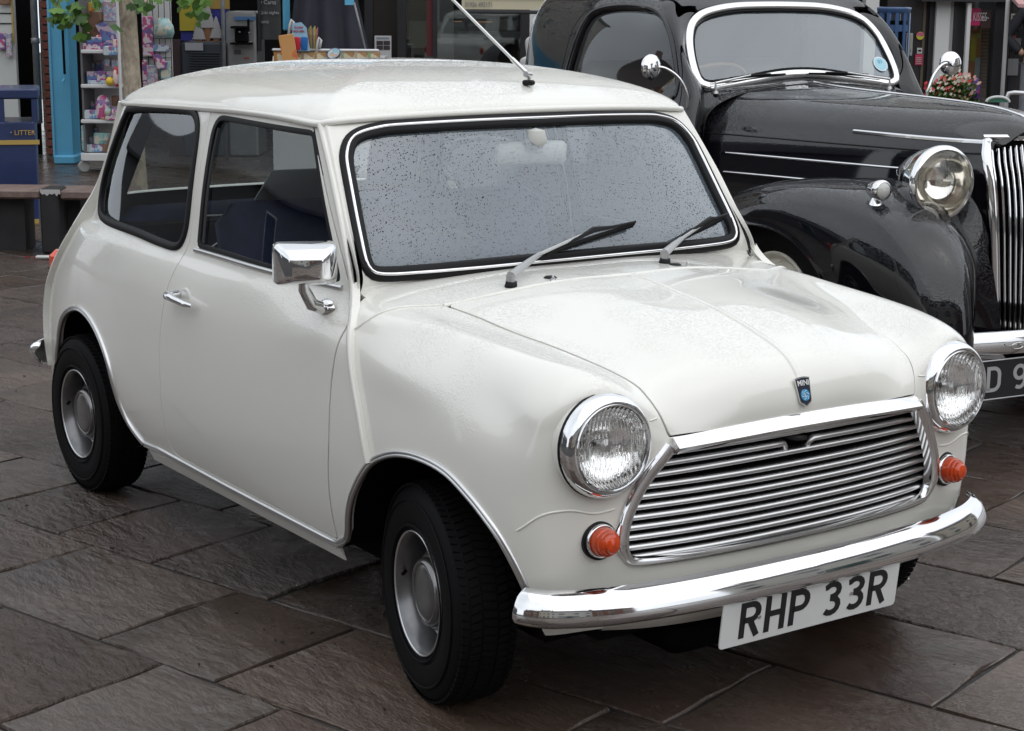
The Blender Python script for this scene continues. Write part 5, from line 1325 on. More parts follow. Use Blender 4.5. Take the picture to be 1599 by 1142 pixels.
PK = {'pink': pack('print_pink', (.42, .07, .20), (.55, .48, .50), (.16, .10, .26), 26), 'purple': pack('print_purple', (.14, .08, .26), (.10, .18, .36), (.42, .34, .40), 26), 'blue': pack('print_blue', (.14, .26, .42), (.48, .54, .58), (.30, .12, .24), 22),
      'red': pack('print_red', (.60, .03, .04), (.70, .55, .50), (.5, .02, .05), 18), 'white': pack('print_white', (.48, .48, .50), (.40, .22, .32), (.22, .32, .44), 40), 'teal': pack('print_teal', (.18, .34, .34), (.48, .46, .38), (.26, .42, .42), 24),
      'yellow': mat('toy_yellow', (.70, .48, .04), .35), 'brown': pack('print_brown', (.14, .08, .05), (.22, .12, .08), (.30, .2, .12), 12), 'orange': pack('print_orange', (.70, .20, .04), (.62, .42, .08), (.40, .42, .10), 14), 'green': pack('print_green', (.12, .35, .10), (.50, .50, .30), (.25, .45, .20), 14)}
BLUEP = mat('sky_blue_paint', (.095, .36, .56), .45, noise=(3, .12)); NAVYP = mat('navy_bin_paint', (.014, .028, .095), .4, coat=.4, noise=(6, .2)); GOLD = mat('gold_paint', (.42, .29, .08), .4)
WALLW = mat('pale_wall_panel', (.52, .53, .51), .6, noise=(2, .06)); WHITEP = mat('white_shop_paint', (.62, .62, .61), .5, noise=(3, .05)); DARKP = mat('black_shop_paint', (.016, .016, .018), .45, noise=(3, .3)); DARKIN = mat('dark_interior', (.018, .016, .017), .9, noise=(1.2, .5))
GREYM = mat('galvanised_pipe', (.22, .23, .24), .5, metal=.5, noise=(25, .2)); BRICK = mat('red_brick', (.17, .05, .035), .8, noise=(20, .35), bump=(50, .5, .01)); MORTAR = mat('mortar', (.20, .18, .16), .9)
WOODB = mat('weathered_wood', (.15, .105, .09), .55, noise=(14, .35), bump=(40, .5, .01)); SHELFW = mat('shelf_white', (.60, .60, .60), .4); SHOPGLASS = glass_mat('shop_glass', tint=(.75, .78, .77), refl=1.0)
STEELG = mat('brushed_steel', (.28, .28, .28), .4, metal=.7, noise=(9, .15)); WOODLIGHT = mat('tan_wood', (.28, .2, .12), .6)

# ------------------------------------------------------------------ shop row: interior backs, floors above, fascias (each shop a building with parts)
def shop(name, label, px0, px1, D, wallmat, upper, back=3.4):
    r = root(name, (px0 + px1) / 2, D, label, 'shop')
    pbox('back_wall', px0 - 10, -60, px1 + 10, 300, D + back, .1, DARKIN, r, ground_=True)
    zt = 2.9; a, b = at(px0, 0, D), at(px1, 0, D); c = (a + b) / 2; w = (b - a).length; e2 = Vector((-math.sin(STREET), math.cos(STREET), 0))
    def add_box(nm, dz0, dz1, dep, m, off=0.0, ww=None):
        mb = MB(); mb.box((0, 0, 0), (ww or w, dep, dz1 - dz0)); o = mb.build(nm, m); p = c + e2 * (dep / 2 + off); o.location = (p.x, p.y, (dz0 + dz1) / 2); o.rotation_euler = (0, 0, STREET); return pkeep(o, r)
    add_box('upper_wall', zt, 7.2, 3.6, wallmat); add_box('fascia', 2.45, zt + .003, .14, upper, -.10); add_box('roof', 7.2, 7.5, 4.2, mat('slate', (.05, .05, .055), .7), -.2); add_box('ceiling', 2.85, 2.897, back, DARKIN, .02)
    for k in range(max(1, int(w / 2.2))):
        xx = (k + .5) / max(1, int(w / 2.2)) - .5; p = c + Vector((math.cos(STREET), math.sin(STREET), 0)) * xx * w - e2 * .02
        mb = MB(); mb.box((0, 0, 0), (1.0, .06, 1.4)); o = mb.build('window_frame', WHITEP); o.location = (p.x, p.y, 4.9); o.rotation_euler = (0, 0, STREET); pkeep(o, r)
        mb = MB(); mb.box((0, -.035, 0), (.86, .01, 1.26)); q = mb.build('window_pane', mat('dark_pane', (.02, .022, .025), .05, coat=1), o)
    return r
s1 = shop('gift_shop', 'gift shop with pale wall boards at the left edge behind the litter bin', -1400, 30, 16.6, mat('render_cream', (.45, .42, .36), .8, noise=(2, .1)), BLUEP)  # carried far out of view to close a bright gap in the reflections
s2 = shop('seaside_shop', 'open-fronted shop with a sky blue pillar full of toys and ice cream gear', 72, 575, 17.0, BRICK, BLUEP)
s3 = shop('restaurant', 'dark-framed restaurant front with hanging lamps behind the white car roof', 575, 850, 18.0, mat('render_grey', (.30, .30, .29), .8, noise=(2, .1)), DARKP)
s4 = shop('corner_shop', 'black and white shop front on the right behind the black car bonnet', 862, 1700, 18.6, mat('render_white', (.55, .54, .51), .8, noise=(2, .1)), DARKP)
# gift shop parts
pbox('unseen_dark_front', -1400, -60, -60, 330, 16.45, .06, DARKP, s1, ground_=True)  # unseen black frontage, added to darken what the black car reflects
pbox('wall_board', -60, -20, 28, 300, 16.5, .06, WALLW, s1, ground_=True)
for k, y in enumerate((0, 20, 36, 52)): pbox('slat_groove', -60, y, 19, y + 1.3, 16.49, .012, BLACK, s1)
pbox('board_edge', 18, -10, 20.5, 68, 16.48, .03, GOLD, s1)
pbox('dark_doorway', 29, -30, 58, 300, 17.2, .1, BLACK, s1, ground_=True)
# hanging packs on the board
for k, (x0, x1, y0, y1, c_, lb) in enumerate(((-8, 8, 52, 78, 'pink', 'clear pack of pink beads hung on the pale wall board'), (9, 18, 52, 90, 'white', 'narrow pale pack hung on the pale wall board beside the pink one'), (-2, 15, -6, 8, 'brown', 'dark pack hung highest on the pale wall board'))):
    tag(pbox('toy_pack', x0, y0, x1, y1, 16.44, .03, PK[c_], bev=.008), lb, 'toy', 'packs hung on the pale board')
# downpipe
mb = MB(); p0 = at(63, 230, 16.45); rr_p = 5.2 / FPX * 16.9
mb.tube([(0, 0, .35), (0, 0, 3.2)], rr_p, 16); mb.lathe([(rr_p, 0), (rr_p * 1.25, .005), (rr_p * 1.25, .05), (rr_p, .055)], 16, 'z', (0, 0, 1.07)); mb.lathe([(rr_p, 0), (rr_p * 1.25, .005), (rr_p * 1.25, .05), (rr_p, .055)], 16, 'z', (0, 0, 2.4))
dp = mb.build('downpipe', GREYM, None, True); dp.location = (p0.x, p0.y, 0); tag(dp, 'grey galvanised downpipe between the dark doorway and the brick strip', 'pipe')
# brick pier with separate bricks
pier = root('brick_pier', 73, 16.75, 'narrow red brick pier between the downpipe and the blue pillar', 'pier')
pbox('mortar_core', 67, -40, 79, 300, 16.76, .3, MORTAR, pier, ground_=True)
bm_ = None; zz = .04; k = 0
pL, pR = at(67.5, 100, 16.74), at(78.5, 100, 16.74); bw = (pR - pL).length
while zz < 2.2:
    if bm_ is None:
        mb = MB(); mb.box((0, 0, 0), (bw * .97, .05, .063), 0, .004); bo = mb.build('brick', BRICK); bm_ = bo.data
    else: bo = bpy.data.objects.new('brick', bm_); col.objects.link(bo)
    c = (pL + pR) / 2; bo.location = (c.x + .004 * math.sin(k * 7), c.y, zz + .0315); bo.rotation_euler = (0, 0, STREET); pkeep(bo, pier); zz += .075; k += 1
# blue pillar with plinth and hanging strap
bpil = root('blue_pillar', 95, 16.35, 'sky blue painted pillar with a square plinth beside the toy shelves', 'pillar')
DP = gD(262)
pbox('shaft', 79, -60, 108, 246, DP + .02, .30, BLUEP, bpil); pbox('plinth', 84, 243, 117, 262, DP - .04, .40, BLUEP, bpil, bev=.015, ground_=True)
pbox('shaft_edge', 76.5, -60, 80, 246, DP + .002, .05, mat('pale_blue_edge', (.11, .36, .54), .45), bpil)
mb = MB(); q0 = at(97, 30, DP - .05); q1 = at(101, 116, DP - .05); q2 = at(98, 128, DP - .06); mb.tube([(0, 0, 0), tuple(q1 - q0)], .012, 8); o = mb.build('awning_strap', BLACK); o.location = q0
tag(o, 'dark awning rod hanging down the face of the blue pillar', 'awning rod'); mb = MB(); mb.tube([tuple(q1 - q0), tuple(q1 - q0 + Vector((0, 0, -.04))), tuple(q2 - q0)], .014, 8); mb.build('hook', BLUEP, o)
# ------------------------------------------------------------------ display shelves of toys
DS = 15.4
shelf = root('shelf_unit', 156, DS, 'white shelf unit of bright boxed toys on castors beside the tree', 'shelf unit')
pbox('back_panel', 131, -40, 196, 250, DS + .42, .03, SHELFW, shelf); pbox('side_panel', 126, -40, 129, 250, DS + .02, .40, mat('grey_mesh', (.12, .12, .13), .6), shelf)
for y in (78, 132, 187, 240): pbox('shelf_board', 126, y, 190, y + 6 if y < 240 else 252, DS, .42, SHELFW, shelf, bev=.006)
mb = MB(); p_ = at(189, 160, DS - .05); mb.tube([(0, 0, 0), (0, 0, 1.6)], .014, 10); o = mb.build('front_post', SHELFW); o.location = (p_.x, p_.y, .1); pkeep(o, shelf)
for px in (131, 186):
    p_ = at(px, 262, DS + .06); mb = MB(); mb.lathe([(0, -.022), (.045, -.022), (.05, -.015), (.05, .015), (.045, .022), (0, .022)], 18, 'y'); o = mb.build('castor', mat('castor_grey', (.3, .3, .29), .5), None, 40); o.location = (p_.x, p_.y, .05); o.rotation_euler = (0, 0, STREET + .5); pkeep(o, shelf)
ORD = ['first', 'second', 'third', 'fourth', 'fifth', 'sixth', 'seventh']
def toy(shape, x0, y0, x1, y1, c_, lb, D=None, rot=0.0, th=.10, name='toy_box', cat='toy', group='toys on the shelves'):
    D = DS + .06 if D is None else D
    if shape == 'box': o = pbox(name, x0, y0, x1, y1, D, th, PK[c_], bev=.006, rz=rot)
    else:
        a, b = at(x0, y1, D), at(x1, y0, D); w = (at(x1, y1, D) - a).length; h = b.z - a.z; mb = MB()
        if shape == 'ball': mb.lathe([(w / 2 * math.sin(t), -h / 2 * math.cos(t)) for t in np.linspace(0.01, math.pi - .01, 12)], 18)
        elif shape == 'dome': mb.lathe([(w * .5, -h / 2), (w * .5, 0), (w * .44, h * .25), (w * .28, h * .43), (.0, h * .5)], 20); 
        elif shape == 'bag':
            prof = [(-.42, -.5), (-.5, -.3), (-.44, .1), (-.30, .36), (-.22, .5), (.22, .5), (.30, .36), (.46, .1), (.5, -.25), (.40, -.5)]
            n = len(prof); mb.add([(x * w, .0 - .03 * (1 - abs(z)), z * h) for x, z in prof] + [(x * w * .9, .05, z * h * .96) for x, z in prof] + [(0, -.055, 0)], [(i, (i + 1) % n, 2 * n) for i in range(n)] + [(i, n + i, n + (i + 1) % n, (i + 1) % n) for i in range(n)] + [tuple(range(n, 2 * n))[::1]])
        elif shape == 'kite':
            P = [(-.5, .35), (-.1, .5), (.5, -.1), (.35, -.5), (-.2, -.45), (-.3, 0)]; mb.prism([(x * w, z * h) for x, z in P], -.02, .02, 'y')
        o = mb.build(name, PK[c_], None, True if shape != 'kite' else False); c = (at((x0 + x1) / 2, (y0 + y1) / 2, D)); o.location = c; o.rotation_euler = (0, 0, STREET + rot)
    return tag(o, lb, cat, group)
toy('box', 128, 68, 160, 78, 'pink', 'long low tray of pink and blue toys at the left of the top shelf')
toy('box', 134, 58, 158, 68, 'purple', 'purple toys heaped on the low tray of the top shelf')
toy('box', 161, 72, 182, 87, 'blue', 'blue and pink box hanging over the edge of the top shelf', DS - .06)
toy('box', 176, 62, 188, 78, 'red', 'small red pack at the right end of the top shelf')
toy('kite', 150, 34, 184, 72, 'purple', 'slanting purple and blue toy pack above the top shelf', DS + .12)
toy('box', 161, 2, 186, 34, 'white', 'pale picture card pack hanging above the top shelf', DS + .2)
toy('box', 136, 18, 160, 60, 'brown', 'brown cardboard box at the back above the top shelf', DS + .25)
toy('box', 128, 40, 136, 54, 'red', 'small red toy at the far left above the top shelf', DS + .1)
toy('box', 135, 112, 151, 130, 'purple', 'purple pony box on the second shelf, leftmost'); toy('box', 151, 111, 165, 130, 'pink', 'pink pony box on the second shelf, next to the purple one'); toy('box', 166, 112, 180, 129, 'purple', 'dark purple box on the second shelf left of the yellow ball')
toy('box', 137, 126, 166, 132, 'blue', 'pale blue bags lying along the front of the second shelf', DS + .02)
toy('ball', 165, 120, 178, 134, 'yellow', 'yellow ball on the second shelf', DS - .02); toy('ball', 176, 104, 188, 136, 'red', 'red oval toy on the second shelf by the white post', DS - .02)
toy('box', 163, 93, 171, 104, 'white', 'small white pack hanging left over the second shelf'); toy('box', 174, 94, 186, 108, 'white', 'small white pack hanging right over the second shelf')
toy('dome', 149, 148, 172, 184, 'pink', 'tall rounded pink toy card on the third shelf'); toy('box', 174, 150, 188, 166, 'brown', 'brown box behind the eggs on the third shelf', DS + .2)
toy('ball', 163, 168, 174, 182, 'teal', 'turquoise egg on the third shelf', DS); toy('ball', 174, 168, 184, 182, 'pink', 'pink egg on the third shelf', DS)
toy('box', 129, 172, 154, 186, 'blue', 'blue and white toys heaped at the left of the third shelf', DS + .02); toy('box', 156, 176, 164, 187, 'orange', 'small orange pack at the middle of the third shelf', DS); toy('box', 164, 178, 180, 188, 'pink', 'low pink pack under the eggs on the third shelf', DS - .02)
toy('box', 131, 226, 160, 238, 'blue', 'long pale blue box on the bottom shelf'); toy('box', 146, 208, 168, 226, 'teal', 'turquoise box stacked on the bottom shelf'); toy('box', 160, 218, 170, 238, 'brown', 'dark bottle-shaped pack on the bottom shelf'); toy('box', 127, 196, 132, 236, 'teal', 'thin upright pack at the left end of the bottom shelf', DS + .02)
for k, (x0, y0, x1, y1, c_, dd, lb) in enumerate((
    (128, 30, 137, 41, 'purple', .2, 'small purple pack at the upper left of the shelf unit'), (137, 4, 148, 18, 'orange', .24, 'orange pack at the very top left of the shelf unit'), (149, 0, 160, 30, 'teal', .22, 'turquoise card hanging at the top of the shelf unit'),
    (141, 60, 147, 67, 'white', .02, 'tiny white toy on the tray of the top shelf'), (150, 55, 156, 62, 'red', .02, 'bright pink ball-like toy on the tray of the top shelf'), (160, 58, 170, 72, 'purple', .1, 'purple toy box standing on the top shelf'),
    (137, 97, 147, 112, 'white', .3, 'white card at the back of the second shelf, left'), (148, 95, 160, 111, 'purple', .3, 'purple card at the back of the second shelf, middle'), (139, 133.2, 150, 139, 'blue', .25, 'blue box in the shadow under the second shelf board'),
    (133, 158, 142, 172, 'white', .2, 'white egg box behind the heap on the third shelf'), (141, 162, 149, 173, 'purple', .18, 'purple egg box behind the heap on the third shelf'), (140, 178, 146, 186, 'red', -.01, 'small red toy in front of the heap on the third shelf'), (149, 177, 155, 186, 'white', -.01, 'small white toy beside the tall card on the third shelf'),
    (133, 214, 144, 227, 'white', .1, 'white box at the back of the bottom shelf'), (172, 214, 184, 238, 'blue', .08, 'blue box at the right of the bottom shelf'), (134, 200, 150, 212, 'purple', .25, 'purple pack at the back above the bottom shelf'))):
    toy('box', x0, y0, x1, y1, c_, lb, DS + .06 + dd)
# grid wall of hanging packs right of the tree
DG = 15.8
gridw = root('display_grid', 245, DG, 'white wire grid hung with pink toy packs right of the tree', 'display grid')
pbox('grid_panel', 222, -30, 268, 135, DG + .06, .02, SHELFW, gridw)
for x in (222, 231, 240, 249, 258, 267): pbox('grid_wire', x, -30, x + 1, 200, DG + .03, .01, DARKMETAL, gridw)
for y in (60, 75, 90, 105, 120): pbox('grid_wire', 222, y, 268, y + 1, DG + .025, .01, DARKMETAL, gridw)
G_ = 'packs hung on the grid'
toy('box', 222, 26, 239, 88, 'pink', 'tall pink pack with round rings right beside the tree trunk', DG, th=.03, group=G_); toy('bag', 240, 28, 272, 60, 'teal', 'clear bag of beige and turquoise toys on the grid', DG - .05, group=G_)
toy('box', 239, 70, 263, 81, 'blue', 'wide blue and purple pack on the grid under the clear bag', DG, th=.03, group=G_); toy('kite', 239, 84, 262, 108, 'pink', 'pink balloon pack splayed on the grid', DG - .03, group=G_)
toy('box', 250, 96, 266, 124, 'teal', 'turquoise pack hanging at the right edge of the grid', DG - .02, rot=.2, th=.03, group=G_); toy('box', 229, 102, 246, 134, 'white', 'white and orange pack low on the grid', DG - .01, th=.03, group=G_); toy('box', 222, 94, 229, 136, 'pink', 'narrow pink pack low beside the trunk', DG - .01, th=.03, group=G_)
toy('box', 192, 94, 202, 128, 'red', 'red and white striped pack left of the trunk', DG - .2, th=.03, group=G_); toy('box', 193, -6, 204, 16, 'green', 'bright green toy high left of the trunk', DG - .2, th=.05, group=G_); toy('box', 194, 16, 202, 26, 'orange', 'small orange toy under the green one', DG - .2, th=.05, group=G_); toy('box', 192, 30, 201, 78, 'purple', 'dim purple pack left of the trunk', DG - .1, th=.03, group=G_)
toy('box', 222, -8, 230, 8, 'red', 'small red toy high right of the trunk', DG - .2, th=.05, group=G_)
for px in (146, 248): pbox('blue_upright', px - 5, -40, px + 5, 18, DG + .35, .06, BLUEP, s2)
# ------------------------------------------------------------------ ice cream corner
DI = 17.1
pst = root('ice_cream_poster', 322, DI, 'large dark blue and yellow poster with three pale ice cream cones', 'poster')
pbox('poster_sheet', 281, -40, 358, 64, DI + .14, .02, mat('poster_navy', (.022, .022, .16), .4), pst); pbox('poster_top', 281, -40, 358, 14, DI + .13, .01, mat('poster_ochre', (.26, .17, .04), .4), pst)
mb = MB(); mb.prism([(0, 0), (.24, 0), (.20, .20), (.08, .36), (0, .42)], -.006, .0, 'y'); o = mb.build('yellow_corner', mat('poster_yellow', (.30, .24, .02), .4)); o.location = at(281, 48, DI + .12); o.rotation_euler = (0, 0, STREET); pkeep(o, pst)
CONE = mat('cone_print', (.20, .09, .04), .5); SWIRL = mat('swirl_print', (.26, .25, .25), .5)
for (px, py, k) in ((311, 52, .85), (324, 34, 1.0), (338, 50, .85)):
    mb = MB(); h = .16 * k
    mb.lathe([(0, -.6 * h), (.14 * h, -.6 * h), (.24 * h, 0)], 12); o = mb.build('cone', CONE, None, True); c = at(px, py + 10, DI + .10); o.location = c; o.scale = (1, .25, 1.6); o.rotation_euler = (0, 0, STREET); pkeep(o, pst)
    mb = MB(); prof = []
    for j in range(16):
        t = j / 15; prof.append((h * (.46 * (1 - t) ** .8 + .03) * (1 + .10 * math.sin(j * 2.6)), h * 1.5 * t))
    mb.lathe([(0, 0)] + prof + [(0, h * 1.52)], 14); o = mb.build('swirl', SWIRL, None, True); o.location = c; o.scale = (1, .25, 1); o.rotation_euler = (0, 0, STREET); pkeep(o, pst)
cab_ = root('drinks_cooler', 318, DI - .1, 'dark louvred cooler cabinet under the ice cream poster', 'cooler')
pbox('cabinet', 285, 66, 349, 300, DI - .1, .5, mat('cooler_dark', (.022, .027, .035), .5), cab_, bev=.02, ground_=True)
for k in range(9): pbox('louvre', 296, 82 + k * 4, 343, 83.6 + k * 4, DI - .125, .03, mat('louvre_dark', (.035, .042, .05), .4), cab_)
pbox('paper_notice', 289, 67, 317, 79, DI - .13, .01, mat('dull_paper', (.25, .25, .27), .6), cab_)
tag(pbox('side_board', 262, 62, 285, 300, DI - .05, .05, mat('dark_maroon', (.03, .012, .014), .6), ground_=True), 'dark maroon board between the toy grid and the cooler', 'board')
mb = MB(); q = at(349, 60, DI - .45); mb.tube([(0, 0, 0), (0, 0, 3)], .018, 12); o = mb.build('awning_pole', GREYM, None, True); o.location = (q.x, q.y, 0); tag(o, 'thin grey pole standing left of the ice cream machine', 'pole')
icm = root('ice_cream_machine', 378, DI - .1, 'grey steel soft ice cream machine with black dispensing head', 'machine')
pbox('housing', 355, 18, 402, 300, DI - .05, .6, STEELG, icm, bev=.02, ground_=True); pbox('blue_panel', 366, 26, 399, 32, DI - .07, .02, mat('panel_blue', (.05, .12, .24), .4), icm); pbox('dispenser', 366, 44, 386, 68, DI - .16, .12, BLACK, icm, bev=.02); pbox('hood', 359, 41, 384, 45, DI - .2, .16, BLACK, icm, bev=.01); pbox('lever', 386, 30, 389, 52, DI - .14, .04, BLACK, icm, bev=.005); pbox('drip_tray', 359, 67, 392, 70, DI - .18, .14, BLACK, icm); pbox('gauge', 365, 78, 376, 85, DI - .06, .02, mat('gauge_dark', (.06, .06, .06), .4), icm); pbox('red_badge', 381, 90, 389, 92, DI - .06, .02, mat('red_badge', (.35, .02, .02), .4), icm)
for (px, py) in ((374, 50), (389, 51), (391, 65)): 
    o = pbox('chrome_knob', px - 1.4, py - 1.4, px + 1.4, py + 1.4, DI - .22, .02, CHROME, icm, bev=.004)
# lettered window
tw = root('lettered_window', 420, DI, 'grey shop window with white lettering behind the ice cream counter', 'window')
pbox('pane', 403, -60, 438, 62, DI + .1, .02, mat('grey_pane', (.05, .055, .06), .1, coat=1), tw); pbox('window_post', 402, -60, 405.5, 80, DI, .08, DARKP, tw)
LT = mat('pale_lettering', (.42, .42, .42), .5)
def street_text(body, px, py, D, hpx, m, parent, align='LEFT', sx=1.0, off=0.0, name='lettering'):
    p = at(px, py, D); size = hpx / FPX * (D * 1.02) / .70
    M = Matrix.Translation(p) @ Matrix.Rotation(STREET, 4, 'Z') @ Matrix.Rotation(R(90), 4, 'X')
    o = text_obj(name, body, size, m, None, None, off, .002, align, sx); o.matrix_world = M
    if parent is not None: o.parent = parent; o.matrix_parent_inverse = Matrix.LocRotScale(parent.location, parent.rotation_euler, parent.scale).inverted()
    return o
for body, px, py, h in (('y Carts', 405, 4, 6), ('Quiz nights', 405, 20, 4.5), ('sions', 403, 34, 5.5)): street_text(body, px, py, DI + .085, h, LT, tw)
tag(pbox('leaning_board', 441, -30, 452, 48, DI - .4, .04, BLUEP, bev=.01, rz=.5), 'sky blue edge of a board leaning beside the dark canopy', 'board')
# snack counter in front
DC = 15.6
cnt = root('ice_cream_counter', 512, DC, 'ice cream counter with a white rail and pictured tubs behind the car roof', 'counter')
mb = MB(); a, b = at(424, 100, DC), at(600, 100, DC); w = (b - a).length
mb.prism([(0, .0), (.0, .90), (.10, 1.00), (.14, 1.00), (.55, 1.00), (.55, 0)], 0, w, 'x'); o = mb.build('cabinet', mat('counter_white', (.5, .5, .5), .4)); o.location = (a.x, a.y, 0); o.rotation_euler = (0, 0, STREET); pkeep(o, cnt)
# prism axis x uses (y,z): y grows into the shop
pbox('top_rail', 424, 76.5, 592, 81, DC - .02, .05, mat('rail_white', (.62, .63, .65), .3), cnt, bev=.01)
fl = ('orange', 'green', 'brown', 'orange', 'teal', 'green', 'yellow', 'orange'); xs_ = np.linspace(427, 594, 9)
for k in range(8): pbox('flavour_picture', xs_[k] + .5, 82, xs_[k + 1] - .5, 106, DC - .03 + .0, .02, pack('flavour_%d' % k, *[(.50, .24, .06), (.22, .36, .18), (.40, .28, .16), (.58, .35, .10), (.25, .42, .34), (.42, .44, .28), (.55, .42, .26), (.30, .38, .20)][k:k + 1], (.72, .64, .46), (.46, .26, .12), 16), cnt)
mc = tag(pbox('menu_card', 438, 54, 462, 99, DC - .16, .012, pack('menu_orange', (.62, .16, .05), (.60, .30, .10), (.62, .22, .07), 8), bev=.003, rz=.12), 'orange menu card leaning on the ice cream counter', 'menu card')
mc.rotation_euler[1] = R(-9)
sp_ = root('slush_poster', 470, DC, 'pale blue slush drink sign with red lettering on the counter', 'sign')
mb = MB(); mb.prism([(-.085, 0), (.085, 0), (.055, .20), (.01, .245), (-.06, .235)], -.008, .008, 'y'); o = mb.build('sign_board', mat('slush_blue', (.30, .50, .66), .4)); q = at(469, 80, DC - .05); o.location = q; o.rotation_euler = (0, 0, STREET); pkeep(o, sp_)
for k, (px, c_) in enumerate(((464, (.55, .03, .05)), (475, (.02, .15, .45)))):
    mb = MB(); mb.lathe([(0, -.05), (.026, -.05), (.034, .05), (.030, .058), (.0, .062)], 16); o = mb.build('printed_cup', mat('cup_%d' % k, c_, .4), None, True); o.location = at(px, 69, DC - .065); o.scale = (1, .2, 1); o.rotation_euler = (0, 0, STREET); pkeep(o, sp_)
RED = mat('red_print', (.55, .03, .04), .5)
street_text('SLUSH', 459, 43, DC - .062, 3.4, RED, sp_); street_text('SOLD HERE', 457, 49, DC - .062, 3.0, RED, sp_, sx=.8)
pc_ = root('straw_pot', 490, DC, 'clear pot of coloured straws standing on the counter', 'straw pot')
q = at(489, 80, DC); mb = MB(); mb.lathe([(.04, 0), (.045, .14)], 16); o = mb.build('pot', glass_mat('clear_plastic', tint=(.8, .75, .7)), None, True); o.location = q; pkeep(o, pc_)
for k, c_ in enumerate(((.5, .1, .05), (.1, .35, .1), (.55, .35, .1), (.45, .05, .1), (.15, .4, .3), (.5, .45, .1), (.45, .22, .08), (.4, .12, .2))):
    mb = MB(); x = -.034 + .0095 * k; mb.tube([(x * .8, 0, .005), (x * 1.25, .01, .19 + .012 * (k % 3))], .0055, 6); o = mb.build('straw', mat('straw_%d' % k, c_, .4)); o.location = q; o.rotation_euler = (0, 0, STREET); pkeep(o, pc_)
for (px, py, nm, lb, c_) in ((453, 44, 'spoon_holder', 'white plastic clip holder standing behind the menu card', (.6, .6, .6)), (496, 72, 'scoop_stand', 'white looped scoop stand beside the straw pot', (.6, .6, .62))):
    q = at(px, py, DC - .02); mb = MB(); mb.tube([(-.02, 0, -.10), (.0, 0, .03), (.015, 0, .07), (.03, 0, .05), (.015, 0, -.02)], .012, 8); o = mb.build(nm, mat('white_plastic', (.6, .6, .6), .4), None, True); o.location = q; o.rotation_euler = (0, 0, STREET); tag(o, lb, 'holder')
q = at(521, 84, DC - .10); mb = MB(); mb.lathe([(0, -.012), (.05, -.010), (.052, 0), (.046, .006), (0, .007)], 28, 'y'); o = mb.build('round_sign', mat('sign_rim', (.06, .10, .16), .4), None, 40); o.location = q; o.rotation_euler = (R(20), R(25), STREET + math.pi); tag(o, 'round pale sticker sign tilted on the counter rail', 'sign'); o.scale = (1.25, 1, .95)
mb = MB(); mb.lathe([(.0, .0085), (.042, .0085), (.044, .006)], 28, 'y'); mb.build('sign_face', pack('sign_face', (.55, .60, .62), (.30, .50, .60), (.55, .4, .3), 40), o)
# dark canopy cloth
mb = MB(); D_ = 16.6; tl_, tr_, br_, bl_ = at(466, -60, D_), at(544, -60, D_), at(575, 84, D_ - .35), at(450, 84, D_ - .35); rows_ = []
VV = []; nn = 24; FF = []
for i in range(13):
    t = i / 12
    for j in range(nn + 1):
        u = j / nn; p = (tl_ * (1 - u) + tr_ * u) * (1 - t) + (bl_ * (1 - u) + br_ * u) * t
        VV.append(p + Vector((-math.sin(STREET), math.cos(STREET), 0)) * (.05 * math.sin(u * 19 + t) * (.3 + t) - .18 * math.sin(u * math.pi)))
for i in range(12):
    for j in range(nn): FF.append((i * (nn + 1) + j, i * (nn + 1) + j + 1, (i + 1) * (nn + 1) + j + 1, (i + 1) * (nn + 1) + j))
o = obj('canopy_cloth', VV, FF, mat('dark_navy_cloth', (.014, .013, .024), .85, noise=(3, .3)), None, smooth=True); md = o.modifiers.new('t', 'SOLIDIFY'); md.thickness = .01; tag(o, 'dark navy cloth canopy draped behind the ice cream counter', 'canopy')
pbox('blue_trim', 538, -20, 552, 8, 16.2, .03, BLUEP, o, rz=.3)
mb = MB(); a, b = at(553, 4, 16.1), at(572, 82, 16.1); mb.tube([tuple(a), tuple(b)], .010, 8); tag(mb.build('canopy_pole', GREYM, None, True), 'thin pale pole slanting down the right edge of the dark canopy', 'pole')
# ------------------------------------------------------------------ restaurant front
DR = 17.9
for (x0, x1, m_) in ((570, 583, DARKP), (621, 634, DARKP), (676, 682, DARKP), (812, 826, DARKP)): pbox('door_post', x0, -60, x1, 330, DR - .05, .14, m_, s3, ground_=True)
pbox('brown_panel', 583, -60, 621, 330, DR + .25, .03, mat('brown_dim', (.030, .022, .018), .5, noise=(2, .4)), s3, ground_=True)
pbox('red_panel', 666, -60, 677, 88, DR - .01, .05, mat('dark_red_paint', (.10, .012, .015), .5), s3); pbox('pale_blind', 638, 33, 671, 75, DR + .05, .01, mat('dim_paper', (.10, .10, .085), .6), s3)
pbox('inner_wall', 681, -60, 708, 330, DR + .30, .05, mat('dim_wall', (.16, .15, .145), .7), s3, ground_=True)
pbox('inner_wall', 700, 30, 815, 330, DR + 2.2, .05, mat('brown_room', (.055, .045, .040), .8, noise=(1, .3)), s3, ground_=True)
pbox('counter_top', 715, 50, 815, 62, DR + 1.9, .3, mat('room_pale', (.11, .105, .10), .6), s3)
wr = pbox('window_pane', 634, -60, 813, 330, DR + .02, .012, SHOPGLASS, s3, ground_=True)
pbox('white_wall', 826, -60, 860, 330, DR - .05, .3, WHITEP, s3, ground_=True)
nt_ = tag(pbox('notice', 585, 56, 611, 93, DR - .10, .02, mat('notice_white', (.50, .50, .51), .5)), 'white notice with four small photos on the dark restaurant door', 'notice')
for i in range(2):
    for j in range(2): pbox('photo', 588 + j * 11, 64 + i * 7.5, 598 + j * 11, 70.5 + i * 7.5, DR - .105, .008, mat('photo_dark', (.05, .035, .04), .4), nt_)
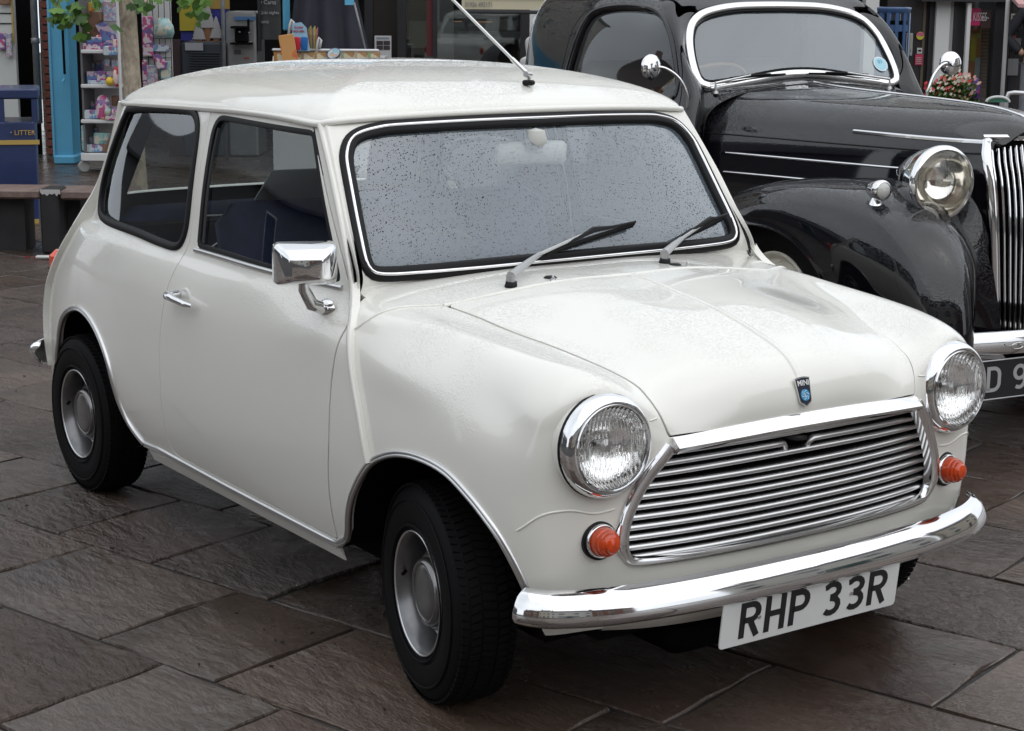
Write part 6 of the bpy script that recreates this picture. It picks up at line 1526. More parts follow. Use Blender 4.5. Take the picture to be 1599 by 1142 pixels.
street_text('THE MENU', 589, 60, DR - .106, 2.2, mat('notice_print', (.15, .17, .22), .5), nt_, sx=.9) if False else pbox('heading_rule', 588, 58.5, 608, 61, DR - .105, .006, mat('heading_grey', (.22, .25, .30), .5), nt_)
for (px, k) in ((709, 0), (756, 1)):
    q = at(px, 33 if k == 0 else 34, DR + .7); mb = MB(); rr0 = 12.5 / FPX * 18.8
    mb.lathe([(.0, .10), (.02, .10), (.035, .075), (rr0 * .75, .055), (rr0 * .95, .03), (rr0, 0), (rr0 * .97, 0), (rr0 * .9, .025), (.0, .06)], 24); mb.tube([(0, 0, .09), (0, 0, 1.2)], .006, 6)
    o = mb.build('pendant_lamp', BLACK, None, 40); o.location = q; tag(o, ['black pendant lamp with a warm rim hanging nearer the door', 'black pendant lamp hanging nearer the white wall'][k], 'lamp', 'pendant lamps in the restaurant')
    mb = MB(); mb.lathe([(0, -.004), (rr0 * .95, -.004), (rr0 * .95, .002)], 24); mb.build('lit_rim', mat('lamp_glow', (.6, .35, .2), .5, emit=((1.0, .45, .2), .55)), o)
aw = root('awning', 785, 16.6, 'cream awning valance with a phone number over the restaurant window', 'awning')
pbox('valance', 721, -25, 850, 15, 16.6, .03, mat('cream_canvas', (.55, .50, .36), .7, noise=(3, .06)), aw); pbox('bottom_rail', 721, 16, 856, 22, 16.58, .05, mat('rail_dark', (.03, .03, .035), .5), aw, bev=.01)
pbox('dark_stripe', 721, -25, 850, -2, 16.585, .012, mat('awning_dark', (.03, .035, .05), .6), aw)
street_text('01926 492171', 726, 7.5, 16.592, 7.0, mat('grey_print', (.22, .22, .21), .6), aw, sx=.72)
# big white ice cream cone model beside the wall
q = at(836, 100, 14.6); mb = MB(); prof = []; V, F = [], []
nA, nT = 28, 40
for i in range(nT + 1):
    t = i / nT; rad = .125 * (1 - t) ** .75 + .006
    for k in range(nA):
        a = 2 * math.pi * k / nA; tw_ = 1 + .16 * math.cos(2 * (a * .5 - t * 9.0))
        V.append((rad * tw_ * math.cos(a), rad * tw_ * math.sin(a), .46 * t + .02 * math.cos(a - t * 18)))
for i in range(nT):
    for k in range(nA): F.append((i * nA + k, i * nA + (k + 1) % nA, (i + 1) * nA + (k + 1) % nA, (i + 1) * nA + k))
icc = empty('cone_model', (q.x, q.y, 0), 0, 'giant white swirled ice cream cone model behind the black car', 'cone model')
o = obj('swirl', V, F, mat('glossy_white', (.72, .72, .73), .3, coat=.5), icc, smooth=True); o.location = (0, 0, q.z - .10)
mb = MB(); mb.lathe([(.03, 0), (.16, .02), (.16, .04), (.05, .06), (.06, .3), (.13, q.z - .10)], 24); mb.build('cone', mat('wafer', (.35, .22, .10), .6), icc, 40)
# ------------------------------------------------------------------ right-hand shop
DQ = 18.5
pbox('white_pilaster', 1456, -60, 1478, 330, DQ - .08, .30, WHITEP, s4, ground_=True); pbox('pilaster_return', 1478, -60, 1483, 330, DQ - .04, .3, mat('return_grey', (.40, .40, .40), .5), s4, ground_=True)  # return face is greyer than the pilaster front
pbox('black_pier', 1484, -60, 1500, 330, DQ - .06, .2, DARKP, s4, ground_=True); pbox('white_post', 1502, 5, 1508, 330, DQ - .2, .06, WHITEP, s4, ground_=True)
pbox('window_head', 1440, -40, 1600, 3, DQ - .25, .2, DARKP, s4)
pbox('door_leaf', 1380, -60, 1446, 330, DQ + .05, .05, mat('door_dark', (.020, .017, .018), .35, coat=.3, noise=(2, .4)), s4, ground_=True); pbox('door_edge', 1436, -60, 1440, 330, DQ + .03, .03, mat('tan_edge', (.10, .075, .05), .5), s4, ground_=True); pbox('door_post', 1446, -60, 1456, 330, DQ - .02, .14, DARKP, s4, ground_=True)
pbox('black_front', 860, -60, 1330, 330, DQ - .02, .1, DARKP, s4, ground_=True)
pbox('pale_wall', 1346, -60, 1367, 330, DQ - .05, .2, WHITEP, s4, ground_=True)
pw = s4
pbox('window_pane', 1508, 3, 1547, 330, DQ + .0, .012, SHOPGLASS, s4, ground_=True)
def sticker(name, x0, y0, x1, y1, m, lb, rnd=False, D=DQ + .02):
    if rnd:
        q = at((x0 + x1) / 2, (y0 + y1) / 2, D); rr1 = (x1 - x0) / 2 / FPX * D * 1.02; mb = MB(); mb.lathe([(0, .003), (rr1, .003), (rr1, -.003)], 24, 'y'); o = mb.build(name, m); o.location = q; o.rotation_euler = (0, 0, STREET + math.pi); return tag(o, lb, 'sticker')
    return tag(pbox(name, x0, y0, x1, y1, D, .01, m), lb, 'poster' if (x1 - x0) > 14 else 'sticker')
ps = sticker('framed_poster', 1413, 52, 1425, 87, mat('frame_pale', (.40, .40, .40), .5), 'narrow framed poster left on the dark shop door'); pbox('poster_print', 1414, 54, 1423.5, 85, DQ + .012, .008, pack('poster_dim', (.10, .14, .16), (.30, .28, .24), (.25, .08, .06), 9), ps)
s_r = sticker('round_sticker', 1431, 50, 1443, 62, mat('sticker_yellow', (.55, .45, .05), .5), 'round pink and yellow sticker on the dark shop door', True)
pbox('pink_half', 1432, 51, 1442.5, 56, DQ + .012, .004, mat('sticker_pink', (.55, .10, .22), .5), s_r)
s_w = sticker('white_sticker', 1432, 75, 1440, 84, mat('sticker_white', (.5, .5, .5), .5), 'small white sticker above the red one on the door'); pbox('sticker_print', 1434, 78, 1438.5, 80.5, DQ + .012, .005, BLACK, s_w)
s_k = sticker('red_sticker', 1429, 85, 1441, 102, mat('sticker_red', (.48, .03, .09), .5), 'red notice sticker low on the dark door')
for k in range(4): pbox('print_line', 1430.5, 90 + k * 3, 1439, 91.2 + k * 3, DQ + .012, .005, mat('line_pale', (.5, .35, .36), .5), s_k)
sticker('pale_disc', 1411, 105, 1423, 127, mat('disc_pale_blue', (.28, .40, .42), .5), 'pale blue round sign at the foot of the door', True)
sg = tag(pbox('shop_sign', 1512, 13, 1531, 40, DQ - .06, .03, mat('sign_magenta', (.52, .012, .12), .4)), 'magenta sign reading R KISSES in the shop window', 'sign'); street_text('R KISSES', 1512.5, 27, DQ - .065, 12.5, mat('sign_white', (.65, .6, .6), .5), sg, sx=.42)
sg2 = tag(pbox('brown_sign', 1532, 15, 1547, 44, DQ - .05, .03, mat('sign_brown', (.05, .02, .02), .4)), 'dark brown sign with small white script beside the magenta one', 'sign'); street_text('Florentina', 1533, 28, DQ - .055, 3.2, mat('sign_white', (.65, .6, .6), .5), sg2, sx=.62) if False else street_text('Florists', 1533, 28, DQ - .055, 3.6, mat('sign_white', (.65, .6, .6), .5), sg2, sx=.7)
op_ = root('window_poster', 1520, DQ, 'tall orange and yellow poster inside the right shop window', 'poster')
pbox('poster_sheet', 1509, 42, 1530, 160, DQ + .15, .01, mat('poster_ochre2', (.46, .36, .06), .5), op_)
for (x0, y0, x1, y1, c_) in ((1509, 40, 1531, 52, (.42, .10, .02)), (1509, 96, 1526, 122, (.55, .16, .03)), (1516, 60, 1524, 96, (.50, .42, .03)), (1526, 60, 1532, 90, (.52, .15, .04)), (1522, 90, 1530, 130, (.42, .44, .46))):
    pbox('colour_block', x0, y0, x1, y1, DQ + .13 + .003 * (x0 % 5), .006, mat('block_%d_%d' % (x0, y0), c_, .5), op_)
bst = root('brick_strip', 1541, DQ, 'thin strip of tan brickwork inside the right shop window', 'pier'); bmesh_ = None
for k in range(22):
    if bmesh_ is None:
        o = pbox('brick', 1536.5, 44, 1545, 48.4, DQ + .18, .05, mat('tan_brick', (.20, .11, .07), .8, noise=(20, .3)), bst); bmesh_ = o.data; z_0 = o.location.z
    else:
        o2 = bpy.data.objects.new('brick', bmesh_); col.objects.link(o2); o2.location = (o.location.x, o.location.y, z_0 - k * .036); o2.rotation_euler = o.rotation_euler; pkeep(o2, bst)
pbox('black_frame', 1547, -60, 1566, 330, DQ - .08, .14, DARKP, s4, ground_=True)
mb = MB(); q = at(1569, 80, 16.5); mb.tube([(0, 0, 0), (0, 0, 3)], .019, 12); o = mb.build('awning_pole', mat('pole_white', (.55, .55, .55), .4), None, True); o.location = (q.x, q.y, 0); tag(o, 'slim white pole standing right of the brick strip', 'pole')
pbox('dark_window', 1572, -60, 1760, 330, DQ + .3, .03, mat('dim_window', (.022, .022, .026), .2, coat=.6, noise=(1.5, .6)), s4, ground_=True)
for (x0, y0, x1, y1, c_) in ((1574, 92, 1590, 118, (.22, .22, .23)), (1582, 60, 1594, 82, (.12, .10, .11)), (1576, 56, 1586, 66, (.20, .03, .02))): pbox('dim_display', x0, y0, x1, y1, DQ + .28, .015, mat('disp_%d' % x0, c_, .6), s4)
lt = tag(pbox('dark_sign', 1576, 18, 1600, 46, DQ + .1, .02, mat('sign_black', (.012, .012, .013), .4)), 'black sign with large pale letters at the right edge', 'sign'); street_text('FIFA', 1578, 29, DQ + .095, 12, mat('letter_cream', (.48, .45, .38), .5), lt, sx=.62, off=.004); street_text('PIZZERIA', 1578, 39.5, DQ + .095, 2, mat('letter_cream', (.48, .45, .38), .5), lt, sx=.8) if False else None
mb = MB(); a, b, c_, d_ = at(1572, -14, 16.9), at(1680, -14, 16.9), at(1680, 50, 15.9), at(1590, 6, 15.9); 
o = obj('pink_awning', [a, b, at(1680, 14, 15.9), d_] + [p + Vector((0, 0, -.03)) for p in (a, b, at(1680, 14, 15.9), d_)], [(0, 1, 2, 3), (7, 6, 5, 4), (0, 3, 7, 4), (3, 2, 6, 7), (2, 1, 5, 6), (1, 0, 4, 5)], mat('pink_canvas', (.50, .28, .28), .7)); tag(o, 'faded pink awning at the top right corner', 'awning')
# ------------------------------------------------------------------ street furniture
# round slatted litter bin of blue bars
DB = 14.0; q = at(1394, 60, DB); rb_ = 24.5 / FPX * DB * 1.02; zt = at(1394, 12, DB).z
rbn = empty('slatted_bin', (q.x, q.y, 0), STREET, 'round bin of upright blue bars beside the black car screen', 'bin')
BLUEB = mat('bin_blue', (.035, .085, .20), .4, coat=.4)
mb = MB(); mb.lathe([(rb_ * .93, zt - .045), (rb_, zt - .04), (rb_ * 1.04, zt - .01), (rb_ * 1.04, zt), (rb_ * .9, zt + .004), (rb_ * .88, zt - .02)], 40); mb.build('rim', BLUEB, rbn, True)
for zc in (zt - .18, .12): 
    mb = MB(); mb.lathe([(rb_ * .90, zc), (rb_ * .97, zc), (rb_ * .97, zc + .05), (rb_ * .90, zc + .05)], 40); mb.build('hoop', BLUEB, rbn)
bar = None
for k in range(12):
    a = 2 * math.pi * k / 12
    if bar is None: mb = MB(); mb.box((0, 0, 0), (.010, .026, zt - .10)); bo = mb.build('bar', BLUEB, rbn); bar = bo.data
    else: bo = bpy.data.objects.new('bar', bar); col.objects.link(bo); bo.parent = rbn
    bo.location = (rb_ * .99 * math.cos(a), rb_ * .99 * math.sin(a), (zt - .10) / 2 + .06); bo.rotation_euler = (0, 0, a)
mb = MB(); mb.lathe([(0, .10), (rb_ * .8, .10), (rb_ * .82, zt - .1)], 28); mb.build('liner', BLACK, rbn, True)
# square litter bin on the left
DL = 11.9
lb_ = root('litter_bin', 26, DL, 'navy blue square litter bin with gold lettering behind the bench', 'bin')
pbox('top_cap', -70, 139, 59, 155, DL, .55, NAVYP, lb_, bev=.01); pbox('post', -70, 155, 8, 192, DL + .01, .03, NAVYP, lb_); pbox('post', 49, 155, 58, 192, DL + .01, .52, NAVYP, lb_)
pbox('body', -70, 191, 59, 366, DL + .003, .54, NAVYP, lb_, bev=.008, ground_=True); pbox('gold_band', -70, 219, 60, 226, DL - .006, .02, GOLD, lb_); pbox('gold_band', -70, 343, 60, 351, DL - .006, .02, GOLD, lb_)
pbox('rear_post', 20, 155, 26, 192, DL + .5, .03, NAVYP, lb_) if False else None
street_text('LITTER', 22, 208, DL - .003, 7.5, GOLD, lb_, sx=.95)
for px in (17, 50): pbox('rivet', px - 1, 206, px + 1, 208, DL - .004, .008, ALLOY, lb_)
lb_.rotation_euler[2] += R(14)
# timber bench
DBn = gD(404) + .05
ben = root('timber_bench', 60, DBn, 'heavy weathered timber bench on black posts at the left edge', 'bench')
def bench_piece(nm, x0, y0, x1, y1, dd, th, m, g=False, bev=.012): return pbox(nm, x0, y0, x1, y1, DBn + dd, th, m, ben, bev=bev, ground_=g)
bench_piece('seat_plank', -90, 296, 62, 311, .0, .20, WOODB); bench_piece('seat_plank', 93, 298, 210, 313, .0, .20, WOODB)
bench_piece('seat_plank', -90, 294.5, 210, 308, .215, .20, WOODB); bench_piece('seat_plank', -90, 292.5, 90, 305, .43, .18, WOODB)
bench_piece('post', 63, 295.5, 92.5, 405, -.004, .22, mat('tarred_wood', (.012, .012, .013), .6, noise=(12, .4)), True); bench_piece('post', -30, 311, 39, 390, .12, .22, MATS['tarred_wood'], True, 0); bench_piece('post', 94, 313, 127, 395, .20, .16, MATS['tarred_wood'], True, 0)
mb = MB(); jag = [(0, 0), (.118, 0), (.118, -.030), (.108, -.024), (.098, -.040), (.085, -.022), (.070, -.030), (.055, -.024), (.040, -.038), (.025, -.026), (.012, -.030), (0, -.018)]
mb.prism(jag, -.008, -.0045, 'y'); o = mb.build('flaked_paint', mat('flaked_white', (.42, .41, .40), .7), None); q = at(63, 296, DBn); o.location = (q.x, q.y, q.z); o.rotation_euler = (0, 0, STREET); pkeep(o, ben)
wb = pbox('white_stick', 55, 403, 88, 408, DBn - .25, .03, mat('chalk_white', (.5, .5, .48), .7), bev=.006); tag(wb, 'broken white strip lying on the ground at the bench foot', 'debris'); wb.location.z = .015
mb = MB(); rg5 = random.Random(2)
for k in range(14): q = at(44 + rg5.uniform(-4, 40), 408 + rg5.uniform(-4, 4), gD(408)); mb.box((q.x, q.y, .004), (.02, .012, .004), rg5.uniform(0, 3))
tag(mb.build('petals', mat('red_petal', (.35, .02, .03), .6)), kind='stuff')
# ------------------------------------------------------------------ tree: trunk, limbs, hanging ginkgo leaves
DT = 13.2; q = at(212, 300, DT); rT = 13.5 / FPX * DT * 1.02
tree = empty('street_tree', (q.x, q.y, 0), 0, 'slim street tree with a pale bark trunk in front of the toy shelves', 'tree')
BARK = mat('pale_bark', (.44, .37, .285), .85, noise=(18, .3)); N, L = nt(BARK); b_ = N['Principled BSDF']
t_ = N.new('ShaderNodeTexCoord'); mp_ = N.new('ShaderNodeMapping'); mp_.inputs['Scale'].default_value = (18, 18, 4.5); nz_2 = N.new('ShaderNodeTexNoise'); nz_2.inputs['Scale'].default_value = 1.6; nz_2.inputs['Detail'].default_value = 8; bp_ = N.new('ShaderNodeBump'); bp_.inputs['Strength'].default_value = 1; bp_.inputs['Distance'].default_value = .06
L.new(t_.outputs['Object'], mp_.inputs['Vector']); L.new(mp_.outputs[0], nz_2.inputs['Vector']); L.new(nz_2.outputs['Fac'], bp_.inputs['Height']); L.new(bp_.outputs['Normal'], b_.inputs['Normal'])
zt_ = [0, .1, .3, .8, 1.4, 2.0, 2.6, 3.4, 4.4]; rt_ = [1.5, 1.2, 1.08, 1.0, .95, .92, .86, .7, .4]
mb = MB(); mb.tube([(.012 * math.sin(z * 2.1) - .012 * z, .01 * math.cos(z * 1.7), z) for z in zt_], [rT * k for k in rt_], 18); mb.build('trunk', BARK, tree, True)
limbs = []
lr = random.Random(11)
for k in range(9):
    z0 = 1.95 + .24 * k; a = k * 2.4; ln = 1.5 - .07 * k; e = Vector((math.cos(a), math.sin(a), 0))
    P = [Vector((0, 0, z0)), e * ln * .35 + Vector((0, 0, z0 + .25)), e * ln * .75 + Vector((0, 0, z0 + .35)), e * ln + Vector((0, 0, z0 + .22))]
    mb = MB(); mb.tube(P, [.035, .025, .016, .006], 8); mb.build('limb', BARK, tree, True); limbs.append(P)
def leafgeo(s):
    V = [(0, 0, 0)]
    for j in range(9):
        a = R(-62 + 124 * j / 8); r_ = s * (1.0 - (.28 if j == 4 else 0) + .06 * math.sin(j * 2.3)); V.append((r_ * math.sin(a), .10 * s * math.cos(a * 2), -r_ * math.cos(a)))
    return V, [(0, j, j + 1) for j in range(1, 9)]
LEAFM = [mat('ginkgo_leaf', (.10, .20, .035), .45, noise=(9, .25)), mat('ginkgo_leaf_dark', (.045, .105, .022), .5, noise=(9, .25))]
lm = []
for m_ in LEAFM:
    V, F = leafgeo(.062); me = bpy.data.meshes.new('leaf'); me.from_pydata(V, [], F); me.materials.append(m_); lm.append(me)
hang = []          # twigs that hang into the view: (pixel column, pixel row of tip, spread)
for (px, py, sx__, n) in ((96, 22, 16, 22), (118, 10, 14, 14), (125, 30, 9, 10), (150, 2, 12, 8), (186, 6, 6, 3), (208, 10, 8, 6), (232, 4, 8, 7), (300, 6, 14, 12), (316, 20, 10, 12), (110, -14, 30, 16), (290, -16, 30, 14), (210, -16, 30, 10)):
    for k in range(n): hang.append((px + lr.gauss(0, sx__ * .6), py + lr.gauss(0, 9), lr.random()))
for (px, py, t) in hang:
    p = at(px, py, DT - .5 + .5 * t); o = bpy.data.objects.new('leaf', lm[0 if lr.random() < .62 else 1]); col.objects.link(o); o.parent = tree
    o.location = p - Vector(tree.location); s__ = lr.uniform(.75, 1.25); o.scale = (s__,) * 3; o.rotation_euler = (lr.gauss(0, .6), lr.gauss(0, .5), lr.uniform(0, 6.28))
for (x0, x1) in ((88, 130), (205, 310), (150, 215)):
    mb = MB(); A_, B_ = at(x0, 10, DT - .3) - Vector(tree.location), at(x1, 2, DT - .25) - Vector(tree.location); mb.tube([tuple(A_), tuple((A_ + B_) / 2 + Vector((0, 0, .25))), tuple(B_ + Vector((0, 0, .12)))], [.004, .007, .009], 6); mb.build('twig', BARK, tree, True)
crown = MB()
for k in range(1300):
    P = limbs[lr.randrange(9)]; t = lr.uniform(.3, 1.05); c = P[1].lerp(P[3], t) + Vector((lr.gauss(0, .28), lr.gauss(0, .28), lr.gauss(.12, .22)))
    if c.z < 2.15: continue
    V, F = leafgeo(lr.uniform(.05, .075)); M_ = Matrix.Translation(c) @ Matrix.Rotation(lr.uniform(0, 6.28), 4, 'Z') @ Matrix.Rotation(lr.gauss(0, .7), 4, 'X'); crown.mi = 0 if lr.random() < .6 else 1
    crown.add([M_ @ Vector(v) for v in V], F)
tag(crown.build('crown', LEAFM, tree), kind='stuff')
# ------------------------------------------------------------------ flower tub behind the black bonnet
DF = 11.5; q = at(1486, 150, DF)
fb = empty('flower_planter', (q.x, q.y, 0), 0, 'planter heaped with red, white and purple flowers beyond the black bonnet', 'planter')
mb = MB(); mb.lathe([(0, .02), (.16, .02), (.20, .10), (.24, .62), (.27, .66), (.24, .66), (.2, .6), (0, .6)], 28); mb.build('tub', mat('dark_green_tub', (.02, .05, .03), .5), fb, 40)
GRN = mat('bedding_leaf', (.07, .14, .03), .6, noise=(15, .3)); fl_ = MB(); fr_ = {}
rf = random.Random(8); wF = 42 / FPX * DF; zc_ = q.z + .05
for k in range(2200):
    a, t = rf.uniform(0, 6.28), rf.random() ** .5; el_ = rf.random()
    rr2 = wF * t * (1 - .35 * el_ ** 2); c = Vector((rr2 * math.cos(a), rr2 * math.sin(a), zc_ - .10 + .20 * el_ * (1.15 - t * .55)))
    s_ = rf.uniform(.014, .034); M_ = Matrix.Translation(c) @ Matrix.Rotation(rf.uniform(0, 6.28), 4, 'Z') @ Matrix.Rotation(rf.uniform(-1, 1), 4, 'X')
    fl_.add([M_ @ Vector(v) for v in ((-s_ * .4, 0, 0), (0, -s_, .003), (s_ * .4, 0, 0), (0, s_, .003))], [(0, 1, 2, 3)])
tag(fl_.build('foliage', GRN, fb), kind='stuff')
for nm, c_, n, zone in (('red_bloom', (.50, .012, .02), 44, 0), ('white_bloom', (.70, .64, .52), 95, 1), ('purple_bloom', (.10, .03, .22), 26, 2), ('pink_bloom', (.60, .30, .26), 32, 3)):
    m_ = MB()
    for k in range(n):
        a = rf.uniform(0, 6.28); el_ = rf.uniform(.15, 1.0)
        ex = Vector((math.cos(STREET), math.sin(STREET), 0)); off = {0: rf.gauss(-.45, .5), 1: rf.gauss(-.2, .4), 2: rf.gauss(.8, .15), 3: rf.gauss(.35, .3)}[zone]; off = max(-1, min(1, off))
        dep = -math.sqrt(max(0, 1 - off * off)) * rf.uniform(.5, 1.0); ey2 = Vector((-math.sin(STREET), math.cos(STREET), 0))
        c = ex * off * wF * .98 + ey2 * dep * wF * .9 + Vector((0, 0, zc_ - .10 + .215 * el_ * (1.1 - .4 * abs(off))))
        s_ = rf.uniform(.008, .013) * (.85 if zone == 1 else 1)
        for j in range(5):
            b2 = j * 1.2566 + a; M_ = Matrix.Translation(c) @ Matrix.Rotation(rf.uniform(-.5, .5), 4, 'X')
            d1 = Vector((math.cos(b2), math.sin(b2) * .6, math.sin(b2) * .8)) * s_; d2 = Vector((math.cos(b2 + 1.0), math.sin(b2 + 1.0) * .6, math.sin(b2 + 1.0) * .8)) * s_
            m_.add([c, c + d1, c + (d1 + d2) * .7 - ey2 * .004, c + d2], [(0, 1, 2, 3)])
    tag(m_.build(nm, mat(nm + '_petal', c_, .5), fb), kind='stuff')
# white tube rail and green chair back at the right edge
q = at(1572, 148, 12.4); mb = MB(); ex = Vector((math.cos(STREET), math.sin(STREET), 0))
mb.tube([(0, 0, -q.z), (0, 0, -.03), tuple(ex * .012 + Vector((0, 0, .008))), tuple(ex * .05 + Vector((0, 0, .014))), tuple(ex * .55 + Vector((0, 0, -.01)))], .016, 10); o = mb.build('tube_rail', mat('rail_chrome', (.55, .55, .56), .25, metal=.6), None, True); o.location = q; tag(o, 'pale tubular rail end at the right edge', 'rail')
q = at(1558, 160, 11.8); mb = MB(); mb.tube([tuple(ex * (.075 * math.cos(a)) + Vector((0, 0, .035 * math.sin(a)))) for a in np.linspace(math.pi, 0, 16)], .010, 8)
ch = empty('cafe_chair', q, 0, 'green café chair with a white hooped back just above the black bonnet', 'chair'); mb.build('hoop', mat('chair_white', (.55, .56, .55), .4), ch, True)
mb = MB(); mb.add([ex * (.07 * math.cos(a)) + Vector((0, 0, .03 * math.sin(a))) for a in np.linspace(math.pi, 0, 16)], [tuple(range(16))]); o = mb.build('back_panel', mat('chair_green', (.04, .16, .11), .5), ch)
mb = MB(); mb.box((0, 0, -.35), (.38, .38, .03), STREET, .01); mb.build('seat', MATS['chair_green'], ch, 40)
for sx__, sy__ in ((-1, -1), (1, -1), (-1, 1), (1, 1)): mb = MB(); mb.tube([(.16 * sx__, .16 * sy__, -q.z), (.15 * sx__, .15 * sy__, -.05 if sy__ > 0 else -.35)], .010, 8); mb.build('leg', MATS['chair_white'], ch, True)
# ------------------------------------------------------------------ person at the right edge (hand on hip, seen from behind)
def skin_body(name, joints, edges, m, parent, lev=2, rootv=0):
    me = bpy.data.meshes.new(name); me.from_pydata([j[0] for j in joints], edges, []); o = bpy.data.objects.new(name, me); col.objects.link(o)
    md = o.modifiers.new('skin', 'SKIN'); md.use_smooth_shade = True
    for i, j in enumerate(joints):
        r_ = j[1]; me.skin_vertices[0].data[i].radius = (r_, r_) if not isinstance(r_, tuple) else r_
    me.skin_vertices[0].data[rootv].use_root = True
    ss = o.modifiers.new('sub', 'SUBSURF'); ss.levels = lev; ss.render_levels = lev
    dg = bpy.context.evaluated_depsgraph_get(); dg.update(); e = bpy.data.meshes.new_from_object(o.evaluated_get(dg)); bpy.data.objects.remove(o)
    e.name = name; e.materials.clear(); e.materials.append(m); e.polygons.foreach_set('use_smooth', np.ones(len(e.polygons), dtype=bool)); q_ = bpy.data.objects.new(name, e); col.objects.link(q_); q_.parent = parent; return q_
q = at(1620, 150, 18.0); pers = empty('person', (q.x, q.y, 0), STREET, 'person in a dark jacket and grey jeans at the right edge', 'person')
SKIN = mat('skin', (.45, .27, .19), .5); JACK = mat('dark_jacket', (.014, .015, .02), .8, noise=(9, .3)); JEAN = mat('grey_jeans', (.20, .21, .23), .8, noise=(12, .2))
J = [((0, 0, .95), (.15, .11)), ((0, 0, 1.15), (.14, .10)), ((0, .01, 1.36), (.17, .11)), ((0, .0, 1.48), .055), ((0, -.01, 1.56), .06), ((0, -.02, 1.66), (.078, .098)), ((0, -.015, 1.73), (.06, .075)),
     ((-.19, .01, 1.41), .055), ((-.33, .06, 1.17), .045), ((-.17, -.02, .99), .034), ((.19, .01, 1.41), .055), ((.25, .03, 1.14), .045), ((.25, -.06, .90), .032), ((.25, -.09, .82), .035),
     ((-.09, 0, .86), .095), ((-.11, -.02, .48), .065), ((-.11, .03, .09), .045), ((-.12, -.13, .04), .035), ((.09, 0, .86), .095), ((.10, -.03, .48), .065), ((.11, .02, .09), .045), ((.12, -.14, .04), .035)]
E_ = [(0, 1), (1, 2), (2, 3), (3, 4), (4, 5), (5, 6), (2, 7), (7, 8), (8, 9), (2, 10), (10, 11), (11, 12), (12, 13), (0, 14), (14, 15), (15, 16), (16, 17), (0, 18), (18, 19), (19, 20), (20, 21)]
skin_body('body', J, E_, SKIN, pers)
skin_body('jacket', [((0, 0, .86), (.19, .15)), ((0, 0, 1.15), (.165, .125)), ((0, .01, 1.37), (.185, .122)), ((0, .0, 1.46), .075), ((-.19, .01, 1.41), .068), ((-.335, .06, 1.17), .058), ((-.20, -.01, 1.01), .046), ((.19, .01, 1.41), .068), ((.25, .03, 1.14), .056), ((.25, -.05, .92), .044)], [(0, 1), (1, 2), (2, 3), (2, 4), (4, 5), (5, 6), (2, 7), (7, 8), (8, 9)], JACK, pers)
skin_body('jeans', [((0, 0, .95), (.155, .118)), ((-.09, 0, .84), .106), ((-.11, -.02, .48), .080), ((-.11, .03, .10), .066), ((.09, 0, .84), .106), ((.10, -.03, .48), .080), ((.11, .02, .10), .066)], [(0, 1), (1, 2), (2, 3), (0, 4), (4, 5), (5, 6)], JEAN, pers)
mb = MB(); mb.lathe([(0, .11), (.05, .10), (.085, .06), (.095, .0), (.085, -.05), (.07, -.06)], 20, 'z', (0, .012, 1.665)); mb.build('hair', mat('brown_hair', (.03, .018, .01), .6), pers, True)
for s in (-1, 1): mb = MB(); mb.box((.115 * s, -.05, .04), (.095, .27, .075), 0, .03); mb.build('shoe', BLACK, pers, 40)
# ------------------------------------------------------------------ papers inside the white car
for (x, y, z, w_, d__, rx, ry, rz_, lb) in ((-1.55, -.30, .80, .30, .21, 0, -25, 8, 'white paper sheet with a coloured corner lying on the rear seat of the white car'), (-1.72, -.22, .872, .32, .14, 0, -8, -10, 'white leaflet with a yellow strip on the rear shelf of the white car'), (-1.85, .05, .93, .30, .22, 0, -35, -5, 'crumpled pale sheet standing behind the leaflet in the white car')):
    mb = MB(); mb.box((0, 0, 0), (d__, w_, .004)); o = mb.build('paper_sheet', mat('paper_white', (.68, .69, .70), .6)); o.location = (x, y, z); o.rotation_euler = (R(rx), R(ry), R(rz_)); tag(o, lb, 'paper')
    mb = MB(); mb.box((d__ * .25, w_ * .22, .003), (d__ * .3, w_ * .35, .002)); mb.build('printed_patch', [mat('patch_teal', (.25, .48, .52), .5), mat('patch_yellow', (.55, .42, .12), .5), mat('patch_pale', (.5, .52, .5), .5)][0 if z < .85 else 1 if z < .9 else 2], o)
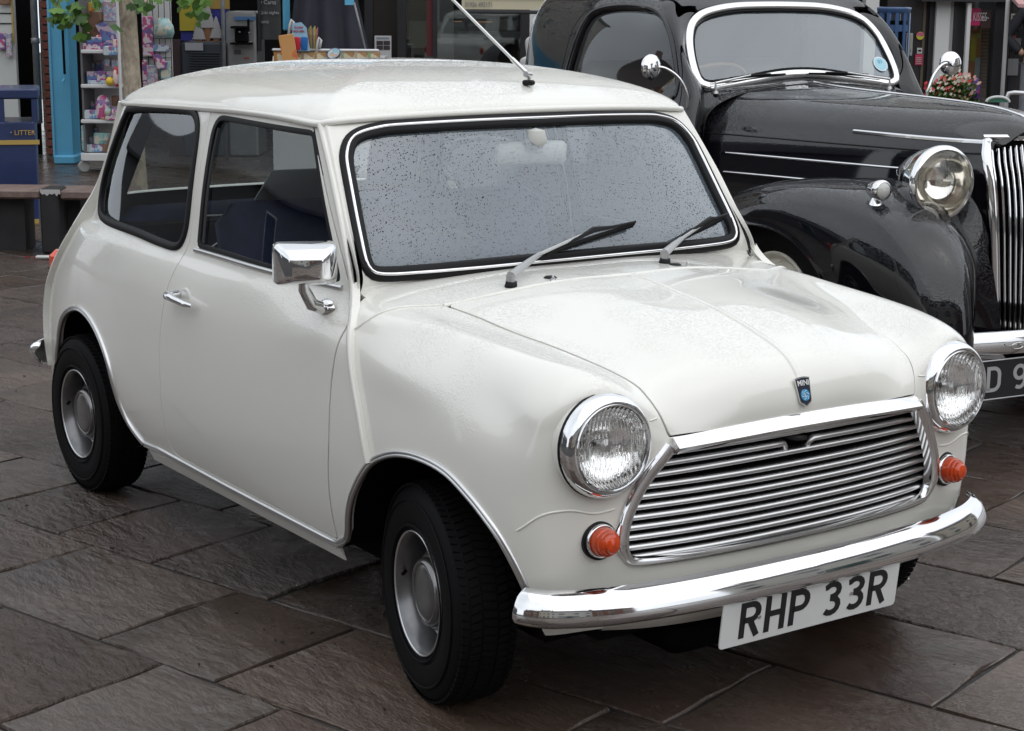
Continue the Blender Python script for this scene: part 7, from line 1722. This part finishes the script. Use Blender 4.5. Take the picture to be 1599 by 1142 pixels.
# ------------------------------------------------------------------ houses across the street, behind the photographer (they show in the paint and chrome)
def house(cx_, cy_, rz, w, h, m, roofm, label, cols, rows_n, door_=True):
    """house facing its own -y side"""
    r = empty('terraced_house', (cx_, cy_, 0), rz, label, 'house'); dpt = 6.0
    mb = MB(); mb.box((0, dpt / 2, h / 2), (w, dpt, h)); mb.build('wall', m, r)
    mb = MB(); mb.prism([(-.35, h), (dpt / 2, h + 2.4), (dpt + .35, h), (dpt + .35, h - .12), (-.35, h - .12)], -w / 2 - .03, w / 2 + .03, 'x'); ro = mb.build('roof', roofm, r)
    mb = MB(); mb.box((w * .38, dpt / 2, h + 2.4), (.7, .7, 1.7)); mb.build('chimney', BRICK, ro)
    fm_ = pm_ = None
    for i in range(cols):
        for j in range(rows_n):
            x = (i + .5) / cols * w - w / 2; z = 1.5 + j * (h - 1.0) / rows_n
            if fm_ is None:
                mb = MB(); mb.box((0, 0, 0), (1.05, .08, 1.5)); f_ = mb.build('window', WHITEP, r); fm_ = f_.data; mb = MB(); mb.box((0, -.045, .37), (.9, .01, .62)); mb.box((0, -.045, -.34), (.9, .01, .62)); p_ = mb.build('pane', mat('dark_pane', (.02, .022, .025), .05, coat=1), f_); pm_ = p_.data
            else:
                f_ = bpy.data.objects.new('window', fm_); col.objects.link(f_); f_.parent = r; p_ = bpy.data.objects.new('pane', pm_); col.objects.link(p_); p_.parent = f_
            f_.location = (x, -.03, z)
    if door_: mb = MB(); mb.box((w * .0, -.04, 1.05), (.95, .08, 2.1)); mb.build('door', mat('door_green', (.02, .06, .045), .4), r)
SLATE = mat('slate', (.05, .05, .055), .7); WR = mat('white_render', (.50, .48, .43), .8, noise=(2, .1)); DBR = mat('house_brick', (.16, .075, .05), .85, noise=(2, .2)); CRM = mat('cream_render', (.42, .38, .30), .8, noise=(2, .1))
e1 = np.array([math.cos(STREET), math.sin(STREET)]); e2 = np.array([-math.sin(STREET), math.cos(STREET)])
for (X, Dp, w, h, m_, lb, cl, rw) in ((-13, -11.5, 9, 6.2, DBR, 'brick house across the street, farthest left of the photographer', 4, 2), (-4.2, -12, 8, 7.0, CRM, 'cream house across the street behind the photographer', 3, 2), (4.2, -12.5, 8.5, 6.4, WR, 'white house across the street with rows of dark windows', 4, 2), (13, -12, 9, 6.0, DBR, 'brick house across the street, farthest right of the photographer', 3, 2)):
    p = CAM[:2] + e1 * X + e2 * Dp; house(p[0], p[1], STREET + math.pi, w, h, m_, SLATE, lb, cl, rw)
for (X, Dp, rz, w, h, m_, lb, cl, rw) in ((17, 1, STREET - math.pi / 2, 9, 6.6, WR, 'white house closing the street on the right', 4, 2), (18, 11, STREET - math.pi / 2, 9, 6.2, CRM, 'cream house closing the street far right', 3, 2), (-15, 0, STREET + math.pi / 2, 10, 3.0, mat('dark_reflection_render', (.10, .10, .105), .85, noise=(2, .2)), 'unseen low grey house on the left, shaped for dark reflections', 1, 1), (-16, 11.5, STREET + math.pi / 2, 10, 3.0, mat('dark_reflection_render', (.10, .10, .105), .85), 'unseen low grey house far left, shaped for dark reflections', 1, 1)):  # left houses are kept low and dark grey to shape the cars' reflections
    p = CAM[:2] + e1 * X + e2 * Dp; house(p[0], p[1], rz, w, h, m_, SLATE, lb, cl, rw)
